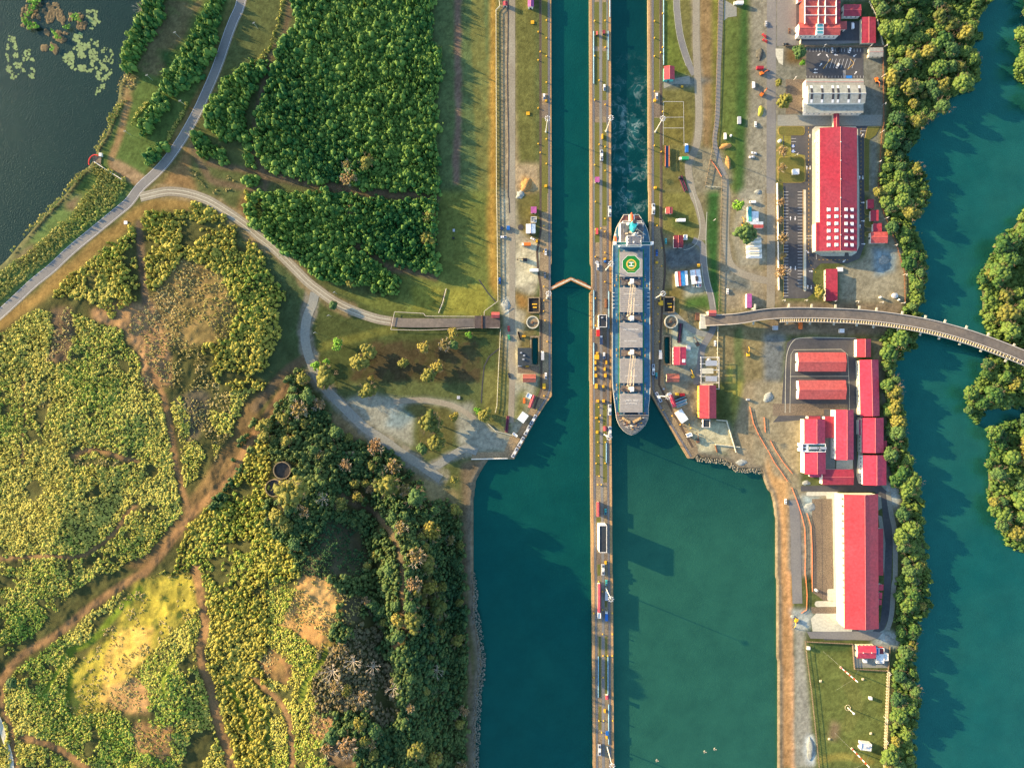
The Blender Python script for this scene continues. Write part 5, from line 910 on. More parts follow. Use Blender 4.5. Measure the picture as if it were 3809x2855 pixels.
# ------------------------------------------------------------------ buildings
def roofm(name, c, ax, per=1.0, dep=.22): return mat(name, c, .5, .26, .5, spec=.35, stripe=(ax, per, dep), big=.035, c2=tuple(min(.8, v * k_ + a_) for v, k_, a_ in zip(c, (.80, .95, 1), (.01, .02, .02))))
RC = {'crimson': (0.36,0.026,0.045), 'salmon': (0.50,0.085,0.07), 'hot': (0.60,0.040,0.075), 'pink': (0.50,0.050,0.062), 'rust': (0.36,0.10,0.06), 'maroon': (0.20,0.02,0.03), 'grey': (0.34,0.32,0.27), 'white': (0.68,0.70,0.72), 'purple': (0.34,0.07,0.24), 'plum': (0.40,0.05,0.12), 'black': (0.035,0.035,0.04), 'blue': (0.03,0.22,0.5), 'teal': (0.06,0.36,0.36), 'yellow': (0.75,0.42,0.03)}
def rm(c, ax): return roofm(f'{c}_roof_{"xy"[ax]}', RC[c], ax)
WM = {'white': Mwall, 'cream': Mcream, 'teal': mat('teal_wall', (0.10,0.42,0.40), .8, .1), 'grey': Mcl, 'dark': Mcd, 'yellow': mat('yellow_wall', (0.7,0.42,0.06), .8, .1), 'red': mat('red_wall', (0.6,0.05,0.05), .8, .1), 'blue': mat('blue_wall', (0.05,0.25,0.5), .7, .1)}
Mglass = mat('skylight_glass', (0.62,0.66,0.70), .3, .06, .8, spec=.6); Mridge = mat('ridge_cap', (0.62,0.16,0.15), .5, .1)
def quadframe(t, pts, z):                   # four corners of the roof edge (TL, TR, BR, BL) seen at height z
    w_ = [Vector(W(S(t[i] if isinstance(t, (list, tuple)) else t, *p), z)) for i, p in enumerate(pts)]
    c = sum(w_, Vector((0, 0))) / 4; ex = ((w_[1] - w_[0]) + (w_[2] - w_[3])) / 2; ey = ((w_[0] - w_[3]) + (w_[1] - w_[2])) / 2
    return c, ex.length, ey.length, math.atan2(ex.y, ex.x)
def building(name, label, cat, t, q, h, axis='y', roof='crimson', wall='white', rise=None, ridge=.5, win=0, door=True, sky=None, group=None, over=.5, kind='gable', slant=None, vents=0, units=0):
    if len(q) == 2: (x0, y0), (x1, y1) = q; q = [(x0, y0), (x1, y0), (x1, y1), (x0, y1)]
    c, Lx, Ly, a = quadframe(t, q, h); T = thing(name, label, cat, (c.x, c.y, 0), a, group)
    a_ = (axis == 'x'); L_, Wd = (Lx, Ly) if a_ else (Ly, Lx)      # L along ridge, Wd across
    def l(u, v, z): return (u, v, z) if a_ else (v, u, z)            # u along ridge, v across
    rise = Wd * .12 if rise is None else rise
    if kind == 'flat': rise = 0.0
    zr = h + rise; o_ = over; b = MB()
    if kind == 'flat':
        b.box(0, 0, h - .35, Lx, Ly, .35); 
        if over < .2:
            for sx, sy, bx, by in ((0, Ly / 2 - .15, Lx, .3), (0, -Ly / 2 + .15, Lx, .3), (Lx / 2 - .15, 0, .3, Ly - .6), (-Lx / 2 + .15, 0, .3, Ly - .6)): b.box(sx, sy, h, bx, by, .5, mi=1)
    else:
        vr = (-.5 + ridge) * Wd * (1 if not a_ else -1)
        if kind == 'shed': pr = [(-Wd / 2, h), (Wd / 2, h + rise)]
        else: pr = [(-Wd / 2, h), (vr, zr), (Wd / 2, h)]
        for (v0, z0), (v1, z1) in zip(pr[:-1], pr[1:]):
            b.add([l(-L_ / 2, v0, z0), l(L_ / 2, v0, z0), l(L_ / 2, v1, z1), l(-L_ / 2, v1, z1)] + [l(-L_ / 2, v0, z0 - .15), l(L_ / 2, v0, z0 - .15), l(L_ / 2, v1, z1 - .15), l(-L_ / 2, v1, z1 - .15)], [(0, 1, 2, 3), (7, 6, 5, 4), (0, 4, 5, 1), (1, 5, 6, 2), (2, 6, 7, 3), (3, 7, 4, 0)])
    seam_ax = 0 if (axis == 'x') else 1
    ro = b.build('roof', [rm(roof, seam_ax), Mwh], T)
    if kind == 'gable': MB().tube(l(-L_ / 2, vr, zr + .02), l(L_ / 2, vr, zr + .02), .16, n=5).build('ridge_cap', Mridge, ro)
    b = MB(); w2, l2 = Wd / 2 - o_, L_ / 2 - o_
    if kind == 'gable':
        k = (h - .2); zt = lambda v: h + rise * (1 - abs(v - vr) / (Wd / 2 + abs(vr) if (v - vr) * vr < 0 else Wd / 2 - abs(vr) + 1e-6)) - .2
        pf = [(-w2, 0), (w2, 0), (w2, h - .16), (vr, zr - .2), (-w2, h - .16)]
    elif kind == 'shed': pf = [(-w2, 0), (w2, 0), (w2, h + rise * .92 - .2), (-w2, h - .2)]
    else: pf = [(-w2, 0), (w2, 0), (w2, h - .352), (-w2, h - .352)]
    n = len(pf); vs = [l(-l2, v, z) for v, z in pf] + [l(l2, v, z) for v, z in pf]
    b.add(vs, [tuple(range(n)), tuple(range(2 * n - 1, n - 1, -1))] + [(i, i + n, (i + 1) % n + n, (i + 1) % n) for i in range(n)]); b.build('wall', WM[wall], T)
    # windows on both long sides, a door on the short one
    for k in range(win):
        u = (-.5 + (k + .5) / win) * (L_ - 3); ww = min(1.6, (L_ - 3) / win * .5); z0 = h * .42; hh = min(1.5, h * .35)
        for sv in (-1, 1):
            v = sv * (w2 + .02); b = MB(); b.box(*l(u, v, z0)[:2], z0, *((ww, .12) if a_ else (.12, ww)), hh); fr = b.build('window', Mwh, T)
            MB().box(*l(u, sv * (w2 + .06), z0)[:2], z0 + .12, *((ww * .82, .1) if a_ else (.1, ww * .82)), hh - .24).build('pane', Mgl, fr)
    if door:
        b = MB(); b.box(*l(-(l2 + .03), 0, 0)[:2], 0.02, *((.14, 1.6) if a_ else (1.6, .14)), min(2.4, h - .5)); d_ = b.build('door', Mdk, T); MB().ball(*l(-(l2 + .14), .5, 1.1), .08).build('handle', Mst, d_)
    if sky:
        for (u, v) in sky:                 # fractions of the roof
            vv = v * Wd; zz = zr - rise * abs(vv - vr) / (Wd / 2 + (abs(vr) if (vv - vr) * vr < 0 else -abs(vr))) ; b = MB()
            b.box(*l(u * L_, vv, 0)[:2], zz - .25, *((3.0, 2.9) if a_ else (2.9, 3.0)), .75, taper=.8); b.build('skylight', Mglass, ro)
    g = random.Random(hash(label) % 999)
    for k in range(vents):
        u = (-.45 + .9 * (k + .5) / vents) * L_; b = MB(); x_, y_, _ = l(u, vr if kind == 'gable' else 0, 0); b.cyl(x_, y_, zr, zr + .5, .35, n=8); b.ball(x_, y_, zr + .65, .5, .35); b.build('roof_vent', Mst, ro)
    for k in range(units):
        b = MB(); x_ = (g.random() - .5) * Lx * .6; y_ = (g.random() - .5) * Ly * .6; b.box(x_, y_, h + (.0 if kind == 'flat' else rise * .3), 1.6, 1.2, 1.2); b.cyl(x_, y_, h + 1.2, h + 1.28, .4, n=8); b.build('air_conditioner', Mst, ro)
    return T
B_ = building
S9 = lambda x, y: (x, y)
# east site, north to south
T = B_('workshop_hall', 'salmon hall with saw-toothed folds of roof and a blue glass canopy at its south end', 'building', 'D1', ((280, 195), (635, 302)), 8, 'x', 'salmon', 'white', rise=1.6, win=8)
c, Lx, Ly, a = quadframe('D1', [(430, 208), (492, 208), (492, 297), (430, 297)], 9.6); b = MB(); b.box(c.x - T.location.x, c.y - T.location.y, 8, Lx, Ly, 2.2); cp_ = b.build('canopy', Mwh, T); b = MB()
for k in range(3): b.box(c.x - T.location.x, c.y - T.location.y - Ly * .33 + k * Ly * .33, 10.2, Lx * .8, Ly * .25, .12)
b.build('pane', mat('blue_glass', (.05,.22,.26), .1, .3, .6, spec=.6), cp_)
for k, (y0, y1) in enumerate(((-190, -135), (-125, -62), (-62, 0), (0, 62), (62, 135), (135, 208))):     # folded roof bays step up to the north
    c, Lx, Ly, a = quadframe('D1', [(330, y0), (598, y0), (598, y1), (330, y1)], 10 + .0); b = MB(); X0, Y0 = c.x - T.location.x, c.y - T.location.y
    b.add([(X0 - Lx/2, Y0 - Ly/2, 9.2), (X0 + Lx/2, Y0 - Ly/2, 9.2), (X0 + Lx/2, Y0 + Ly/2, 11.2), (X0 - Lx/2, Y0 + Ly/2, 11.2), (X0 - Lx/2, Y0 - Ly/2, 0), (X0 + Lx/2, Y0 - Ly/2, 0), (X0 + Lx/2, Y0 + Ly/2, 0), (X0 - Lx/2, Y0 + Ly/2, 0)], [(0,1,2,3),(4,5,1,0),(5,6,2,1),(6,7,3,2),(7,4,0,3)]); ro = b.build('roof', rm('salmon', 0), T)
    b = MB()
    for xf in (-.5, -.07, .15, .5): b.box(X0 + xf * Lx, Y0, 10.2, .45, Ly, 1.1)
    b.box(X0, Y0 + Ly / 2 - .2, 10.9, Lx, .4, .6); b.build('roof_rib', Mwh, ro)
c, Lx, Ly, a = quadframe('D1', [(598, -200), (636, -200), (636, 196), (598, 196)], 8); b = MB(); b.box(c.x - T.location.x, c.y - T.location.y, 0, Lx - .3, Ly, 8, mi=1); b.box(c.x - T.location.x, c.y - T.location.y, 8, Lx, Ly, .4); b.build('side_wing', [rm('crimson', 1), Mwall], T)
B_('garage', 'crimson rectangular shed with white eaves right of the saw-toothed hall', 'garage', 'D1', ((665, 38), (815, 140)), 5, 'x', 'crimson', 'white', rise=.8, win=3)
B_('carport', 'tall crimson carport roof standing alone beside the fence and the mangroves', 'carport', 'D1', ((820, 148), (942, 370)), 4.5, 'y', 'crimson', 'grey', rise=.5, ridge=.5, door=False)
B_('shed', 'small salmon lean-to between the saw-toothed hall and the white van', 'shed', 'D1', ((638, 185), (690, 256)), 4, 'y', 'salmon', 'white', rise=.7, kind='shed')
B_('annex', 'sliver of red roof at the top edge left of the saw-toothed hall', 'building', 'D1', ((275, -60), (330, 14)), 5, 'y', 'crimson', 'white', rise=.8)
# grey skylit hall
T = B_('grey_hall', 'grey-beige hall with raised roof and six dark skylight strips', 'building', 'D1', ((340, 676), (835, 968)), 7, 'x', 'grey', 'white', rise=.6, ridge=.1, win=10)
c, Lx, Ly, a = quadframe('D1', [(358, 730), (850, 730), (850, 885), (358, 885)], 10.5); X0, Y0 = c.x - T.location.x, c.y - T.location.y; b = MB()
b.box(X0, Y0, 6.5, Lx - .6, Ly - .6, 3.7, mi=1)
for s_ in (-1, 1): b.add([(X0 - Lx/2, Y0 + s_ * Ly/2, 10.4), (X0 + Lx/2, Y0 + s_ * Ly/2, 10.4), (X0 + Lx/2, Y0 + .0, 12.2), (X0 - Lx/2, Y0, 12.2)], [(0,1,2,3) if s_ < 0 else (3,2,1,0)])
mo = b.build('monitor_roof', [rm('grey', 1), Mwall], T)
for xs in (395, 485, 577, 622, 713, 805):
    u = W(S('D1', xs, 800), 12)[0] - T.location.x
    b = MB()
    for s_ in (-1, 1):
        zz = lambda f: 12.2 - 1.8 * f + .1
        for f0, f1, mi in ((.06, .62, 0), (.62, .95, 1)):
            b.add([(u - .9, Y0 + s_ * Ly/2 * f0, zz(f0)), (u + .9, Y0 + s_ * Ly/2 * f0, zz(f0)), (u + .9, Y0 + s_ * Ly/2 * f1, zz(f1)), (u - .9, Y0 + s_ * Ly/2 * f1, zz(f1))], [(0,1,2,3) if s_ > 0 else (3,2,1,0)], mi)
    b.build('skylight', [Mdk, Mwh], mo)
MB().tube((X0 - Lx/2, Y0, 12.3), (X0 + Lx/2, Y0, 12.3), .2).build('ridge_cap', Mwh, mo)
B_('guardhouse', 'small cream flat-roofed hut in the corner of the arrow-marked parking lot', 'hut', 'D1', ((882, 408), (1004, 487)), 4, 'x', 'grey', 'cream', rise=.4, win=2)
B_('covered_walkway', 'narrow crimson walkway roof linking the grey hall to the long crimson hall', 'walkway', 'D1', ((579, 968), (629, 1096)), 4.5, 'y', 'crimson', 'grey', rise=.5, door=False)
y2 = lambda y: y + 710 / Q
sk = [(-.5 + (y2(y) - 1095) / (y2(515) - 1095), (x - 618) / 336) for y in (163, 223, 284, 344, 405, 465) for x in (527, 592, 678, 736)]
T = B_('crimson_hall', 'long crimson hall with twenty-four square skylights at its south end', 'building', 'D1', [(460, 1095), (776, 1095), (786, y2(515)), (462, y2(515))], 9, 'y', 'crimson', 'cream', rise=2.4, ridge=.52, win=16, sky=[(-u, v) for u, v in sk], vents=6)
c, Lx, Ly, a = quadframe('D2', [(428, 270), (466, 270), (466, 515), (428, 515)], 8); b = MB(); b.box(c.x - T.location.x, c.y - T.location.y, 0, Lx - .5, Ly - .5, 7.8, mi=1); b.box(c.x - T.location.x, c.y - T.location.y, 7.8, Lx, Ly, .9); b.build('side_wing', [rm('crimson', 1), Mcream], T)
B_('hut', 'crimson hut, northernmost of the stepped huts east of the ring road', 'hut', 'D2', ((870, 72), (923, 152)), 3.5, 'y', 'crimson', rise=.5, kind='shed'); B_('hut', 'crimson hut, middle of the stepped huts east of the ring road', 'hut', 'D2', ((897, 164), (963, 258)), 3.5, 'y', 'crimson', rise=.5, kind='shed'); B_('hut', 'crimson hut touching the salmon-roofed hut below it', 'hut', 'D2', ((918, 277), (990, 350)), 3.5, 'y', 'crimson', rise=.5, kind='shed')
B_('hut', 'wide salmon-roofed hut with white walls at the end of the stepped huts', 'hut', 'D2', [(905, 352), (1040, 350), (1044, 447), (892, 447)], 4.5, 'x', 'salmon', rise=.7, win=3)
B_('shed', 'narrow crimson shed standing alone south of the ring road', 'shed', 'D2', [(524, 668), (610, 668), (613, 942), (500, 942)], 4.5, 'y', 'crimson', 'grey', rise=.5, kind='shed', win=4)
B_('barracks', 'upper of the two long red-striped halls in the black asphalt yard', 'building', 'D2', ((272, 1382), (684, 1546)), 5.5, 'x', 'salmon', 'white', rise=1.8, win=8, group='twin halls in the asphalt yard'); B_('barracks', 'lower of the two long red-striped halls in the black asphalt yard', 'building', 'D3', ((278, -15), (685, 149)), 5.5, 'x', 'salmon', 'white', rise=1.8, win=8, group='twin halls in the asphalt yard')
B_('shed', 'short two-toned red shed at the corner below the elevated road', 'building', 'D2', ((778, 1267), (900, 1423)), 5.5, 'y', 'pink', 'white', rise=1.3, ridge=.55, win=3)
B_('leaning_shed', 'long bright red shed set slightly askew beside the twin halls', 'building', 'D3', [(782, -187), (946, -190), (991, 290), (828, 294)], 7, 'y', 'hot', 'grey', rise=2.2, ridge=.57, win=10)
B_('office_block', 'striped red hall on the west edge of the red complex, north part', 'building', 'D3', ((328, 318), (507, 528)), 9, 'y', 'hot', 'white', rise=2.0, ridge=.56, win=6)
B_('stair_tower', 'white flat tower block with a dark lightwell between two red roofs', 'building', 'D3', ((312, 528), (510, 600)), 10, 'x', 'white', 'white', kind='flat', over=.1, units=2); 
T = [o for o in bpy.data.objects if o.name == 'stair_tower'][0]; c, Lx, Ly, a = quadframe('D3', [(365, 538), (505, 538), (505, 592), (365, 592)], 10); b = MB(); b.box(c.x - T.location.x, c.y - T.location.y, 10.01, Lx, Ly, .12); lw = b.build('lightwell', mat('dark_glass', (.01,.05,.05), .2, .2), T); b = MB(); b.box(c.x - T.location.x - 2.6, c.y - T.location.y, 10.1, 7, 2.2, 1.1); b.box(c.x - T.location.x + 5, c.y - T.location.y, 10.1, 5, 2.2, 1.1); b.build('plant_box', Mst, lw)
for k in range(4):
    x_, y_ = W(S('D3', 322 + (k % 2) * 14, 548 + (k // 2) * 26), 10); MB().box(x_ - T.location.x, y_ - T.location.y, 10.0, 1.3, 1.6, .1).build('hatch', Mdk, T)
B_('office_block', 'striped red hall on the west edge of the red complex, south part', 'building', 'D3', ((330, 602), (512, 789)), 9, 'y', 'hot', 'white', rise=2.0, ridge=.56, win=5)
B_('office_block', 'tall red hall in the middle of the complex above the white chillers', 'building', 'D3', ((597, 238), (751, 666)), 10, 'y', 'hot', 'white', rise=2.2, ridge=.57, win=10)
B_('link_roof', 'low red striped roof joining the west hall to the tall red hall', 'building', 'D3', ((505, 293), (600, 480)), 6, 'y', 'crimson', 'white', rise=.8, kind='shed'); B_('porch', 'small red strip of porch roof at the north wall of the west hall', 'porch', 'D3', ((362, 292), (466, 320)), 6, 'x', 'crimson', rise=.4, kind='shed', door=False)
B_('office_block', 'wide plain crimson roof closing the complex on its south side', 'building', 'D3', ((482, 748), (750, 881)), 6.5, 'x', 'crimson', 'white', rise=.9, win=7); B_('porch', 'small dark red porch at the south foot of the west hall', 'porch', 'D3', ((375, 790), (480, 815)), 4, 'x', 'plum', rise=.4, kind='shed', door=False)
B_('warehouse', 'red warehouse with a notch, upper of the two along the fence', 'building', 'D3', ((820, 307), (1008, 607)), 8, 'y', 'hot', 'grey', rise=2.2, ridge=.56, win=8); B_('annex', 'small crimson annex on the east side of the upper warehouse', 'building', 'D3', ((1003, 503), (1034, 607)), 6, 'y', 'crimson', rise=.4, kind='shed', door=False); B_('annex', 'narrow dark crimson annex on the west side of the upper warehouse', 'building', 'D3', ((798, 323), (830, 455)), 5.5, 'y', 'plum', rise=.4, kind='shed', door=False)
B_('warehouse', 'red warehouse, lower of the two along the fence above the longest hall', 'building', 'D3', ((830, 627), (1032, 883)), 8, 'y', 'hot', 'white', rise=2.2, ridge=.54, win=7)
y4 = lambda y: y + (2135 - 1420) / Q
T = B_('long_hall', 'longest red hall by the river with a white west gallery of dark windows', 'building', 'D3', [(663, 962), (956, 962), (972, y4(465)), (678, y4(468))], 12, 'y', 'pink', 'cream', rise=3.0, ridge=.56, win=24, vents=0)
for k in range(15):
    y = 1000 + k * 62 * 1.02; x_, y_ = W(S('D3', 659 + (y - 1000) * .012, y), 9.5); p = T.matrix_basis.inverted() @ Vector((x_, y_, 0)); 
    MB().box(p.x - .3, p.y, 9.2, .5, 1.3, 1.2).build('window', Mdk, T)
c, Lx, Ly, a = quadframe('D3', [(636, 965), (672, 962), (682, y4(430)), (650, y4(430))], 9); b = MB(); p = T.matrix_basis.inverted() @ Vector((c.x, c.y, 0)); b.box(p.x, p.y, 0, Lx, Ly, 9, R(.6)); b.build('gallery', Mwall, T)
c, Lx, Ly, a = quadframe('D3', [(621, 965), (637, 965), (648, y4(425)), (632, y4(425))], 4.2); b = MB(); p = T.matrix_basis.inverted() @ Vector((c.x, c.y, 0)); b.box(p.x, p.y, 3.6, Lx, Ly, .5, R(.6)); b.build('awning', rm('hot', 1), T)
B_('annex', 'long low pink annex along the river side of the longest hall', 'building', 'D3', [(956, 1255), (986, 1255), (1018, 1655), (966, 1655)], 6.5, 'y', 'pink', rise=.5, kind='shed', door=False)
for k, (y0, y1, x1, lb) in enumerate(((85, 138, 1006, 'upper'), (155, 207, 995, 'middle'), (215, 262, 990, 'lower'))): B_('annex', f'{lb} of three little red annexes on the river side of the longest hall', 'building', 'D4', ((966, y0), (x1, y1)), 5, 'x', 'hot', rise=.4, kind='shed', door=False)
B_('guardhouse', 'red-roofed guard house in the fenced yard above the antenna field', 'building', 'D4', ((782, 610), (940, 719)), 5, 'x', 'hot', 'cream', rise=1.4, win=4, vents=2)
B_('container', 'blue container against the east gable of the red guard house', 'container', 'D4', ((941, 628), (966, 690)), 3, 'y', 'blue', 'blue', kind='flat', over=.05); B_('container', 'pale lavender container below the blue one in the guard yard', 'container', 'D4', ((946, 686), (1010, 760)), 3, 'x', 'white', 'white', kind='flat', over=.05, units=1); B_('container', 'white upright container nearest the mangroves in the guard yard', 'container', 'D4', ((1014, 676), (1047, 738)), 3, 'y', 'white', 'white', kind='flat', over=.05); B_('container', 'small red box between the blue and lavender containers', 'container', 'D4', ((968, 630), (1012, 684)), 3, 'y', 'maroon', 'red', kind='flat', over=.05)
T = B_('equipment_cabin', 'pale cabin on stilts with steps standing in the antenna field', 'cabin', 'D4', [(815, 1440), (905, 1452), (900, 1512), (812, 1500)], 4.5, 'x', 'white', 'white', kind='flat', over=.05, units=2)
# lockside, east bank
B_('house', 'pink-red house with teal wall by the side road east of the right lock', 'building', 'C1', ((1312, 568), (1403, 683)), 5, 'y', 'pink', 'teal', rise=1.6, win=3)
B_('kiosk', 'small plum kiosk roof on the centre wall beside the wake', 'kiosk', 'C1', ((721, 1515), (760, 1562)), 4, 'y', 'purple', rise=.4, kind='shed')
B_('kiosk', 'salmon kiosk standing on grass beside the round shaded lawn', 'kiosk', 'C2', ((1327, 138), (1387, 195)), 4, 'y', 'salmon', rise=.5)
B_('house', 'dark maroon square roof with white frame at the black tarmac bend', 'building', 'C2', ((1396, 380), (1478, 487)), 4.5, 'y', 'maroon', 'white', rise=.4, win=2); B_('hut', 'small white hut touching the maroon-roofed house', 'hut', 'C2', ((1480, 375), (1512, 418)), 3, 'y', 'white', kind='flat', over=.1)
for i, (x0, x1, c_, lb) in enumerate(((1412, 1428, 'white', 'thin white strip roof, west edge of the striped row'), (1428, 1451, 'salmon', 'red strip roof in the striped row'), (1451, 1485, 'blue', 'steel blue strip roof in the striped row'), (1485, 1512, 'white', 'wide white strip roof, east edge of the striped row'))): B_('shed', lb + ' by the tarmac yard', 'shed', 'C2', [(x0, 690 - i * 1.5), (x1, 689 - i * 1.5), (x1 + 8, 816 - i * 3), (x0 + 8, 818 - i * 3)], 3.6, 'y', c_, 'white', rise=.3, kind='shed', over=.1)
T = B_('house', 'white-roofed building with a small dark courtyard notch', 'building', 'C2', [(1535, 680), (1620, 668), (1638, 790), (1552, 799)], 4.2, 'y', 'white', 'white', rise=.5, ridge=.5, win=3); c, Lx, Ly, a = quadframe('C2', [(1577,732),(1602,730),(1606,770),(1581,772)], 4.6); MB().box(c.x - T.location.x, c.y - T.location.y, 4.3, Lx, Ly, .6).build('lightwell', Mdk, T)
for x, c_, lb in ((1562, 'yellow', 'yellow'), (1600, 'teal', 'green'), (1622, 'hot', 'red')): B_('bin_store', f'{lb} lidded box in front of the notched white building', 'box', 'C2', ((x - 11, 797), (x + 9, 824)), 2.0, 'y', c_, 'grey', kind='flat', over=.05, door=False)
B_('gatehouse', 'salmon hipped gatehouse at the west end of the elevated road', 'gatehouse', 'C2', ((1692, 1021), (1758, 1070)), 9, 'x', 'salmon', 'grey', rise=1.2); B_('gatehouse', 'salmon hipped gatehouse at the east end of the old ramp', 'gatehouse', 'B2', ((2022, 1037), (2092, 1086)), 7, 'x', 'salmon', 'grey', rise=1.2)
B_('workshop', 'bright hot-pink roof with one pale skylight beside the narrow dock', 'building', 'C2', ((1392, 1335), (1502, 1489)), 5, 'y', 'hot', 'white', rise=.9, win=4, sky=[(-.28, .3)])
B_('workshop', 'rusty salmon roof south of the hot-pink one on the east lockside', 'building', 'C2', ((1334, 1565), (1444, 1636)), 5, 'x', 'rust', 'cream', rise=1.2, win=3); B_('workshop', 'dusty salmon roof on the west lockside below the black-roofed store', 'building', 'C2', ((103, 1568), (214, 1638)), 5, 'x', 'rust', 'cream', rise=1.2, win=3)
B_('warehouse', 'tall pink-red warehouse with a yellow west wall near the basin', 'building', 'C3', ((1614, 28), (1760, 311)), 8, 'y', 'pink', 'yellow', rise=1.8, ridge=.54, win=8)
B_('flat_shed', 'tilted white-blue shed roof beside the east guide wall', 'shed', 'C3', [(1403, 268), (1462, 231), (1520, 318), (1468, 356)], 4.5, 'y', 'white', 'white', rise=.4, kind='shed'); B_('flat_shed', 'tilted white-blue shed roof beside the west guide wall', 'shed', 'C3', [(100, 250), (154, 290), (106, 354), (56, 318)], 4.5, 'y', 'white', 'white', rise=.4, kind='shed')
B_('guide_shed', 'hot-pink slanting shed with a white head beside the parked machines', 'shed', 'C3', [(1352, 112), (1384, 100), (1417, 208), (1386, 220)], 4, 'y', 'hot', 'white', rise=.5); B_('guide_shed', 'white square head of the slanting hot-pink shed', 'shed', 'C3', [(1336, 100), (1368, 92), (1380, 104), (1348, 118)], 4, 'x', 'white', kind='flat', over=.1)
B_('guide_shed', 'pink slanting shed on the west guide wall', 'shed', 'C3', [(182, 108), (212, 116), (178, 228), (150, 216)], 4, 'y', 'pink', 'white', rise=.5); B_('guide_shed', 'pale grey slanting shed attached to the pink one on the west bank', 'shed', 'C3', [(145, 92), (184, 110), (165, 146), (128, 126)], 4, 'x', 'white', kind='flat', over=.1)
for t, x0, y0, x1, y1, h, ro_, lb in (('C3',1502,432,1556,476,3,'white','white tilted cabin halfway along the east guide wall'),('C3',12,428,62,474,3,'white','white tilted cabin on the west guide wall'),('C3',1645,320,1706,390,4,'black','navy box cabin at the foot of the pink-red warehouse')): 
    q = [(x0, y0 + 16), (x1 - 8, y0), (x1, y1 - 16), (x0 + 10, y1)] if x0 > 1000 and ro_ == 'white' else [(x0 + 12, y0), (x1, y1 - 14), (x1 - 14, y1), (x0, y0 + 18)] if ro_ == 'white' else [(x0, y0), (x1, y0), (x1, y1), (x0, y1)]
    B_('cabin', lb, 'cabin', t, q, h, 'x', ro_, 'white', kind='flat', over=.1)
# west lockside
B_('house', 'purple-red house at the top edge of the west lockside lawn', 'building', 'C1', ((145, -60), (197, 60)), 4.5, 'y', 'purple', 'white', rise=1.0); B_('kiosk', 'crimson cube hut at the top edge by the white gate', 'hut', 'B1', ((2120, 12), (2160, 50)), 3.5, 'y', 'crimson', rise=.5)
B_('kiosk', 'violet square roof on the west lockside beside dark crates', 'kiosk', 'C2', ((172, 135), (220, 190)), 4, 'y', 'purple', rise=.4, kind='shed'); B_('shed', 'white corrugated shed on the west lockside near the round dark pad', 'shed', 'C2', ((130, 283), (211, 362)), 4.5, 'y', 'white', 'white', rise=.6, win=2)
B_('store', 'flat black-roofed store beside the narrow west dock', 'building', 'C2', ((58, 1343), (178, 1492)), 5, 'y', 'black', 'grey', kind='flat', over=.3, units=3)
B_('hut', 'cluttered grey hut just below the violet square roof', 'hut', 'C2', ((172, 222), (220, 268)), 3.5, 'x', 'grey', kind='flat', over=.1, units=2)
# centre wall
T = B_('control_house', 'tall white control house with black roof on the narrow part of the centre wall', 'building', 'C3', ((757, 1228), (823, 1460)), 12, 'y', 'black', 'white', kind='flat', over=.05, win=9)
B_('kiosk', 'long pink-roofed hut north of the white control house', 'hut', 'C3', ((735, 1025), (762, 1151)), 4, 'y', 'pink', 'white', rise=.6, win=4); B_('signal_house', 'long hot-red roof with white end far south on the centre wall', 'building', 'C4', ((744, 80), (771, 328)), 5, 'y', 'hot', 'white', rise=.6, win=8); B_('signal_house', 'white end block of the long hot-red building', 'building', 'C4', ((745, 330), (772, 376)), 5, 'y', 'white', kind='flat', over=.05)
B_('kiosk', 'pink hut on the centre wall level with the bow of the ship', 'hut', 'C3', ((792, 378), (823, 419)), 3.5, 'y', 'pink', rise=.4); B_('kiosk', 'hot-pink hut near the south end of the centre wall', 'hut', 'C4', ((812, 1035), (838, 1071)), 3.5, 'y', 'hot', rise=.4); B_('machine_house', 'dark grey machinery house beside the waiting ship on the centre wall', 'building', 'C2', ((752, 1060), (822, 1166)), 7, 'y', 'black', 'cream', kind='flat', over=.15, win=4, units=1)
for x0, y0, x1, y1, c_, lb in ((731,268,745,300,'salmon','little coral hut beside the blue pipes'),(786,258,810,290,'maroon','dark red cube hut beside the blue pipes')): B_('hut', lb + ' on the centre wall', 'hut', 'C1', ((x0,y0),(x1,y1)), 3, 'y', c_, rise=.2, kind='shed')
B_('hut', 'pale-sided hut with pink roof beside the stern of the ship', 'hut', 'C2', ((728, 318), (748, 372)), 3.5, 'y', 'pink', rise=.3, kind='shed')
# shed rows right of the service road
for x0, y0, x1, y1, c_, lb in ((2033,135,2062,262,'teal','turquoise strip roof of the shed row by the bright tree'),(2064,175,2122,262,'white','pale blue roof of the shed row by the bright tree'),(2034,264,2162,288,'white','white strip roof across the foot of the shed row'),(2040,289,2164,318,'salmon','orange-red strip roof across the foot of the shed row'),(2022,880,2064,1000,'purple','violet-blue container row north of the elevated road')): B_('shed', lb, 'shed', 'C2', ((x0,y0),(x1,y1)), 3.5, 'y' if y1-y0 > 40 else 'x', c_, rise=.3, kind='shed', over=.1)
T = thing('tented_canopy', 'long pale canopy of eight peaked bays below the big round tree', 'canopy', (*W(S('C2', 2083, 485), 4), 0))
for k in range(8):
    x_, y_ = W(S('C2', 2080 + k, 414 + k * 20.5), 4); x_ -= T.location.x; y_ -= T.location.y; b = MB(); b.add([(x_-6.6,y_-1.9,3.4),(x_+6.6,y_-1.9,3.4),(x_+6.6,y_+1.9,3.4),(x_-6.6,y_+1.9,3.4),(x_-3,y_,4.6),(x_+3,y_,4.6)], [(0,1,5,4),(1,2,5),(2,3,4,5),(3,0,4)]); b.build('canopy_bay', Mwall if k % 2 else Mcl, T)
    b = MB(); b.box(x_ - 6.4, y_, 0, .2, .2, 3.4); b.box(x_ + 6.4, y_, 0, .2, .2, 3.4); b.build('post', Mst, T)
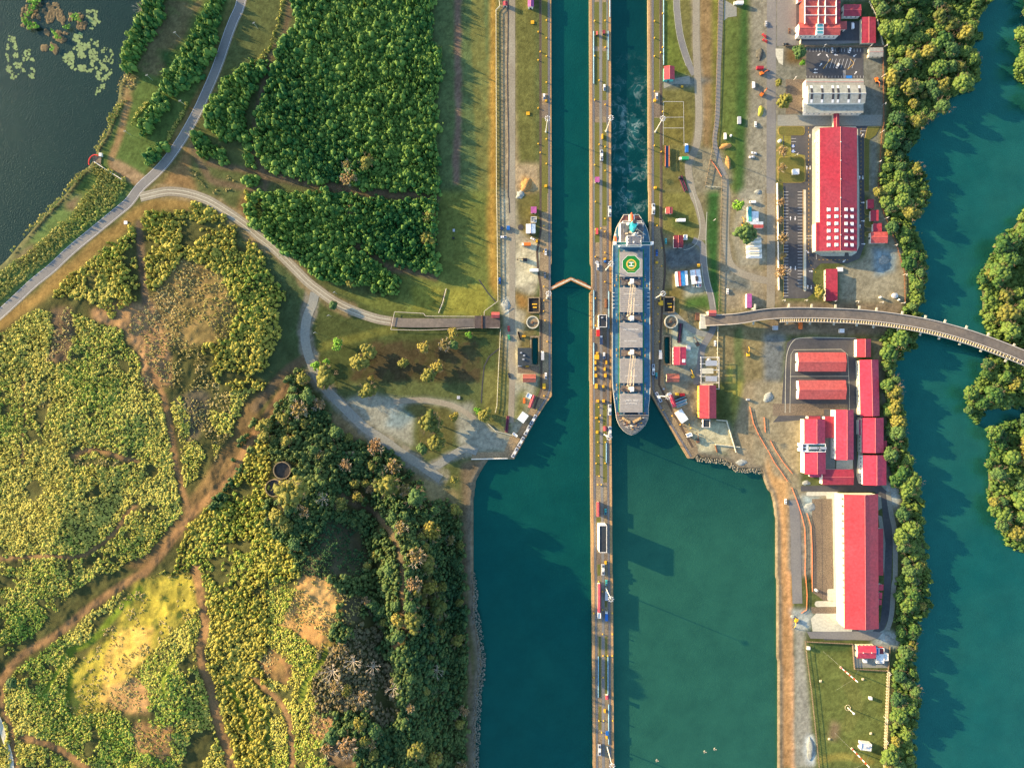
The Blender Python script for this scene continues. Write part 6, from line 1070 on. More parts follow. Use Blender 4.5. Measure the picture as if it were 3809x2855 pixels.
T = thing('steel_frame_shed', 'open white steel frame with pale roof panels by the boundary line', 'shed', (*W(S('C2', 1705, 1560), 4), 0)); b = MB()
for k in range(6):
    for x_ in (-8, 0, 8): b.box(x_ * .9, -13 + k * 5.2, 0, .25, .25, 4)
b.build('post', Mwh, T); b = MB()
for k in range(6): b.box(0, -13 + k * 5.2, 4, 15.4, .35, .35)
for x_ in (-7.4, 7.4): b.box(x_, 0, 4.36, .3, 27, .3)
b.build('roof_beam', Mwh, T)
for k in range(4): MB().box(-2 + 3 * (k % 2), -11 + k * 6.4, 4.7, 9.5, 4.4, .12).build('roof_panel', Mst if k % 2 else Mcl, T)

# ------------------------------------------------------------------ round concrete piers, tanks
for t, x, y, r_, lb in (('C2', 187, 1125, 54, 'round concrete pier on the west lockside'), ('C2', 1373, 1120, 57, 'round concrete pier on the east lockside')):
    h = 4.0; c = W(S(t, x, y), h); rr = r_ * Q * K; T = thing('round_pier', lb + ' ringed by a pale curb', 'pier', (*c, 0)); b = MB(); b.cyl(0, 0, 0, h, rr * .96, n=40); b.build('drum', Mc, T)
    b = MB(); N = 48
    for k in range(N):
        a0 = 2 * math.pi * k / N; a1 = 2 * math.pi * (k + 1) / N; ri = rr * .84; b.add([(q * math.cos(a), q * math.sin(a), z) for z in (h + .002, h + .7) for q, a in ((ri, a0), (rr, a0), (rr, a1), (ri, a1))], [(4,5,6,7),(0,4,7,3),(1,2,6,5)])
    b.build('curb', Mcl, T); g = random.Random(5)
    for k in range(7): a = g.random() * 6.28; q = rr * .65 * g.random(); b = MB(); b.box(q * math.cos(a), q * math.sin(a), h + .01, .6 + g.random() * 1.4, .5 + g.random(), .25 + .5 * g.random(), a); b.build('fixture', Mrust if k % 2 else Mdk, T)
for t, x, y, lb in (('B3', 228, 757, 'upper of the two round concrete tanks hidden in the hillside scrub'), ('B3', 160, 908, 'lower of the two round concrete tanks, half under a tree')):
    s = S(t, x, y); gz = hgt(*s, LAND); c = W(s, gz + 3); rr = 75 * Q * K * .97; T = thing('round_tank', lb, 'tank', (c[0], c[1], gz - 1.5)); b = MB(); N = 40
    for k in range(N):
        a0 = 2 * math.pi * k / N; a1 = 2 * math.pi * (k + 1) / N; b.add([(q * math.cos(a), q * math.sin(a), z) for z in (-2, 5) for q, a in ((rr * .92, a0), (rr, a0), (rr, a1), (rr * .92, a1))], [(4,5,6,7),(0,4,7,3),(1,2,6,5)])
    b.build('tank_wall', Mc, T); MB().cyl(0, 0, -2, 2.8, rr * .93, n=40).build('water_surface', mat('stagnant_water', (.03,.03,.025), .25, .4, .3, c2=(.08,.06,.04)), T)

# ------------------------------------------------------------------ mitre gate
T = thing('mitre_gate', 'closed rusty-edged mitre gate across the left lock chamber', 'lock gate', (*W(S('C2', 516, 790)), 0)); a1, ap, a2 = W(S('C2', 345, 835)), W(S('C2', 516, 752)), W(S('C2', 690, 832))
Mgate = mat('gate_steel', C(188,132,66), .7, .45, 1.2)
for A_, B2 in ((a1, ap), (ap, a2)):
    L0 = Vector(T.location[:2]); A_, B2 = Vector(A_) - L0, Vector(B2) - L0; d = B2 - A_; an = math.atan2(d.y, d.x); m_ = (A_ + B2) / 2; b = MB(); b.box(m_.x, m_.y, -11, d.length + .6, 2.5, 10.6, an); lf = b.build('gate_leaf', Mgate, T)
    b = MB(); nx_, ny_ = -math.sin(an), math.cos(an)
    for s_ in (-1, 1):
        b.tube((A_.x + nx_ * s_ * .95, A_.y + ny_ * s_ * .95, .7), (B2.x + nx_ * s_ * .95, B2.y + ny_ * s_ * .95, .7), .08)
        for k in range(11): p = A_ + d * k / 10; b.box(p.x + nx_ * s_ * .95, p.y + ny_ * s_ * .95, -.4, .1, .1, 1.1)
    b.build('handrail', Mor, lf); MB().box(m_.x, m_.y, -.398, d.length * .98, 1.3, .12, an).build('walkway', Mcl, lf)
    b = MB(); b.box(m_.x + nx_ * 1.7, m_.y + ny_ * 1.7, -1.2, d.length * .45, 1.0, .5, an); b.build('fender', Mrust, lf)
# fenders and recesses of the open gates in the chamber walls
for t, x, y0, y1, lb in (('C2', 683, 870, 1180, 'orange-lit fender beam below the gate on the centre wall'), ('C2', 346, 1070, 1145, 'orange fender on the west chamber wall'), ('C2', 1205, 640, 850, 'yellow folded gate leaf in its recess beside the helipad'), ('C2', 1206, 1000, 1150, 'orange fender between the ship and the east wall'), ('C2', 857, 640, 800, 'rusty fender between the centre wall and the ship')):
    T = thing('fender', lb, 'fender', (*W(S(t, x, (y0 + y1) / 2)), 0)); Ln = (y1 - y0) * Q * K; b = MB(); b.box(0, 0, -3, .9, Ln, 3.1); b.build('fender_beam', Mgate, T); b = MB()
    for k in range(5): b.box(0, (-.45 + .225 * k) * Ln, .1, 1.3, .35, .35)
    b.build('bracket', Mrust, T)

# ------------------------------------------------------------------ ramp and elevated road
Mdeck = mat('deck_asphalt', C(96,90,88), .85, .2, .4, c2=C(140,124,108)); Mpar = mat('parapet', C(220,200,180), .7, .1, 1.0)
T = thing('old_ramp', 'old ramp road ending at the west lock, edged by pale railings', 'ramp', (*W(S('B2', 1630, 1125)), 0)); o0 = T.location
rp = smooth([S('B2', *p) for p in ((1160,1117),(1250,1128),(1450,1130),(1700,1128),(1870,1126),(2095,1125))], 3); n_ = len(rp)
def profile(line, wd, zf, th, off=0.0, o0=None):
    b = MB(); rows = []
    for i, p in enumerate(line):
        z = zf(i / (len(line) - 1)); a, c_ = offs(line, off - wd / 2)[i], offs(line, off + wd / 2)[i]; wa, wc = W(a, z), W(c_, z); rows.append([(wa[0] - o0[0], wa[1] - o0[1], z), (wc[0] - o0[0], wc[1] - o0[1], z), (wc[0] - o0[0], wc[1] - o0[1], z - th), (wa[0] - o0[0], wa[1] - o0[1], z - th)])
    m = len(rows); b.add([p for r_ in rows for p in r_], [(i * 4 + k, i * 4 + (k + 1) % 4, (i + 1) * 4 + (k + 1) % 4, (i + 1) * 4 + k) for i in range(m - 1) for k in range(4)] + [(0, 1, 2, 3), (4 * m - 1, 4 * m - 2, 4 * m - 3, 4 * m - 4)]); return b
zr_ = lambda t: .4 + 3.2 * t
profile(rp, 34, zr_, 5, o0=o0).build('deck', Mdeck, T)
for i, ln in enumerate((((1158,1186),(1190,1034),(1440,1048),(1458,1072),(1880,1075),(1945,1070)), ((1158,1186),(1400,1192),(1600,1186),(1870,1172),(2090,1172)), ((1960,1066),(1962,1030),(2078,945)))):
    b = MB(); l_ = [S('B2', *p) for p in ln]; pts = [(*[W(p, 3)[k] - o0[k] for k in (0, 1)], 1.6 + 2.2 * min(1, max(0, (q[0] - 1160) / 900))) for p, q in zip(l_, ln)]; b.path(pts, .22, 5)
    for (a, c_) in zip(pts[:-1], pts[1:]):
        nn = max(2, int(math.dist(a, c_) / 2.5))
        for k in range(nn): p = [a[j] + (c_[j] - a[j]) * k / nn for j in range(3)]; b.tube((p[0], p[1], -.3), p, .07, n=4)
    b.build('railing', Mpar, T)
b = MB(); b.box(*[W(S('B2', 1988, 1122), 3.7)[k] - o0[k] for k in (0, 1)], 2.8, 21, 10.2, 1.0); b.build('end_slab', mat('dark_slab', C(92,78,72), .9, .3), T); b = MB(); x_ = W(S('B2', 1942, 1122), 4.3)[0] - o0[0]; b.box(x_, -.2, 3.9, .5, 11, .6); b.build('expansion_joint', Mrust, T)
BR = smooth([S('C2', *p) for p in ((1668,1110),(1800,1103),(1950,1092))] + [S('D2', *p) for p in ((-30,1058),(120,1046),(280,1042),(500,1046),(750,1056),(950,1073),(1150,1099),(1350,1134),(1550,1180),(1750,1238),(1950,1308),(2211,1410),(2600,1580))], 3)
ZB = 9.0; zb = lambda t: ZB - 4.5 * max(0, 1 - t * 7) ** 1.5
T = thing('elevated_road', 'curving elevated road on piers crossing the river from the lock', 'bridge', (*W(S('D2', 700, 1060)), 0)); o0 = T.location
profile(BR, 36, zb, 1.3, o0=o0).build('deck', Mdeck, T)
for s_ in (-1, 1): profile(BR, 2.4, lambda t: zb(t) + .95, 1.2, off=s_ * 19, o0=o0).build('parapet', Mpar, T)
wk_ = BR[12:]; zw = lambda t: ZB - .2
profile(wk_, 2.0, lambda t: ZB + .9, 1.4, off=33, o0=o0).build('truss_chord', Mpar, T)
b = MB(); ci, co = offs(wk_, 20), offs(wk_, 33); k = 0
den = [(wk_[i][0] + (wk_[i + 1][0] - wk_[i][0]) * f_ / 3, wk_[i][1] + (wk_[i + 1][1] - wk_[i][1]) * f_ / 3) for i in range(len(wk_) - 1) for f_ in range(3)]; ci, co = offs(den, 20), offs(den, 32.5)
for i in range(0, len(den) - 1):
    pa, pb, pc = W(ci[i], ZB), W(co[i], ZB), W(co[i + 1], ZB); L3 = lambda p, z=ZB + .4: (p[0] - o0[0], p[1] - o0[1], z)
    b.tube(L3(pa), L3(pb), .28, n=4); b.tube(L3(pa), L3(pc), .12, n=4)
b.build('truss_bracing', mat('truss_steel', C(214,190,150), .6, .15), T)
profile(wk_, 10, lambda t: ZB - 1.2, .3, off=27, o0=o0).build('lower_walkway', mat('pipe_tray', C(90,104,104), .8, .3), T)
for s in ([S('D2', x, y) for x, y in ((-100,1090),(190,1085),(385,1090),(590,1095),(790,1105),(935,1120),(1150,1150),(1345,1185),(1510,1220),(1690,1270),(1875,1330),(2090,1420))]):
    x_, y_ = W((s[0], s[1]), 7); x_ -= o0[0]; y_ -= o0[1]; b = MB()
    for dy_ in (-4, 4): b.cyl(x_, y_ + dy_ + 4, -8, 6.6, .8, n=10)
    an = -.1 - max(0, (s[0] - 3100)) * .0006; b.box(x_, y_ + 3.2, 6.4, 1.4, 17, 1.0, an); b.build('pier', Mcl, T)
b = MB(); b.box(*[W(S('C2', 1653, 1115), 5)[k] - o0[k] for k in (0, 1)], 0, 5, 12, 4.3); b.build('abutment', Mcl, T)

# ------------------------------------------------------------------ sunken chambers by the piers
for t, x0, y0, x1, y1, lb in (('C2', 150, 915, 245, 1042, 'sunken concrete chamber above the west round pier'), ('C2', 1310, 910, 1398, 1040, 'sunken concrete chamber above the east round pier')):
    c = W(S(t, (x0+x1)/2, (y0+y1)/2)); T = thing('valve_chamber', lb, 'chamber', (*c, 0)); w_, h_ = (x1-x0)*Q*K, (y1-y0)*Q*K; b = MB()
    for sx, sy, bx, by in ((0, h_/2, w_, .9), (0, -h_/2, w_, .9), (w_/2, 0, .9, h_ - 1), (-w_/2, 0, .9, h_ - 1)): b.box(sx, sy, 0, bx, by, 1.1)
    b.build('chamber_wall', Mc, T); b = MB(); b.box(0, 0, .02, w_ - 1, h_ - 1, .08); b.build('chamber_floor', mat('dark_floor', C(52,48,44), .9, .4), T); b = MB(); b.box(.6, .8, .1, w_ * .45, .9, .5); b.box(.8, -1.8, .1, w_ * .35, 1.0, .5); b.build('beam', Myl, T)
# ------------------------------------------------------------------ the ship
SH = thing('bulk_carrier', 'long bulk carrier with a shade-tinted blue deck, grey hatches and a green helipad in the right lock', 'ship', (*W((2347, 1200), 0), 0)); so = SH.location
def LS(x, y, z): w_ = W((x, y), z); return (w_[0] - so[0], w_[1] - so[1], z)
Mhull = mat('ship_hull', (0.03,0.035,0.05), .5, .2, .5); Mdk2 = mat('ship_deck_shade_blue', (0.035,0.15,0.25), .7, .3, .35, c2=(0.07,0.15,0.21), big=.09); Mhat = mat('hatch_grey', (0.27,0.26,0.25), .75, .16, .5, c2=(0.33,0.31,0.28)); Msd = mat('stern_deck', (0.10,0.045,0.045), .8, .3, .6)  # ship deck: blue of the cast shade is put into the base colour
Mshw = mat('ship_white', (0.74,0.73,0.68), .5, .05, .6); Mbeige = mat('crane_beige', (0.50,0.42,0.30), .6, .15, .8); Mgrn = mat('deck_green', (0.02,0.22,0.06), .7, .15, .6); Mdgr = mat('wing_deck_green', (0.01,0.10,0.10), .7, .15, .6); Mscr = mat('house_deck', (0.12,0.12,0.13), .8, .2, .7)
OUT = [(2320,799),(2303.7,827),(2292,848),(2284,880),(2278,910),(2277.2,960),(2277,1400),(2279,1440),(2283,1475),(2287,1505),(2291,1543),(2294,1560),(2305,1585),(2320,1602),(2335,1613),(2349,1617),(2363,1612),(2380,1600),(2398,1582),(2409,1560),(2412,1543),(2411,1520),(2414,1495),(2417,1470),(2418,1440),(2417.5,1380),(2416.5,960),(2417,905),(2412,870),(2406,850),(2393,825),(2376,799)]
zd = 4.0; top = [LS(x, y, zd) for x, y in OUT]; cx0 = sum(p[0] for p in top) / len(top)
b = MB(); n = len(top); bot = []
for (x, y), p in zip(OUT, top):
    k = 1.0
    if y > 1500: k = 1 - .45 * ((y - 1500) / 117) ** 1.2
    if y < 930: k = 1 - .45 * ((930 - y) / 131) ** 1.5
    bot.append((cx0 + (p[0] - cx0) * k, p[1] * (1.0 if 900 < y < 1500 else .985), -8.0))
b.add(bot + top, [(i, (i + 1) % n, n + (i + 1) % n, n + i) for i in range(n)]); b.build('hull', Mhull, SH)
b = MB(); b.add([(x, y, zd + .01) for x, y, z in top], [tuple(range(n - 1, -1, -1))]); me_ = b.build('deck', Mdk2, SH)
if me_.data.polygons[0].normal.z < 0: me_.data.flip_normals()
b = MB(); rim = [(cx0 + (x - cx0) * 1.0, y, zd) for x, y, z in top]
for i in range(n):
    p, q = rim[i], rim[(i + 1) % n]; b.tube((p[0], p[1], zd + .5), (q[0], q[1], zd + .5), .22, n=4)
b.build('bulwark', mat('bulwark_paint', (0.45,0.42,0.36), .6, .2), SH)
def lbox(x0, y0, x1, y1, z0, z1, zs=None, mi=0, b=None):      # outline seen at height zs
    zs = z1 if zs is None else zs; a, c_ = LS(x0, y0, zs), LS(x1, y1, zs); b = b or MB(); b.box((a[0] + c_[0]) / 2, (a[1] + c_[1]) / 2, z0, abs(c_[0] - a[0]), abs(c_[1] - a[1]), z1 - z0, mi=mi); return b
st = MB(); q = [LS(*p, zd + .03) for p in ((2320,801),(2305,827),(2392,827),(2376,801))]; st.add(q, [(0,1,2,3)]); so_ = st.build('stern_deck', Msd, SH)
if so_.data.polygons[0].normal.z < 0: so_.data.flip_normals()
fb = MB(); q = [LS(*p, zd + 1.2) for p in ((2292,1546),(2306,1584),(2321,1600),(2336,1610.5),(2349,1614.5),(2363,1610),(2379,1598),(2397,1581),(2408,1560),(2411,1546))]; fb.prism([p[:2] for p in q], zd + .02, zd + 1.2); fd = fb.build('forecastle', mat('forecastle_deck', (0.09,0.13,0.15), .8, .4, .6, c2=(.16,.13,.11)), SH)
HT5 = [(936.6, 1029), (1069, 1160.5), (1200, 1292), (1333, 1424), (1464, 1533)]
for i, (y0, y1) in enumerate(HT5):
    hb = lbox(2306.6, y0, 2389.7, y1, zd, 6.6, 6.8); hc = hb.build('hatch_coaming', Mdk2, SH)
    nseg = 2 if i == 0 else 4
    for k in range(nseg):
        ya, yb = y0 + (y1 - y0) * k / nseg, y0 + (y1 - y0) * (k + 1) / nseg; b = lbox(2306.2, ya + .25, 2390.1, yb - .25, 6.602, 7.3)
        if i:
            for r_ in range(1, 3): b2 = lbox(2308, ya + (yb - ya) * r_ / 3 - .4, 2388, ya + (yb - ya) * r_ / 3 + .4, 7.302, 7.42); b.v, b.f, b.m = (b.v + b2.v, b.f + [[v_ + len(b.v) for v_ in f_] for f_ in b2.f], b.m + b2.m)
        b.build('hatch_cover', Mhat, hc)
    for xx in (2321, 2377):                     # corner brackets
        for yy, s_ in ((y0, -1), (y1, 1)):
            a = LS(xx, yy, 6.4); MB().add([(a[0] - 1.2, a[1], 6.2), (a[0] + 1.2, a[1], 6.2), (a[0], a[1] - s_ * 1.6, 5.4), (a[0] - 1.2, a[1], 6.6), (a[0] + 1.2, a[1], 6.6), (a[0], a[1] - s_ * 1.6, 6.6)], [(3,4,5),(0,1,4,3),(1,2,5,4),(2,0,3,5)]).build('bracket', Mhat, hc)
for y0, y1 in ((1029,1069),(1160.5,1200),(1292,1333),(1424,1464)):    # machinery between hatches
    g = random.Random(int(y0)); b = lbox(2312, y0 + 9, 2384, y1 - 9, zd, 5.2); b2 = MB()
    for k in range(9): x_, y_, _ = LS(2310 + g.random() * 76, y0 + 4 + g.random() * 32, zd); b.cyl(x_, y_, zd, zd + 1 + g.random() * 1.6, .3 + g.random() * .6, n=8)
    b.build('deck_house', mat('deck_machinery', (0.06,0.09,0.12), .7, .5, .8, c2=(.22,.14,.08)), SH)
def text(s, x, y, z, hgt_, m, par, rot=0.0):
    cu = bpy.data.curves.new('text', 'FONT'); cu.body = s; cu.size = hgt_; cu.align_x = 'CENTER'; cu.align_y = 'CENTER'; cu.extrude = .02; to = bpy.data.objects.new('text', cu); col.objects.link(to)
    dg = bpy.context.evaluated_depsgraph_get(); me_ = bpy.data.meshes.new_from_object(to.evaluated_get(dg)); bpy.data.objects.remove(to); o = bpy.data.objects.new('lettering', me_); col.objects.link(o); me_.materials.clear(); me_.materials.append(m); o.parent = par; o.location = (x, y, z); o.rotation_euler = (0, 0, rot); return o
def stext(s, x, y, h, m=Mshw, z=7.35): a = LS(x, y, z); text(s, a[0], a[1], z, h, m, SH)
stext('NO SMOKING', 2348, 1225, 1.9, z=7.46); stext('SAFETY FIRST', 2349, 1489, 1.9, z=7.46); stext('NO SMOKING', 2349, 1500, 1.5, z=7.46); stext('NO SMOKING', 2345, 1093, 1.5, z=7.46); stext('SAFETY FIRST', 2357, 1135, 1.5, z=7.46); stext('NO SMOKING', 2345, 1268, 1.6, z=7.46); stext('SAFETY FIRST', 2348, 1398, 1.7, z=7.46)
# helipad
a = LS(2348, 982.5, 7.35); pad = MB()
def octa(r, z, w_=None):
    P8 = [(a[0] + r / math.cos(R(22.5)) * math.cos(R(22.5 + 45 * k)), a[1] + r / math.cos(R(22.5)) * math.sin(R(22.5 + 45 * k)), z) for k in range(8)]; return P8
pad.add(octa(7.35, 7.33), [tuple(range(8))]); pad.build('helipad_border', Mshw, SH); MB().add(octa(7.0, 7.36), [tuple(range(8))]).build('helipad', mat('helipad_green', (0.005,0.17,0.03), .7, .1), SH)
def ring(ri, ro, z, m, nm, x=a[0], y=a[1]):
    b = MB(); N = 32
    for k in range(N):
        a0 = 2 * math.pi * k / N; a1 = 2 * math.pi * (k + 1) / N; b.add([(x + q_ * math.cos(t_), y + q_ * math.sin(t_), z) for q_, t_ in ((ri, a0), (ro, a0), (ro, a1), (ri, a1))], [(0,1,2,3)])
    return b.build(nm, m, SH)
ring(3.1, 4.1, 7.39, mat('ring_yellow', (0.75,0.45,0.08), .6, .1), 'helipad_ring')
b = MB(); b.box(a[0], a[1] + 1.35, 7.38, 4.0, .75, .03); b.box(a[0], a[1] - 1.35, 7.38, 4.0, .75, .03); b.box(a[0], a[1], 7.38, .75, 1.95, .03); b.build('helipad_letter', Mshw, SH)
text('WINCH ONLY', a[0], a[1] - 5.3, 7.38, 1.0, mat('ring_yellow', (0,0,0)), SH)
# walkways and pipes
for x, m in ((2302.5, Mgrn), (2393.5, Mgrn)): lbox(x - 1.4, 925, x + 1.4, 1540, zd + .02, zd + .12, zd + .1).build('side_walkway', m, SH)
b = MB()
for k in range(150): y_ = 930 + k * 4.0; a_ = LS(2305.4, y_, 5.0); b.box(a_[0], a_[1], zd, .35, .35, 1.0)
b.build('pipe_stand', mat('pipe_orange', (0.5,0.22,0.08), .7, .3), SH)
for x in (2287, 2407):
    for y in (1026, 1040, 1061, 1170, 1192, 1300, 1322, 1432, 1446, 1455, 1482):
        p = LS(x if y % 2 else x + (7 if x < 2300 else -7), y, 5); b = MB()
        for s_ in (-.6, .6): b.cyl(p[0], p[1] + s_, zd, zd + .9, .32, n=8)
        b.build('bollard', Myl if y % 3 else Mbeige, SH)
# accommodation
def slab(nm, x0, y0, x1, y1, z0, z1, mt, mw, par=SH):
    b = lbox(x0, y0, x1, y1, z0, z1); a_, c_ = LS(x0, y0, z1), LS(x1, y1, z1); o = b.build(nm, mw, par); MB().box((a_[0] + c_[0]) / 2, (a_[1] + c_[1]) / 2, z1 + .002, abs(c_[0] - a_[0]) - .5, abs(c_[1] - a_[1]) - .5, .08).build('deck_covering', mt, o)
    b = MB(); xs = (a_[0], c_[0]); ys = (a_[1], c_[1]); pr = [(xs[0], ys[0]), (xs[1], ys[0]), (xs[1], ys[1]), (xs[0], ys[1]), (xs[0], ys[0])]; b.path([(p[0], p[1], z1 + 1) for p in pr], .07, 4); b.build('handrail', Mshw, o); return o
AC = slab('accommodation', 2308, 829, 2392, 912, zd, 13, Mscr, Mshw); slab('lower_house', 2316, 822, 2386, 836, zd, 9, Mscr, Mshw)
WG = lbox(2284, 899.5, 2428, 910, 13.0, 16.0).build('bridge_wing', Mshw, SH); a_, c_ = LS(2294, 900.5, 16.1), LS(2419, 909, 16.1); MB().box((a_[0]+c_[0])/2, (a_[1]+c_[1])/2, 16.002, abs(c_[0]-a_[0]), abs(c_[1]-a_[1]), .1).build('deck_covering', Mdgr, WG)
b = MB()
for x in (2287, 2425): p = LS(x, 904.5, 16); b.box(p[0], p[1], 16, 2.4, 2.4, .9)
b.build('wing_cab', Mshw, WG)
WH = slab('wheelhouse', 2333, 876, 2384, 912, 13, 19.5, mat('monkey_island', (0.13,0.14,0.16), .8, .15), Mshw)
b = MB(); a_, c_ = LS(2333, 912, 19.5), LS(2384, 912, 19.5); b.box((a_[0]+c_[0])/2, a_[1] - .04, 17.2, abs(c_[0]-a_[0]) * .9, .12, 1.3); b.build('window', Mgl, WH)
for x, y, r_ in ((2337,902,.6),(2357,901,.9),(2383,898,.7),(2372,879,.5),(2338,890,.5)): p = LS(x, y, 20); b = MB(); b.cyl(p[0], p[1], 19.5, 20.4, .12, n=6); b.ball(p[0], p[1], 20.9, r_ * .8); b.build('satellite_dome', Mshw, WH)
b = MB(); p = LS(2358, 872, 20)
b.cyl(p[0], p[1], 13, 27, .6, .35, 8); b.box(p[0], p[1], 24, 6, .4, .4); b.box(p[0], p[1] - .6, 21.5, 4, .4, .3); b.box(p[0] + 1.5, p[1], 25.5, 2.6, .3, .3, .7); b.build('radar_mast', Mshw, SH)
# funnel
p = LS(2352, 846, 13); b = MB(); N = 20; rows = []
for z, sx, sy, oy in ((13, 2.3, 4.6, 0), (18, 2.2, 4.2, .3), (23, 2.0, 3.4, .8)): rows += [(p[0] + sx * math.cos(2 * math.pi * i / N), p[1] + oy + sy * math.sin(2 * math.pi * i / N), z) for i in range(N)]
b.add(rows, [(j * N + i, j * N + (i + 1) % N, (j + 1) * N + (i + 1) % N, (j + 1) * N + i) for j in range(2) for i in range(N)] + [tuple(range(2 * N, 3 * N))]); fu = b.build('funnel', mat('funnel_teal', (0.03,0.36,0.42), .35, .06), SH)
b = MB(); b.cyl(p[0], p[1] + 2.2, 23.002, 24.6, 1.5, n=16); b.build('exhaust_casing', Mdk, fu)
for x, y, r_ in ((2337,833,2.4),(2369,833,2.0)): q = LS(x, y, 14); b = MB(); b.cyl(q[0], q[1], 13, 15.2, r_ * .55, n=14); b.ball(q[0], q[1], 15.2, r_ * .55, .5, 12); b.build('vent_drum', Mshw, SH)
for k, (x, y, w_, h_) in enumerate(((2327,857,14,16),(2385,851,20,14),(2331,867,10,6),(2345,862,10,7))): lbox(x - w_/2, y - h_/2, x + w_/2, y + h_/2, 13.1, 14.8).build('deck_locker', Mscr if k < 2 else Mbeige, SH)
q0, q1 = LS(2369, 851, 17), LS(2400, 873, 17); b = MB(); b.tube(q0, q1, .45, .3, 6); b.cyl(q0[0], q0[1], 13, 17.3, .8, n=10); b.build('provision_crane', Mbeige, SH)
# lifeboats
def boat(nm, x, y, z, L, Wd, rot=0.0, par=SH):
    c0 = LS(x, y, z); b = MB(); ca, sa = math.cos(rot), math.sin(rot); prf = [(-.5, .25, 0), (-.3, .5, 0), (.2, .5, 0), (.5, .08, 0)]; ring_ = lambda s, zz: [(c0[0] + (u * L) * -sa + (v * Wd * s) * ca, c0[1] + (u * L) * ca + (v * Wd * s) * sa, z + zz) for u, v, _ in prf] + [(c0[0] + (u * L) * -sa - (v * Wd * s) * ca, c0[1] + (u * L) * ca - (v * Wd * s) * sa, z + zz) for u, v, _ in prf[::-1]]
    b.add(ring_(.5, -1.0) + ring_(1, 0) + ring_(.9, .7) + ring_(.35, 1.3), [(j * 8 + i, j * 8 + (i + 1) % 8, (j + 1) * 8 + (i + 1) % 8, (j + 1) * 8 + i) for j in range(3) for i in range(8)] + [tuple(range(24, 32))]); return b.build(nm, mat('lifeboat_orange', (0.75,0.11,0.03), .5, .05), par)
boat('lifeboat', 2350, 808, 9, 7.5, 2.6, .08); boat('lifeboat', 2288, 890, 7, 6.5, 2.3, .1)
b = lbox(2341.5, 797, 2345, 822, 5, 9, 9); b2 = lbox(2357, 797, 2361, 822, 5, 9, 9); b3 = lbox(2342, 818, 2361, 823, 4, 8.6, 8.6)
for k, bb in enumerate((b, b2, b3)): bb.build('davit', Mshw, SH)
lbox(2287, 870, 2292, 882, zd, 8).build('davit', Mshw, SH)
# cranes
for i, (y, dr, dxx) in enumerate(((1049, 1, -2.6), (1180, -1, 2.2), (1312, 1, -2.6), (1444, -1, 2.2))):
    p = LS(2351, y, 15); b = MB(); b.cyl(p[0], p[1], zd, 14.5, 1.7, 1.5, 16); cr_ = b.build('crane', Mbeige, SH); b = MB(); b.box(p[0], p[1] + dr * .6, 14.502, 3.0, 4.4, 3.6, taper=.7); b.build('crane_cab', Mshw, cr_)
    e = (p[0] + dxx, p[1] - dr * 26.5, 13.2); b = MB()
    for s_ in (-1.15, 1.15):
        b.tube((p[0] + s_, p[1] - dr * 2.2, 15.6), (e[0] + s_ * .75, e[1], e[2]), .24, .18, 5)
    for k in range(9): t_ = (k + .5) / 9; m0 = (p[0] + (e[0] - p[0]) * t_, p[1] - dr * 2.2 + (e[1] - p[1] + dr * 2.2) * t_, 15.6 + (e[2] - 15.6) * t_); b.tube((m0[0] - 1, m0[1], m0[2]), (m0[0] + 1, m0[1] + .9, m0[2]), .05, n=4)
    b.build('jib', Mbeige, cr_); b = MB(); b.path([(p[0], p[1], 18.6), (e[0], e[1], e[2] + .5)], .06, 4); b.box(e[0], e[1], zd + 3, .8, .8, 6.2); b.build('jib_rest', Mbeige, cr_)
# bow gear
for s_ in (-1, 1):
    a0 = LS(2350 + s_ * 20, 1562, 5.6); b = MB(); b.box(a0[0], a0[1], 5.2, 7.5, 2.0, 1.2, s_ * .5)
    for k in range(4): t_ = -2.6 + 1.7 * k; b.cyl(a0[0] + t_ * math.cos(s_ * .5), a0[1] + t_ * math.sin(s_ * .5), 5.3, 7.0, .85, n=10)
    w_ = b.build('windlass', mat('winch_paint', (0.34,0.24,0.12), .7, .4, 1.2), SH); a1_ = LS(2350 + s_ * 17, 1586, 5.6); MB().path([(a0[0], a0[1], 5.7), (a1_[0], a1_[1], 5.5)], .3, 5).build('anchor_chain', Mrust, w_)
p = LS(2351, 1584, 12); b = MB(); b.cyl(p[0], p[1], 5.2, 14, .35, .2, 8); b.box(p[0], p[1], 12, 2.4, .3, .3); b.build('foremast', Mshw, SH)
g = random.Random(3)
for k in range(34):
    t_ = g.random() * math.pi; x = 2350 + 48 * math.cos(t_) * (.5 + .45 * g.random()); y = 1552 + 50 * math.sin(t_) * (.4 + .55 * g.random())
    if abs(x - 2350) > 57 - max(0, (y - 1560)) * .9: continue
    q = LS(x, y, 5.5); b = MB()
    for s_ in (-.4, .4): b.cyl(q[0] + s_, q[1], 5.2, 6.0, .26, n=7)
    b.build('mooring_bitt', [Mbeige, Myl, Mshw, Mrust][k % 4], SH)
for x in (2300, 2398): q = LS(x, 1539, 6); b = MB(); [b.tube((q[0] + d_, q[1] - 1.6, zd), (q[0] + d_, q[1] + 1.6, zd + 1.6), .1, n=4) for d_ in (-.7, .7)]; [b.tube((q[0] - .7, q[1] - 1.4 + .6 * k, zd + .1 + .32 * k), (q[0] + .7, q[1] - 1.4 + .6 * k, zd + .1 + .32 * k), .07, n=4) for k in range(5)]; b.build('ladder', Mor, SH)
b = MB(); a_, c_ = LS(2293, 1544, 6), LS(2411, 1544, 6); b.box((a_[0]+c_[0])/2, a_[1], zd + 1.2, abs(c_[0]-a_[0]), .25, .9); b.build('breakwater', Mbeige, SH)
b = MB(); a_ = LS(2348, 1537, 5); b.box(a_[0], a_[1], zd, 13, 1.2, .9); b.build('hatch_end_box', Mdk, SH)
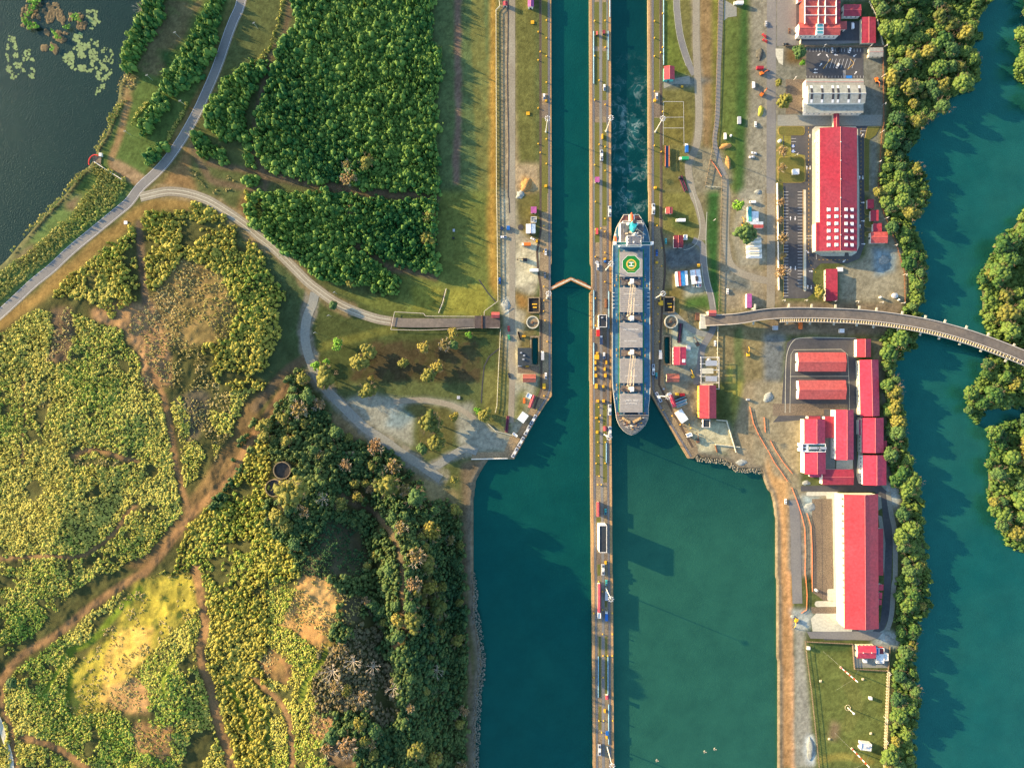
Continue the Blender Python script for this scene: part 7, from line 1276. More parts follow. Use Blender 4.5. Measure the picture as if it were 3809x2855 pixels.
for y0, y1 in ((1085, 1150),):
    for sx, x in ((-1, 2281.5), (1, 2412.5)):
        for k in range(5): q = LS(x, y0 + 14 * k + 5, 5); b = MB(); b.tube((q[0] - 1, q[1], 4.8), (q[0] + 1, q[1] + .3, 4.8), .22, n=5); b.build('fairlead', Mshw, SH)
# ------------------------------------------------------------------ vehicles
PAINT = {c: mat('car_' + c, v, .35, .04, .5, spec=.5) for c, v in dict(white=(.75,.75,.74), silver=(.42,.44,.46), grey=(.14,.15,.16), black=(.015,.015,.018), red=(.5,.02,.02), blue=(.02,.13,.42), green=(.02,.30,.12), yellow=(.75,.42,.02), teal=(.04,.38,.36), orange=(.7,.16,.02), brown=(.14,.07,.04), navy=(.02,.04,.10)).items()}
Mtyre = mat('tyre', (0.015,0.015,0.015), .8, .1)
def wheels(T, xs, ys, r=.34, wd=.24):
    for x in xs:
        for y in ys:
            b = MB(); b.tube((x - wd / 2, y, r), (x + wd / 2, y, r), r, n=12); w_ = b.build('wheel', Mtyre, T); MB().tube((x - wd / 2 - .01, y, r), (x + wd / 2 + .01, y, r), r * .5, n=8).build('rim', Mst, w_)
def shell(prof, w0, w1):                # prof: (y, z) side outline, closed, widths lower/upper
    b = MB(); zs = [p[1] for p in prof]; zm, zM = min(zs), max(zs); f = lambda z: (w0 + (w1 - w0) * (z - zm) / (zM - zm)) / 2
    n = len(prof); b.add([(-f(z), y, z) for y, z in prof] + [(f(z), y, z) for y, z in prof], [tuple(range(n - 1, -1, -1)), tuple(range(n, 2 * n))] + [(i, (i + 1) % n, n + (i + 1) % n, n + i) for i in range(n)]); return b
def mk_car():
    T = thing('car', '', 'car', (0, 0, -300)); o = shell([(-2.2,.3),(2.2,.3),(2.25,.6),(2.1,.85),(1.0,.95),(-1.9,1.0),(-2.2,.85)], 1.78, 1.62).build('body', PAINT['white'], T); o['paint'] = 1
    o = shell([(-1.7,.96),(1.0,.94),(.35,1.42),(-1.1,1.42)], 1.5, 1.2).build('cabin_glass', Mgl, T); r_ = MB().box(0, -.38, 1.40, 1.22, 1.5, .06).build('roof', PAINT['white'], T); r_['paint'] = 1
    wheels(T, (-.82, .82), (-1.35, 1.4)); 
    for s_ in (-1, 1): MB().box(s_ * .6, 2.2, .6, .35, .08, .16).build('headlight', Mshw, T)
    return T
def mk_pickup():
    T = thing('pickup_truck', '', 'pickup', (0, 0, -300)); o = shell([(-2.6,.45),(2.6,.45),(2.6,.9),(1.3,1.05),(-2.6,1.0)], 1.85, 1.75).build('body', PAINT['white'], T); o['paint'] = 1
    shell([(-.3,1.0),(1.4,1.0),(.9,1.6),(-.2,1.6)], 1.6, 1.35).build('cab_glass', Mgl, T); r_ = MB().box(0, .32, 1.6, 1.4, 1.1, .06).build('roof', PAINT['white'], T); r_['paint'] = 1
    MB().box(0, -1.45, 1.02, 1.45, 2.05, .06).build('cargo_bed', mat('bed_liner', (.03,.07,.14), .8, .1), T); wheels(T, (-.85, .85), (-1.6, 1.6), .4)
    for s_ in (-1, 1): MB().box(s_ * .65, 2.6, .7, .3, .08, .16).build('headlight', Mshw, T)
    return T
def mk_van():
    T = thing('van', '', 'van', (0, 0, -300)); o = shell([(-2.7,.4),(2.6,.4),(2.7,1.0),(2.0,1.2),(1.5,2.1),(-2.7,2.15)], 1.95, 1.8).build('body', PAINT['white'], T); o['paint'] = 1
    MB().add([(-.8,2.03,1.24),(.8,2.03,1.24),(.75,1.56,2.05),(-.75,1.56,2.05)], [(0,1,2,3)]).build('windscreen', Mgl, T); wheels(T, (-.85, .85), (-1.8, 1.7), .36); return T
def mk_truck():
    T = thing('box_truck', '', 'truck', (0, 0, -300)); o = MB().box(0, -1.1, 1.0, 2.4, 5.6, 2.3).build('cargo_box', PAINT['white'], T); o['paint'] = 1
    shell([(1.85,.6),(3.7,.6),(3.7,1.6),(3.3,2.5),(1.85,2.5)], 2.2, 2.0).build('cab', Mshw, T); MB().add([(-.9,3.68,1.66),(.9,3.68,1.66),(.85,3.36,2.4),(-.85,3.36,2.4)], [(0,1,2,3)]).build('windscreen', Mgl, T); MB().box(0, -.2, .6, 1.0, 7.2, .38).build('chassis', Mdk, T); wheels(T, (-1, 1), (-2.6, 2.6), .5, .3); return T
def mk_mule():
    T = thing('towing_locomotive', '', 'locomotive', (0, 0, -300)); Msil = mat('locomotive_silver', (0.42,0.46,0.50), .4, .1, metal=.2)
    MB().box(0, 0, .7, 2.7, 9.6, .5).build('chassis', Mdk, T)
    for s_ in (-1, 1): o = MB().box(0, s_ * 2.95, 1.2, 2.5, 3.3, 1.7, taper=.92).build('engine_hood', Msil, T); MB().box(0, s_ * 2.9, 2.91, 1.2, 1.6, .2).build('vent_grille', Mdk, o); o = MB().box(0, s_ * 4.45, .8, 2.0, .3, 1.0).build('cable_guide', Mrust, T)
    o = MB().box(0, 0, 1.2, 2.3, 2.3, 2.6, taper=.9).build('cab', Mshw, T); MB().box(0, 0, 2.3, 2.36, 1.9, .9, taper=.95).build('window', Mgl, o); MB().cyl(0, 1.6, 2.2, 2.7, .5, n=12).build('windlass_drum', Mst, T)
    wheels(T, (-1.0, 1.0), (-3.4, -2.0, 2.0, 3.4), .45, .3); return T
def mk_exc():
    T = thing('excavator', '', 'excavator', (0, 0, -300))
    for s_ in (-1, 1): MB().box(s_ * 1.1, 0, 0, .55, 3.9, .8, taper=.9).build('track', Mdk, T)
    o = MB().box(0, -.4, .95, 2.5, 3.2, 1.2, taper=.95).build('body', PAINT['yellow'], T); o['paint'] = 1; MB().box(-.75, .9, 1.1, .95, 1.4, 1.7).build('cab', Mgl, T); MB().cyl(0, 0, .6, .96, .8, n=12).build('turntable', Mdk, T)
    o = MB().tube((.2, .8, 1.8), (.2, 3.6, 4.0), .28, .24, 4).tube((.2, 3.6, 4.0), (.2, 6.0, 1.6), .24, .18, 4).build('boom', PAINT['yellow'], T); o['paint'] = 1; MB().box(.2, 6.1, .5, 1.1, .9, 1.0, taper=.7).build('bucket', Mdk, o); return T
PV = {'car': mk_car(), 'pickup': mk_pickup(), 'van': mk_van(), 'truck': mk_truck(), 'mule': mk_mule(), 'exc': mk_exc()}; firstv = {}
GV = {'car': 'cars parked around the locks and yards', 'pickup': 'pickup trucks on the lock walls', 'van': 'vans', 'truck': 'trucks', 'mule': 'towing locomotives on the wall tracks', 'exc': 'earth-moving machines'}
def veh(k, t, x, y, rot, c, label, sc=1.0):
    s = S(t, x, y); w_ = W(s, .5); loc = (w_[0], w_[1], .17 if k == 'mule' else .13); r_ = R(rot)
    if k not in firstv:
        firstv[k] = 1; o = PV[k]; o.location = loc; o.rotation_euler = (0, 0, r_); o['label'] = label; o['group'] = GV[k]; o.scale = (sc,) * 3
        def pnt(q):
            for ch in q.children:
                if ch.get('paint'): ch.material_slots[0].link = 'OBJECT'; ch.material_slots[0].material = PAINT[c]
                pnt(ch)
        pnt(o); return o
    return dup(PV[k], loc, r_, label, GV[k], sc, PAINT[c])
V_ = [('mule','C1',775,1338,0,'silver','silver locomotive alone on the centre road, upper chamber'),('mule','C2',845,180,0,'silver','silver locomotive on the centre wall off the port quarter of the ship'),('mule','C2',1218,160,0,'silver','silver locomotive on the east wall beside the stern of the ship'),('mule','C2',1216,1530,0,'silver','silver locomotive on the east wall beside the last hatch'),('mule','C3',1262,130,28,'silver','silver locomotive on the bend of the east wall'),('mule','C3',845,238,0,'silver','silver locomotive on the centre wall beside the ship forecastle'),('mule','C3',846,425,0,'silver','silver locomotive on the centre wall just past the bow'),('mule','C3',787,1600,0,'silver','silver locomotive south of the white control house'),
('mule','C3',193,322,-29,'silver','first of four locomotives lined up on the slanting west wall, topmost'),('mule','C3',142,412,-29,'silver','second of four locomotives lined up on the slanting west wall'),('mule','C3',88,510,-29,'silver','third of four locomotives lined up on the slanting west wall'),('mule','C3',35,602,-29,'silver','last of four locomotives lined up at the tip of the west wall'),('mule','C4',757,1492,0,'silver','bluish locomotive near the south end of the centre wall'),
('pickup','C1',285,832,0,'white','white pickup on the west wall above the paired yellow boxes'),('pickup','C1',801,752,0,'white','white pickup on the centre wall by the first foam streak'),('pickup','C1',1250,826,0,'white','white pickup on the east wall next to the court'),('pickup','C2',299,522,180,'white','white and blue pickup on the west wall above the gate'),('pickup','C2',293,722,0,'grey','dark pickup on the west wall next to the gate'),('pickup','C2',746,652,0,'white','white-framed pickup beside the helipad'),('pickup','C2',1250,530,180,'blue','blue pickup on the east wall beside the helipad'),('pickup','C2',799,1410,0,'white','white pickup among the yellow boxes of the centre wall'),('pickup','C2',300,1583,0,'white','white-framed pickup on the west wall near its bend'),('pickup','C2',1246,1582,0,'teal','teal pickup behind the east wall locomotive'),('pickup','C2',2094,395,0,'white','white pickup in the row under the round tree'),('pickup','C4',818,72,0,'teal','small teal pickup north of the leaning light mast'),('pickup','C3',811,1110,0,'teal','turquoise pickup opposite the long pink hut'),('pickup','B2',2093,770,0,'blue','blue-bedded pickup by the field fence'),('pickup','B2',2126,395,90,'white','white pickup parked across the bank road, upper'),
('van','D1',740,225,0,'white','white van with blue stripes behind the saw-toothed hall'),('van','C1',2077,730,0,'white','big white van-like tank truck on the gravel by the green verge'),('van','C1',1834,1168,0,'white','white van parked off the asphalt road by the clay heap'),('car','C1',2083,1312,80,'white','white car, upper of the pair on the pale gravel'),('car','C1',2062,1345,95,'white','white car with red tail, lower of the pair on the pale gravel'),('car','C1',2172,308,50,'red','red car, upper of the two at the gravel edge'),('car','C1',2178,350,60,'red','red car, lower of the two at the gravel edge'),('car','C1',2096,1066,0,'white','white car near the yellow roller'),
('car','D1',262,262,10,'white','white car at the corner of the saw-toothed hall'),('car','D1',200,266,0,'brown','brown car beside the white one west of the saw-toothed hall'),('car','D1',170,381,90,'black','black car leaving the yard at the fence gap'),('car','D1',566,433,0,'silver','silver car in the north row of the arrow-marked lot, west one'),('car','D1',626,431,0,'black','black car in the north row of the arrow-marked lot'),('car','D1',717,434,-20,'white','white car in the north row of the arrow-marked lot, east one'),('car','D1',614,566,-30,'white','white car in the slanted bays of the arrow-marked lot'),('car','D1',0,205,0,'silver','silver car at the road edge near the north'),
('car','B2',2174,1580,15,'black','small black car inside a white ring mark on the bank road'),('car','B2',2173,1255,15,'green','pale green car on the bank road below the ramp end'),('car','B2',2170,1180,5,'red','dark red car on the bank road beside the ramp end'),('van','C2',2067,97,90,'white','white van parked above the shed row'),('truck','C2',1450,255,90,'white','white box truck on the lawn beside the salmon kiosk'),('truck','C1',1478,1362,90,'green','bright green tank truck by the dirt junction'),('truck','C1',1502,1272,0,'blue','blue and white lorry north of the green tank truck'),('truck','C2',1278,1400,0,'silver','pale lorry on the east wall beside the narrow dock'),('truck','C2',272,1408,0,'silver','pale lorry on the west wall beside the narrow dock'),('truck','C2',746,1207,0,'red','red and blue lorry behind the grey machinery house'),('truck','C2',772,1275,0,'navy','navy lorry with a long shadow on the centre wall'),('truck','C4',817,350,0,'blue','blue lorry near the long hot-red building'),('truck','C4',817,175,0,'silver','beige lorry at the foot of the leaning light mast'),('truck','C1',1945,36,90,'white','white box lorry on the apron at the top edge'),('truck','D2',289,1145,0,'orange','orange lorry half under the elevated road'),
('exc','C1',2150,630,-70,'orange','orange digger beside the red and white truck row'),('exc','C1',2150,808,-40,'orange','orange backhoe on the gravel south of the white tank truck'),('exc','C2',1990,290,10,'yellow','yellow digger between the round tree and the shed row'),('exc','C2',2030,1395,0,'yellow','yellow excavator in the dusty lane south of the elevated road'),('exc','C2',1555,1582,20,'yellow','yellow loader in the yard right of the rusty roof'),('exc','D4',255,395,160,'yellow','yellow excavator with a white bag at the spoil strip'),('exc','D1',945,690,200,'orange','red-orange excavator east of the grey hall'),('exc','C2',1598,1310,30,'brown','brown loader in the pale yard by the hot-pink roof'),('exc','C3',1600,500,10,'brown','rusty excavator on the corner of the east guide wall'),('car','D3',168,1022,0,'white','white pickup-sized car in the dark shadow on the orange bank'),('truck','C2',130,460,90,'orange','orange-brown low loader in the pale yard'),('exc','C2',120,590,90,'black','black crane truck in the pale west yard'),('truck','C2',195,682,90,'white','white lorry with orange lettering strip in the west yard'),('car','C2',190,412,60,'white','white car by the round dark pad'),('car','C2',1857,860,0,'white','white car at the edge of the dark gravel patch'),('car','C2',1750,1305,0,'white','white car by the boundary line east of the hot-pink roof'),('car','C2',1328,430,0,'teal','small pale blue car west of the maroon roof'),('exc','C2',1275,955,0,'yellow','yellow winch machine at the sunken chamber of the east pier')]
for v_ in V_: veh(*v_)
# tank trailer row, machines, pallets ------------------------------------------------
def crate(t, x, y, w_, l_, h_, c, label, rot=0, name='equipment_box', cat='box', group=None):
    p = W(S(t, x, y), h_); T = thing(name, label, cat, (*p, .1), R(rot), group); Lx, Ly = w_ * Q * K, l_ * Q * K; b = MB(); b.box(0, 0, .12, Lx, Ly, h_ - .12); b.build('box_body', PAINT.get(c) or RCM(c), T)
    b = MB(); b.box(0, 0, 0, Lx * .9, Ly * .9, .12); b.build('skid', Mdk, T); b = MB(); b.box(0, 0, h_, Lx * 1.04, Ly * 1.04, .12); [b.box(0, -Ly / 2 + Ly * (k + .5) / 4, h_ + .12, Lx * .9, .12, .1) for k in range(4)]; b.build('lid', PAINT.get(c) or RCM(c), T); return T
GB = 'yellow equipment boxes on the centre wall'
for i, (t, x, y, w_, l_, c, lb) in enumerate((('C2',738,1422,34,40,'yellow','largest yellow box on the centre wall, opposite the white pickup'),('C2',742,1388,16,16,'yellow','small square yellow box above the largest one'),('C2',726,1468,12,30,'yellow','first slim yellow box below the largest one, west row'),('C2',726,1522,12,30,'yellow','second slim yellow box in the west row'),('C2',730,1580,18,28,'yellow','wide yellow box closing the west row'),('C2',820,1468,12,28,'yellow','first slim yellow box of the east row'),('C2',806,1524,12,28,'yellow','second slim yellow box of the east row'),('C2',812,1580,16,30,'yellow','last yellow box of the east row near the blue pipe'),('C3',733,35,20,40,'yellow','ochre box at the west edge beside hatch five'),('C3',793,38,16,22,'yellow','bright yellow box east of the centre road beside hatch five'),('C3',747,163,18,22,'yellow','yellow box paired across the road, west one'),('C3',796,163,18,22,'yellow','yellow box paired across the road, east one'),('C3',735,308,20,12,'yellow','flat yellow box on turf beside the forecastle'),('C3',741,430,16,22,'yellow','yellow box on turf level with the bow tip'),('C3',813,1548,14,26,'yellow','yellow box beside the locomotive south of the control house'),('C2',808,582,18,16,'yellow','yellow crate stacked against a blue one beside the helipad'),('C2',808,602,18,18,'blue','blue crate against the yellow one beside the helipad'),('C1',786,1168,10,40,'yellow','tall yellow panel lying on the centre wall turf'),('C1',302,862,18,14,'yellow','yellow box on the west wall beside a pickup'),('C1',1236,858,18,22,'yellow','yellow box on the east wall beside a pickup'),('C1',300,1592,20,20,'yellow','yellow box at the low end of the west wall turf'),('C1',1240,1606,20,18,'yellow','yellow box at the low end of the east wall turf'),('C2',1252,612,20,18,'yellow','yellow box on the east wall above the striped row'),('C2',222,430,16,22,'yellow','yellow box by the return track, pale west yard'),('C2',1612,638,18,26,'yellow','orange-yellow container beside the notched building'),('C4',822,1395,12,26,'yellow','yellow box beside a blue tarp at the south end'),('C4',806,1172,14,26,'yellow','orange-yellow box on bare earth at the south end'))): crate(t, x, y, w_, l_, 1.8 if i else 2.4, c, lb, group=GB)
RC2 = {'crimson': RC['crimson'], 'tarp': (.02,.15,.45)}
def RCM(c): return mat('paint_' + c, RC2.get(c, RC.get(c, (.3,.3,.3))), .6, .15)
for t, x, y, w_, l_, h_, c, lb in (('C2',60,0,1,1,1,'x',''),) [1:] + (('C4',824,1362,22,34,1.6,'blue','crumpled blue tarpaulin load near the south end'),('C2',112,1243,30,14,1.6,'yellow','yellow skip in the pale yard of the west dock'),('C2',140,1502,26,10,1.2,'yellow','flat yellow tray at the foot of the black roof'),('C2',78,1498,34,10,1.2,'silver','silver tray at the foot of the black roof'),('C3',115,160,18,44,2,'orange','orange generator beside the slanting pink shed'),('C3',1428,105,26,22,2,'yellow','yellow compressor behind the slanting hot-pink shed'),('C3',1470,108,40,22,2,'red','red machine frame behind the slanting hot-pink shed'),('C3',285,35,24,44,2,'yellow','orange-yellow wagon on the west wall at its bend'),('C3',1310,60,14,14,1,'silver','two round pale drums east of the bend'),('C2',1600,1075,34,60,2.4,'brown','tan timber stack at the foot of the bridge abutment'),('C2',1290,960,28,40,2,'yellow','yellow gate machine beside the east sunken chamber'),('D4',367,633,24,24,2.4,'white','white square box at the corner of the antenna field'),('D4',853,742,28,28,2.2,'white','white round-cornered tank in the guard yard'),('D4',900,1063,22,22,2.4,'white','small white box alone in the antenna field'),('D2',652,1197,38,32,2.5,'white','white container below the elevated road'),('D2',83,1172,40,34,2.5,'silver','pale grey container under the west end of the elevated road'),('D2',635,672,48,34,1.2,'white','flat white slab by the narrow crimson shed'),('D1',258,1470,52,42,2.5,'white','pale cabin on the lawn of the yellow-kerbed island'),('D1',436,1206,22,22,2,'white','small white unit on the pavement of the crimson hall'),('D1',446,1310,18,90,1.2,'silver','long pale bench of ducts along the crimson hall'),('C3',2033,150,26,16,2,'silver','pale crate on the bare lane east of the warehouse'),('C1',1958,1030,28,60,1.5,'silver','striped pale trough on the green verge'),('C1',2138,578,56,22,2.4,'crimson','small crimson container roof above the orange digger'),('C2',1522,1345,34,44,2.2,'silver','pale blue tank beside the hot-pink roof'),('B2',2110,318,20,26,2,'navy','dark skip in a white frame, west of the blue tank'),('B2',2166,316,26,34,2,'blue','blue tank on pale concrete by the bank road'),('B2',1700,338,18,22,.6,'silver','pale square slab cover in the mown field, upper'),('B2',1696,404,16,16,.4,'black','black square pit cover in the mown field, lower'),('B3',1740,133,26,26,.5,'silver','square pale frame on the grass above the gravel track'),('A2',1077,272,28,28,.6,'white','square pale well cover on the verge of the main road')): crate(t, x, y, w_, l_, h_, c, lb)
# pipe racks / mooring bars: dark steel lattice beside piers
def beamstack(t, x0, y0, x1, y1, n, wd, h, m, label, name='pipe_stack'):
    a, c_ = W(S(t, x0, y0)), W(S(t, x1, y1)); T = thing(name, label, name.replace('_', ' '), (a[0], a[1], .1)); d = Vector((c_[0] - a[0], c_[1] - a[1])); nr = Vector((-d.y, d.x)).normalized()
    for k in range(n): o_ = nr * (k - (n - 1) / 2) * wd; MB().tube((o_.x, o_.y, h), (o_.x + d.x, o_.y + d.y, h), h * .9, n=6).build('pipe', m[k % len(m)], T)
    return T
beamstack('C2', 1455, 1135, 1440, 1300, 3, 1.4, .6, [Mdk, mat('plum_steel', (.10,.02,.05), .7)], 'stack of dark steel beams beside the east round pier'); beamstack('C3', 1410, 165, 1500, 130, 4, 1.3, .5, [mat('pipe_blue', (.10,.24,.32), .6), Mdk], 'bundle of blue-grey pipes behind the hot-pink shed', 'pipe_bundle'); beamstack('C3', 1415, 200, 1505, 165, 4, 1.2, .5, [mat('pipe_blue', (0,0,0)), Mst], 'second bundle of blue-grey pipes nearer the basin', 'pipe_bundle'); beamstack('C1', 1450, 1510, 1500, 1640, 3, 1.2, .5, [mat('plum_steel', (0,0,0)), Mdk], 'dark beams with a white drum by the gravel road', 'pipe_bundle'); beamstack('C2', 62, 1205, 82, 1275, 6, .1, .5, [Mdk], 'black and yellow striped barrier rack in the west yard', 'barrier_rack'); beamstack('C2', 815, 925, 815, 1000, 2, .9, .6, [Mrust], 'rust-red beams north of the grey machinery house', 'pipe_bundle')
beamstack('B3', 2165, 290, 2150, 430, 2, 1.3, .6, [mat('plum_steel', (0,0,0))], 'dark crimson steel frame on the grass by the west wall', 'steel_bracing'); beamstack('C3', 1750, 540, 1765, 600, 1, 1, .6, [Mrust], 'rusty post on the concrete tip of the east bank', 'steel_post')
def barrel(): pass
# ------------------------------------------------------------------ light masts and lamp posts
def mast_proto():
    T = thing('light_mast', '', 'light mast', (0, 0, -400)); MB().cyl(0, 0, 0, 29, .42, .22, 10).build('pole', Mwall, T); b = MB(); N = 12
    for k in range(N): a = 6.2832 * k / N; a2 = 6.2832 * (k + 1) / N; b.tube((1.6 * math.cos(a), 1.6 * math.sin(a), 29), (1.6 * math.cos(a2), 1.6 * math.sin(a2), 29), .12, n=5)
    for k in range(4): a = 1.5708 * k; b.tube((0, 0, 29.2), (1.6 * math.cos(a), 1.6 * math.sin(a), 29), .1, n=5)
    rg = b.build('lamp_ring', Mst, T)
    for k in range(8): a = .785 * k; MB().box(1.9 * math.cos(a), 1.9 * math.sin(a), 28.6, .8, .6, .35, a).build('floodlight', Mwh, rg)
    MB().cyl(0, 0, 0, .5, .9, n=10).build('base', Mcl, T); return T
def post_proto():
    T = thing('lamp_post', '', 'lamp post', (0, 0, -400)); MB().cyl(0, 0, 0, 7, .14, .09, 7).build('pole', Mwall, T); b = MB(); b.tube((0, 0, 6.9), (0, 1.2, 7.2), .07, n=5); b.box(0, 1.5, 7.1, .35, .9, .15); b.build('lamp_head', Mwh, T); return T
def place(proto, st, t, x, y, label, group, rot=0, sc=None, z=0.05):
    w_ = W(S(t, x, y)) ; loc = (w_[0], w_[1], z)
    if t[0] in 'AB': p_ = P(S(t, x, y)); loc = (p_[0], p_[1], p_[2])
    if not st: st.append(1); proto.location = loc; proto.rotation_euler = (0, 0, R(rot)); proto['label'] = label; proto['group'] = group; proto.scale = (sc or 1,) * 3; return proto
    return dup(proto, loc, R(rot), label, group, sc)
mp, pp2, ms, ps_ = mast_proto(), post_proto(), [], []
for t, x, y, lb in (('C1',300,1130,'tall light mast on the west wall beside the upper chamber'),('C1',815,1125,'tall light mast on the centre wall beside the wake'),('C1',1237,1130,'tall light mast on the east wall beside the court lines'),('C2',815,675,'tall light mast on the centre wall next to the helipad'),('C2',1238,918,'tall light mast on the east wall above the sunken chamber'),('C2',308,918,'tall light mast on the west wall just below the gate'),('C3',1278,120,'tall light mast leaning over the hot-pink shed'),('C3',800,450,'tall light mast on the centre wall beside the bow'),('C4',815,118,'tall light mast beside the long hot-red building'),('C4',825,1475,'tall light mast at the south end of the centre wall')): place(mp, ms, t, x, y, lb, 'tall light masts on the lock walls')
for i, (t, x, y, lb) in enumerate((('D1',487,413,'north fence of the arrow-marked lot, middle'),('D1',875,415,'north fence beside the cream hut'),('D1',1005,412,'fence corner by the cream hut'),('D1',237,686,'west end of the grey hall'),('D1',990,662,'river fence beside the orange excavator'),('D1',993,906,'river fence south-east of the grey hall'),('D1',980,1140,'river fence at the kerbed lawn'),('D1',953,1395,'river fence by the round mangrove'),('D1',920,1640,'river fence beside the crimson hall middle'),('D2',1015,240,'river fence by the stepped huts'),('D2',1090,470,'river fence below the salmon hut'),('D2',1172,720,'river fence at the bare lot bulge'),('D2',1157,962,'south-east corner of the bare lot'),('D2',973,955,'south fence of the bare lot, east part'),('D2',763,948,'south fence of the bare lot, middle'),('D2',575,945,'south end of the narrow crimson shed'),('D2',330,938,'south kerb of the parking rows, east'),('D2',140,938,'south kerb of the parking rows, west'),('D3',1137,1322,'river side of the longest hall'),('C2',1735,255,'green verge east of the tarmac bend'),('D1',247,1335,'kerb above the yellow-kerbed island'),('D4',1035,825,'fence corner by the guard yard'),('D4',1008,1215,'east fence of the antenna field, middle'),('D4',1010,1400,'east fence of the antenna field, lower'))): place(pp2, ps_, t, x, y, 'white lamp post at the ' + lb, 'lamp posts of the east site', 120 + 17 * (i % 3))
# wooden utility poles in the north-west meadow
def up(): T = thing('utility_pole', '', 'utility pole', (0, 0, -400)); MB().cyl(0, 0, -.3, 11, .18, .12, 7).build('pole', Mst, T); b = MB(); b.box(0, 0, 10, 2.4, .15, .15); b.box(0, 0, 9.2, 1.8, .15, .15); b.build('crossarm', Mst, T); return T
upp, us = up(), []
for t, x, y, lb in (('A1',1545,330,'grey utility pole in the upper meadow between hedge and lake'),('A1',1310,690,'grey utility pole in the middle of the meadow'),('A1',1590,905,'grey utility pole near the main road verge'),('A1',1125,1160,'grey utility pole in the lower meadow by the lake path'),('A1',2211,250,'white utility pole in the grass strip right of the main road'),('B2',700,880,'pole by the railing where the ramp road begins'),('B2',650,1075,'pole in the shade of the round green tree'),('B2',535,1220,'pole beside the gravel fork')): place(upp, us, t, x, y, lb, 'utility poles of the west side', 30)
# white-capped reflectors / marker bollards along the walls
def bol(): T = thing('bollard', '', 'bollard', (0, 0, -400)); MB().cyl(0, 0, 0, .7, .32, .28, 10).build('post', Myl, T); MB().ball(0, 0, .78, .42, .22, 10).build('cap', Myl, T); return T
bo, bs = bol(), []
wl_ = {'west wall': [(t, x, y) for t, x, y in [('C1',305,y) for y in (180,330,485,710,1195,1405)] + [('C1',235,y) for y in (278,520,930,1235)] + [('C1',252,448),('C1',253,1310)] + [('C2',284,y) for y in (300,520,820,940)] + [('C2',282,1030),('C2',294,1110),('C2',312,1290),('C3',220,235),('C3',285,120)]], 'centre wall': [('C1',757,y) for y in (692,1240)] + [('C1',808,y) for y in (182,410,900,1260,1465)] + [('C1',718,y) for y in (185,485,860,1415)] + [('C2',724,y) for y in (95,330,565,920,1155)] + [('C2',806,y) for y in (240,350,530,780)] + [('C2',771,322),('C3',753,215),('C3',768,285),('C3',757,340),('C3',810,515),('C3',752,630),('C3',745,515),('C3',730,695),('C3',808,695),('C3',757,805),('C3',745,878),('C3',776,878),('C4',785,145),('C4',785,300),('C4',786,510),('C4',790,695),('C4',830,695),('C4',710,330),('C4',712,880),('C4',790,880),('C4',868,330),('C4',870,510),('C4',870,695),('C4',755,1250),('C4',795,1250),('C4',873,1250),('C4',778,1350),('C4',753,60)], 'east wall': [('C1',1230,y) for y in (185,330,485,785,1250)] + [('C1',1300,y) for y in (120,410,960)] + [('C1',1283,455),('C1',1288,1303),('C2',1252,300),('C2',1292,490),('C2',1290,645),('C2',1258,830),('C2',1258,1055),('C2',1262,1200),('C2',1270,1290),('C3',1300,240),('C3',1380,290),('C3',1525,365),('C3',1540,395),('C3',1450,365)]}
for wn, ps__ in wl_.items():
    for t, x, y in ps__:
        ln = {'C1': 'upper', 'C2': 'middle', 'C3': 'lower', 'C4': 'southern'}[t]; place(bo, bs, t, x, y, f'yellow bollard on the {ln} stretch of the {wn}', f'yellow bollards on the {wn}', 0, 1.35, .1)
# blue service pipes along the walls
for t, x, y0, y1, lb in (('C1',710,272,720,'thin blue pipe on the west side of the centre wall, north'),('C1',848,0,150,'blue pipe run at the north-east edge of the centre wall'),('C1',834,270,520,'broad pale blue duct on the centre wall beside the wake'),('C2',711,850,1180,'blue pipe beside the lower left chamber'),('C2',711,1300,1658,'blue pipe beside the yellow boxes'),('C2',840,860,1180,'pale blue pipe between the machinery house and the ship'),('C3',818,520,690,'blue pipe on the east edge past the bow'),('C4',749,700,1050,'pale pipe on the west edge, southern stretch'),('C4',832,700,1030,'pale pipe on the east edge, southern stretch'),('C4',838,1110,1450,'pale pipe on the east edge, last stretch'),('C1',1308,0,560,'grey cable trough along the east bank')):
    a, c_ = W(S(t, x, y0)), W(S(t, x, y1)); T = thing('service_pipe', lb, 'pipe', (a[0], a[1], .1)); L_ = a[1] - c_[1]; MB().tube((0, 0, .5), (c_[0] - a[0], -L_, .5), .35, n=8).build('pipe', mat('pipe_light_blue', (.22,.42,.55), .5, .2), T); b = MB(); [b.box((c_[0] - a[0]) * k / 8, -L_ * k / 8, 0, 1.0, .3, .25) for k in range(9)]; b.build('pipe_saddle', Mcd, T)
# yellow sheets on the west bank lawns
for x, y, lb in ((186,192,'yellow square tarpaulin on the upper west lawn'),(148,973,'yellow square tarpaulin on the lower west lawn')): crate('C1', x, y, 27, 27, .5, 'yellow', lb, name='tarpaulin', cat='tarpaulin')
crate('C1', 1468, 743, 18, 18, .5, 'yellow', 'small yellow frame on the round lawn by the east bank', name='tarpaulin', cat='tarpaulin')
# gantry with yellow legs by the court
T = thing('gantry', 'dark gantry beam with orange rails beside the court lines', 'gantry', (*W(S('C1', 1335, 1350)), 0)); MB().box(0, 0, 1.2, 2.0, 18, .8).build('beam', PAINT['navy'], T)
for s_ in (-1, 1): MB().box(s_ * 1.6, .5, 2.0, .5, 17, .5).build('rail', Mor, T)
b = MB(); [b.box(x_, y_, 0, .4, .4, 2.0) for x_ in (-1.6, 1.6) for y_ in (-7, 0, 7)]; b.build('leg', Mdk, T)
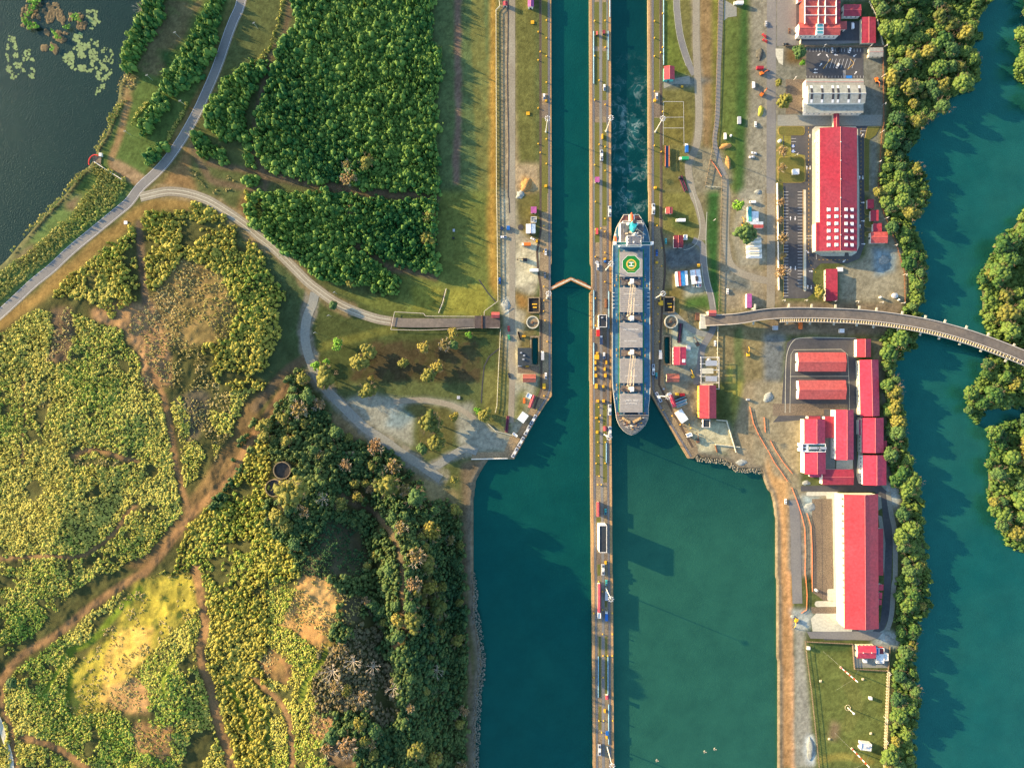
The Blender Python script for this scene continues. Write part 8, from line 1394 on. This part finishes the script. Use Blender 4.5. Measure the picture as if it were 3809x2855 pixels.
# ------------------------------------------------------------------ fences, barriers
def fence(name, cat, label, t, pts, h, m, post=3.0, r_=.12, rails=2, grp=None, sm=0):
    tl = t if isinstance(t, list) else [t] * len(pts); l_ = [S(a, *p) for a, p in zip(tl, pts)]; l_ = smooth(l_, sm) if sm else l_; g_ = [P(p) for p in l_]; o = g_[0]; T = thing(name, label, cat, o, 0, grp); b = MB(); pb = MB()
    for a, c_ in zip(g_[:-1], g_[1:]):
        a = [a[i] - o[i] for i in range(3)]; c_ = [c_[i] - o[i] for i in range(3)]
        for k in range(rails): zz = h * (k + 1) / rails; b.tube((a[0], a[1], a[2] + zz), (c_[0], c_[1], c_[2] + zz), r_, n=4)
        nn = max(1, int(math.dist(a, c_) / post))
        for k in range(nn): p = [a[i] + (c_[i] - a[i]) * k / nn for i in range(3)]; pb.box(p[0], p[1], p[2], r_ * 2, r_ * 2, h + .1)
    b.build('rail', m, T); pb.build('post', m, T); return T
fence('boundary_fence', 'fence', 'thin pale fence between the mown field and the west bank road', ['B1','B1','B1','B1','B2','B2'], [(2062,-200),(2095,60),(2062,95),(2066,1658),(2070,200),(2078,945)], 1.8, Mcl, 3, .22)
fence('boundary_fence', 'fence', 'pale fence running south from the ramp end beside the drain', ['B2','B2','B3','B3'], [(2100,1190),(2078,1640),(2070,200),(2055,265)], 1.8, Mcl, 3, .2)
fence('boundary_fence', 'fence', 'cream fence line along the asphalt road of the east bank', ['C1','C1','C1','C1','C1','C1'], [(1778,-100),(1762,600),(1745,1050),(1720,1300),(1690,1450),(1660,1600)], 1.6, Mcd, 3, .2, 1)
fence('boundary_fence', 'fence', 'pale fence from the ditch bridge down to the gatehouse', ['C1','C2','C2','C2'], [(1805,1520),(1800,100),(1788,600),(1778,1050)], 1.6, Mcd, 3, .2, 1)
fence('boundary_fence', 'fence', 'pale fence below the elevated road gatehouse', 'C2', [(1770,1160),(1762,1650)], 1.6, Mcl, 3, .25, 1); fence('boundary_fence', 'fence', 'short white cross fence over the ditch', 'C1', [(1665,1598),(1800,1608)], 1.4, Mcl, 3, .2, 1)
fence('boundary_wall', 'wall', 'beige wall between the saw-toothed hall and the arrow-marked lot', 'D1', [(165,402),(1000,408)], 2.0, Mcd, 2.0, .25, 3); fence('boundary_wall', 'wall', 'short beige wall south-west of the saw-toothed hall', 'D1', [(293,305),(288,385)], 2.0, Mcream, 2, .35, 3)
fence('boundary_wall', 'wall', 'white wall along the service road beside the street trees', ['D2','D2'], [(92,-60),(105,850)], 1.8, Mwall, 4, .35, 3); fence('boundary_fence', 'fence', 'river fence of the east site from the hut to the bare lot', ['D1','D1','D1','D1','D2','D2','D2','D2'], [(995,400),(1003,1060),(985,1160),(955,1640),(1000,190),(1110,460),(1180,700),(1185,960)], 1.8, Mrust, 3, .16); fence('boundary_fence', 'fence', 'diagonal white fence beside the tall crimson carport', 'D1', [(880,20),(940,150),(998,395)], 1.8, Mcl, 3, .2)
fence('boundary_fence', 'fence', 'west fence of the antenna field, concrete posts leaning south', 'D4', [(332,570),(345,700),(385,1000),(425,1380),(452,1658)], 2.2, Mcd, 2.0, .14); fence('boundary_fence', 'fence', 'east fence of the antenna field with ladder-like double rails', 'D4', [(1035,820),(1015,1300),(1002,1658)], 2.2, Mcream, 2.4, .12); fence('boundary_fence', 'fence', 'second rail of the ladder-like east fence, river side', 'D4', [(1050,825),(1030,1300),(1014,1658)], 2.0, Mcream, 2.4, .12)
fence('boundary_wall', 'wall', 'north wall of the antenna field', 'D4', [(335,572),(735,592)], 2, Mcd, 2, .2, 3); fence('boundary_wall', 'wall', 'wall around the guard yard above the antenna field', 'D4', [(735,592),(752,806),(1040,822),(1055,612)], 2, Mcd, 2, .2, 3)
MO = 'orange mesh barriers along the construction lanes'
for pts, lb in (([(35,500),(70,570),(140,680),(225,785)], 'upper orange barrier beside the white walls'), ([(15,585),(70,690),(130,770),(182,850)], 'upper orange barrier nearer the basin'), ([(220,905),(268,1030),(300,1130),(330,1250),(336,1450),(332,1658)], 'long orange barrier east of the tarmac strip'), ([(350,1125),(382,1230),(392,1400),(394,1658)], 'long orange barrier beside the dark asphalt yard')): fence('mesh_barrier', 'barrier', lb, 'D3', pts, 1.0, Mor, 3, .16, 2, MO)
for pts, lb in (([(336,0),(350,170),(345,300),(300,330)], 'orange barrier curling round the pale heap'), ([(392,0),(395,145)], 'short end of the orange barrier beside the asphalt yard')): fence('mesh_barrier', 'barrier', lb, 'D4', pts, 1.0, Mor, 3, .16, 2, MO)
fence('mesh_barrier', 'barrier', 'thin red barrier down the dirt lane east of the warehouse', 'C3', [(2045,215),(2075,350),(2120,450),(2190,570)], 1.0, Mor, 3, .16, 2, MO); fence('mesh_barrier', 'barrier', 'short red barrier right of the dirt lane', 'C3', [(2168,305),(2178,430)], 1.0, Mor, 3, .16, 2, MO); fence('mesh_barrier', 'barrier', 'red barrier beside the ditch in the east bank junction', 'C1', [(1712,1372),(1760,1440),(1802,1512)], 1.0, Mor, 3, .16, 2, MO)
fence('retaining_wall', 'wall', 'white quay parapet closing the west gravel yard', 'B3', [(1855,660),(2160,654)], .9, Mwall, 6, .45, 1); fence('retaining_wall', 'wall', 'kinked concrete wall around the east tip apron', 'C3', [(1760,325),(1845,332),(1925,600)], 1.6, Mcl, 4, .4, 2); fence('retaining_wall', 'wall', 'low wall between the steel frame and the gravel yard of the west tip', 'B3', [(1995,360),(2060,420),(2211,460)], 1.2, Mcl, 4, .3, 2); fence('retaining_wall', 'wall', 'pale concrete bars across the east tip apron', 'C3', [(1755,535),(1960,558)], 1.2, Mcl, 4, .5, 1)
fence('ditch_wall', 'wall', 'stone edge of the drainage ditch between the grass terraces', 'B2', [(1635,840),(1605,960),(1570,1045)], .6, Mcl, 6, .3, 1)
# masts of the antenna field
def antenna(t, x, y, h, label):
    T = thing('antenna_mast', label, 'mast', (*W(S(t, x, y)), 0.02)); 
    for k in range(8): MB().cyl(0, 0, h * k / 8, h * (k + 1) / 8, .42, .42, 8).build('mast_section', Mwh if k % 2 else mat('mast_red', (.55,.05,.03), .6), T)
    b = MB(); [b.tube((0, 0, h * .8), (h * .7 * math.cos(a), h * .7 * math.sin(a), .1), .03, n=3) for a in (.3, 2.4, 4.5)]; b.build('guy_wire', Mst, T); MB().cyl(0, 0, 0, .6, 1.0, n=8).build('base', Mcl, T); return T
antenna('D4', 640, 795, 28, 'upper red and white banded mast in the antenna field'); antenna('D4', 735, 1490, 28, 'lower red and white banded mast in the antenna field')
T = thing('beacon_mast', 'short pale mast on a ring of scrub in the middle of the antenna field', 'mast', (*W(S('D4', 700, 1140)), 0)); MB().cyl(0, 0, 0, 10, .35, .3, 8).build('pole', Mwall, T); MB().ball(0, 0, 10.3, 1.0, .8, 10).build('dome', Mshw, T); b = MB(); [b.box(2.2 * math.cos(a), 2.2 * math.sin(a), 0, .8, .3, .5, a + 1.57) for a in np.arange(0, 6.2, .7)]; b.build('base_ring', Mcream, T)
for x, y, lb in ((467,912,'left'),(830,896,'upper right'),(898,1360,'lower right'),(541,1407,'lower left')): T = thing('guy_anchor', f'small tan anchor block in the {lb} part of the antenna field', 'anchor block', (*W(S('D4', x, y)), 0)); MB().box(0, 0, 0, 1.8, 1.6, .7, taper=.8).build('block', Mcream, T); MB().cyl(0, 0, .7, 1.1, .15, n=6).build('eye_bolt', Mrust, T)
for t, x, y, r_, lb in (('D2',1108,895,22,'large silver tank in the bare lot corner'),('D2',985,910,10,'small pale tank beside the bare lot fence'),('D2',1143,932,8,'tiny white tank at the bare lot corner'),('D1',122,1205,14,'pale blue water tank by the road kerb'),('C2',85,307,24,'round dark pad by the white corrugated shed'),('C2',740,610,16,'pale round platform beside the helipad'),('C1',1888,1160,9,'small white round tank by the asphalt road'),('C2',1700,1448,14,'blue-rimmed white tank below the loader'),('D4',434,138,12,'white dome on the kerb nose of the asphalt yard'),('C1',1447,1520,11,'white drum at the head of the dark beams')):
    p = W(S(t, x, y), 2); T = thing('storage_tank', lb, 'tank', (*p, .1)); rr = r_ * Q * K; pad = 'pad' in lb or 'platform' in lb; hh = .3 if pad else 2.4; MB().cyl(0, 0, 0, hh, rr, n=20).build('tank_shell', Mdk if 'dark' in lb else Mwall, T); MB().cyl(0, 0, hh, hh + (.05 if pad else .6), rr * .98, rr * (.9 if pad else .25), n=20).build('lid', Mdk if 'dark' in lb else Mst, T)
# lookout by the lake
T = thing('lookout', 'grey shore platform with a curved red railing at the lake edge', 'lookout', (*W(S('A1', 830, 1385)), .4)); MB().prism([(-3,-2),(3.5,-3),(4,3),(1,5),(-3,3.5)], -1.2, .15).build('platform', Mcd, T); b = MB(); pts = [(-.5 + 5.5 * math.cos(a), -1 + 6.2 * math.sin(a), 1.0) for a in np.linspace(1.2, 3.5, 9)]; b.path(pts, .45, 6); [b.box(p[0], p[1], 0, .2, .2, 1.0) for p in pts]; b.build('railing', mat('railing_red', (.6,.02,.02), .6), T); MB().box(4.2, 5.2, 0, 2.2, 2.6, 2.2).build('booth', Mwall, T)
a, c_ = W(S('A1', 815, 1390)), W(S('A1', 1050, 1540)); T = thing('pipe_bridge', 'slim white pipe running from the lookout to the road', 'pipe', (a[0], a[1], .5)); MB().path([(0, 0, .9), (10, -6.5, .9), (c_[0] - a[0], c_[1] - a[1], .9)], .32, 6).build('pipe', Mwall, T); b = MB(); [b.box((c_[0]-a[0]) * k / 6, (c_[1]-a[1]) * k / 6 + .3 * (3 - abs(3 - k)) * -.3, -.8, .4, .4, 1.6) for k in range(7)]; b.build('support', Mcl, T)
for i_, (x, y, lb) in enumerate(((1745,1497,'larger'), (1660,1520,'smaller'), (1250,1595,'lone'))):
    c = W(S('C4', x, y), ZLW); T = thing('floating_debris', f'{lb} pale clump of debris drifting in the right basin', 'debris', (*c, ZLW)); b = MB(); [b.box(math.cos(k * 2) * .9 * k * .4, math.sin(k * 2) * .5 * k * .4, -.1, 1.4, .5, .3, k) for k in range(5)]; b.build('driftwood', Mcream, T)
# heaps of soil and gravel
def heap(t, x, y, rx, ry, h, m, label, seed, rot=0):
    g = np.random.default_rng(seed); v, f_ = ico(3) if 'ico' in globals() else (None, None); v = v.copy(); v = v * (1 + .25 * (fbm(v[:, 0] * 2 + 9, v[:, 1] * 2 + v[:, 2] + 5, seed) - .5))[:, None]; p = P(S(t, x, y)); keep = v[f_].mean(1)[:, 2] > -.15; f_ = f_[keep]
    v = v * (1 + .5 * (fbm(v[:, 0] * 5 + 3, v[:, 1] * 5 + 8, seed + 40) - .5))[:, None]; v[:, 2] = np.sign(v[:, 2]) * np.abs(v[:, 2]) ** 1.7; an_ = np.arctan2(v[:, 1], v[:, 0]); kk = 1 + 1.1 * (fbm(np.cos(an_) * 1.6 + 4 + seed, np.sin(an_) * 1.6 + 4, seed + 9) - .5); v[:, 0] *= kk; v[:, 1] *= kk; v[:, 0] *= .85 * rx * Q * K; v[:, 1] *= .85 * ry * Q * K; v[:, 2] *= h * (.4 if m is Mgrv else .8); me_ = fast_mesh('heap', v, f_, 3); me_.materials.append(m); o = bpy.data.objects.new('soil_heap', me_); col.objects.link(o); o.location = p; o.rotation_euler = (0, 0, R(rot)); tag(o, label, 'heap'); return o
Msoil = mat('clay_soil', C(180,130,76), .95, .4, .8, bump=.15); Mgrv = mat('grey_rubble', C(158,156,146), .95, .35, 1.0, bump=.15); Mdks = mat('dark_soil', C(96,90,78), .95, .3, .8, bump=.15)
for a_ in (('C1',130,1590,48,70,3,Msoil,'tan clay heap at the foot of the west lawn',1,-25),('C1',1840,1250,52,28,2.5,Msoil,'orange clay heap beside the asphalt road bend',2,20),('C1',1860,1390,24,70,2,Msoil,'long orange clay ridge along the asphalt road',3,12),('C2',80,35,40,40,2.5,Mgrv,'grey gravel heap at the north of the west yard',4,0),('B2',2150,975,42,50,2,Mgrv,'white rubble heap beside the bank road and ramp end',5,0),('D4',385,1490,38,100,3,Mgrv,'long white rubble heap by the antenna field fence',6,-4),('D3',345,868,42,24,1.6,Mgrv,'white rubble patch below the west hall',7,0),('D3',375,1070,60,40,1.8,Mgrv,'pale grit heap on the kerb island north of the asphalt yard',8,10),('D2',1010,590,60,50,1.2,Mgrv,'pale grey rubble in the bare lot',9,0),('D3',1110,900,60,60,1.2,Mgrv,'scattered pale debris by the mangroves near the ring road',10,0),('D3',20,130,50,46,2.6,Mgrv,'pale blue-grey heap at the west end of the twin halls',11,0),('C3',2190,140,30,46,2.2,Mgrv,'white spoil at the head of the dirt lane',12,0),('C3',1980,690,60,30,1.4,Mgrv,'tumbled rubble on the basin shore of the east tip',13,0),('C2',2115,10,30,24,2,Mgrv,'small grey stone pile above the white van',14,0),('D4',235,365,32,20,2,Mgrv,'white bags at the spoil strip by the yellow excavator',15,0),('C1',2140,950,28,60,1.6,mat('sand_yellow', C(186,170,72), .95, .2),'greenish sand heap on the gravel east of the verge',16,0),('C1',2135,470,34,60,1.5,Mdks,'black soil heap on the gravel east of the verge',17,0),('D4',1060,560,60,30,1.2,Mgrv,'pale grit spread at the corner of the ring road',18,-30)): heap(*a_)
for ps in (PV.values(),):
    for k_, p_ in PV.items():
        if k_ not in firstv: print('UNUSED', k_)
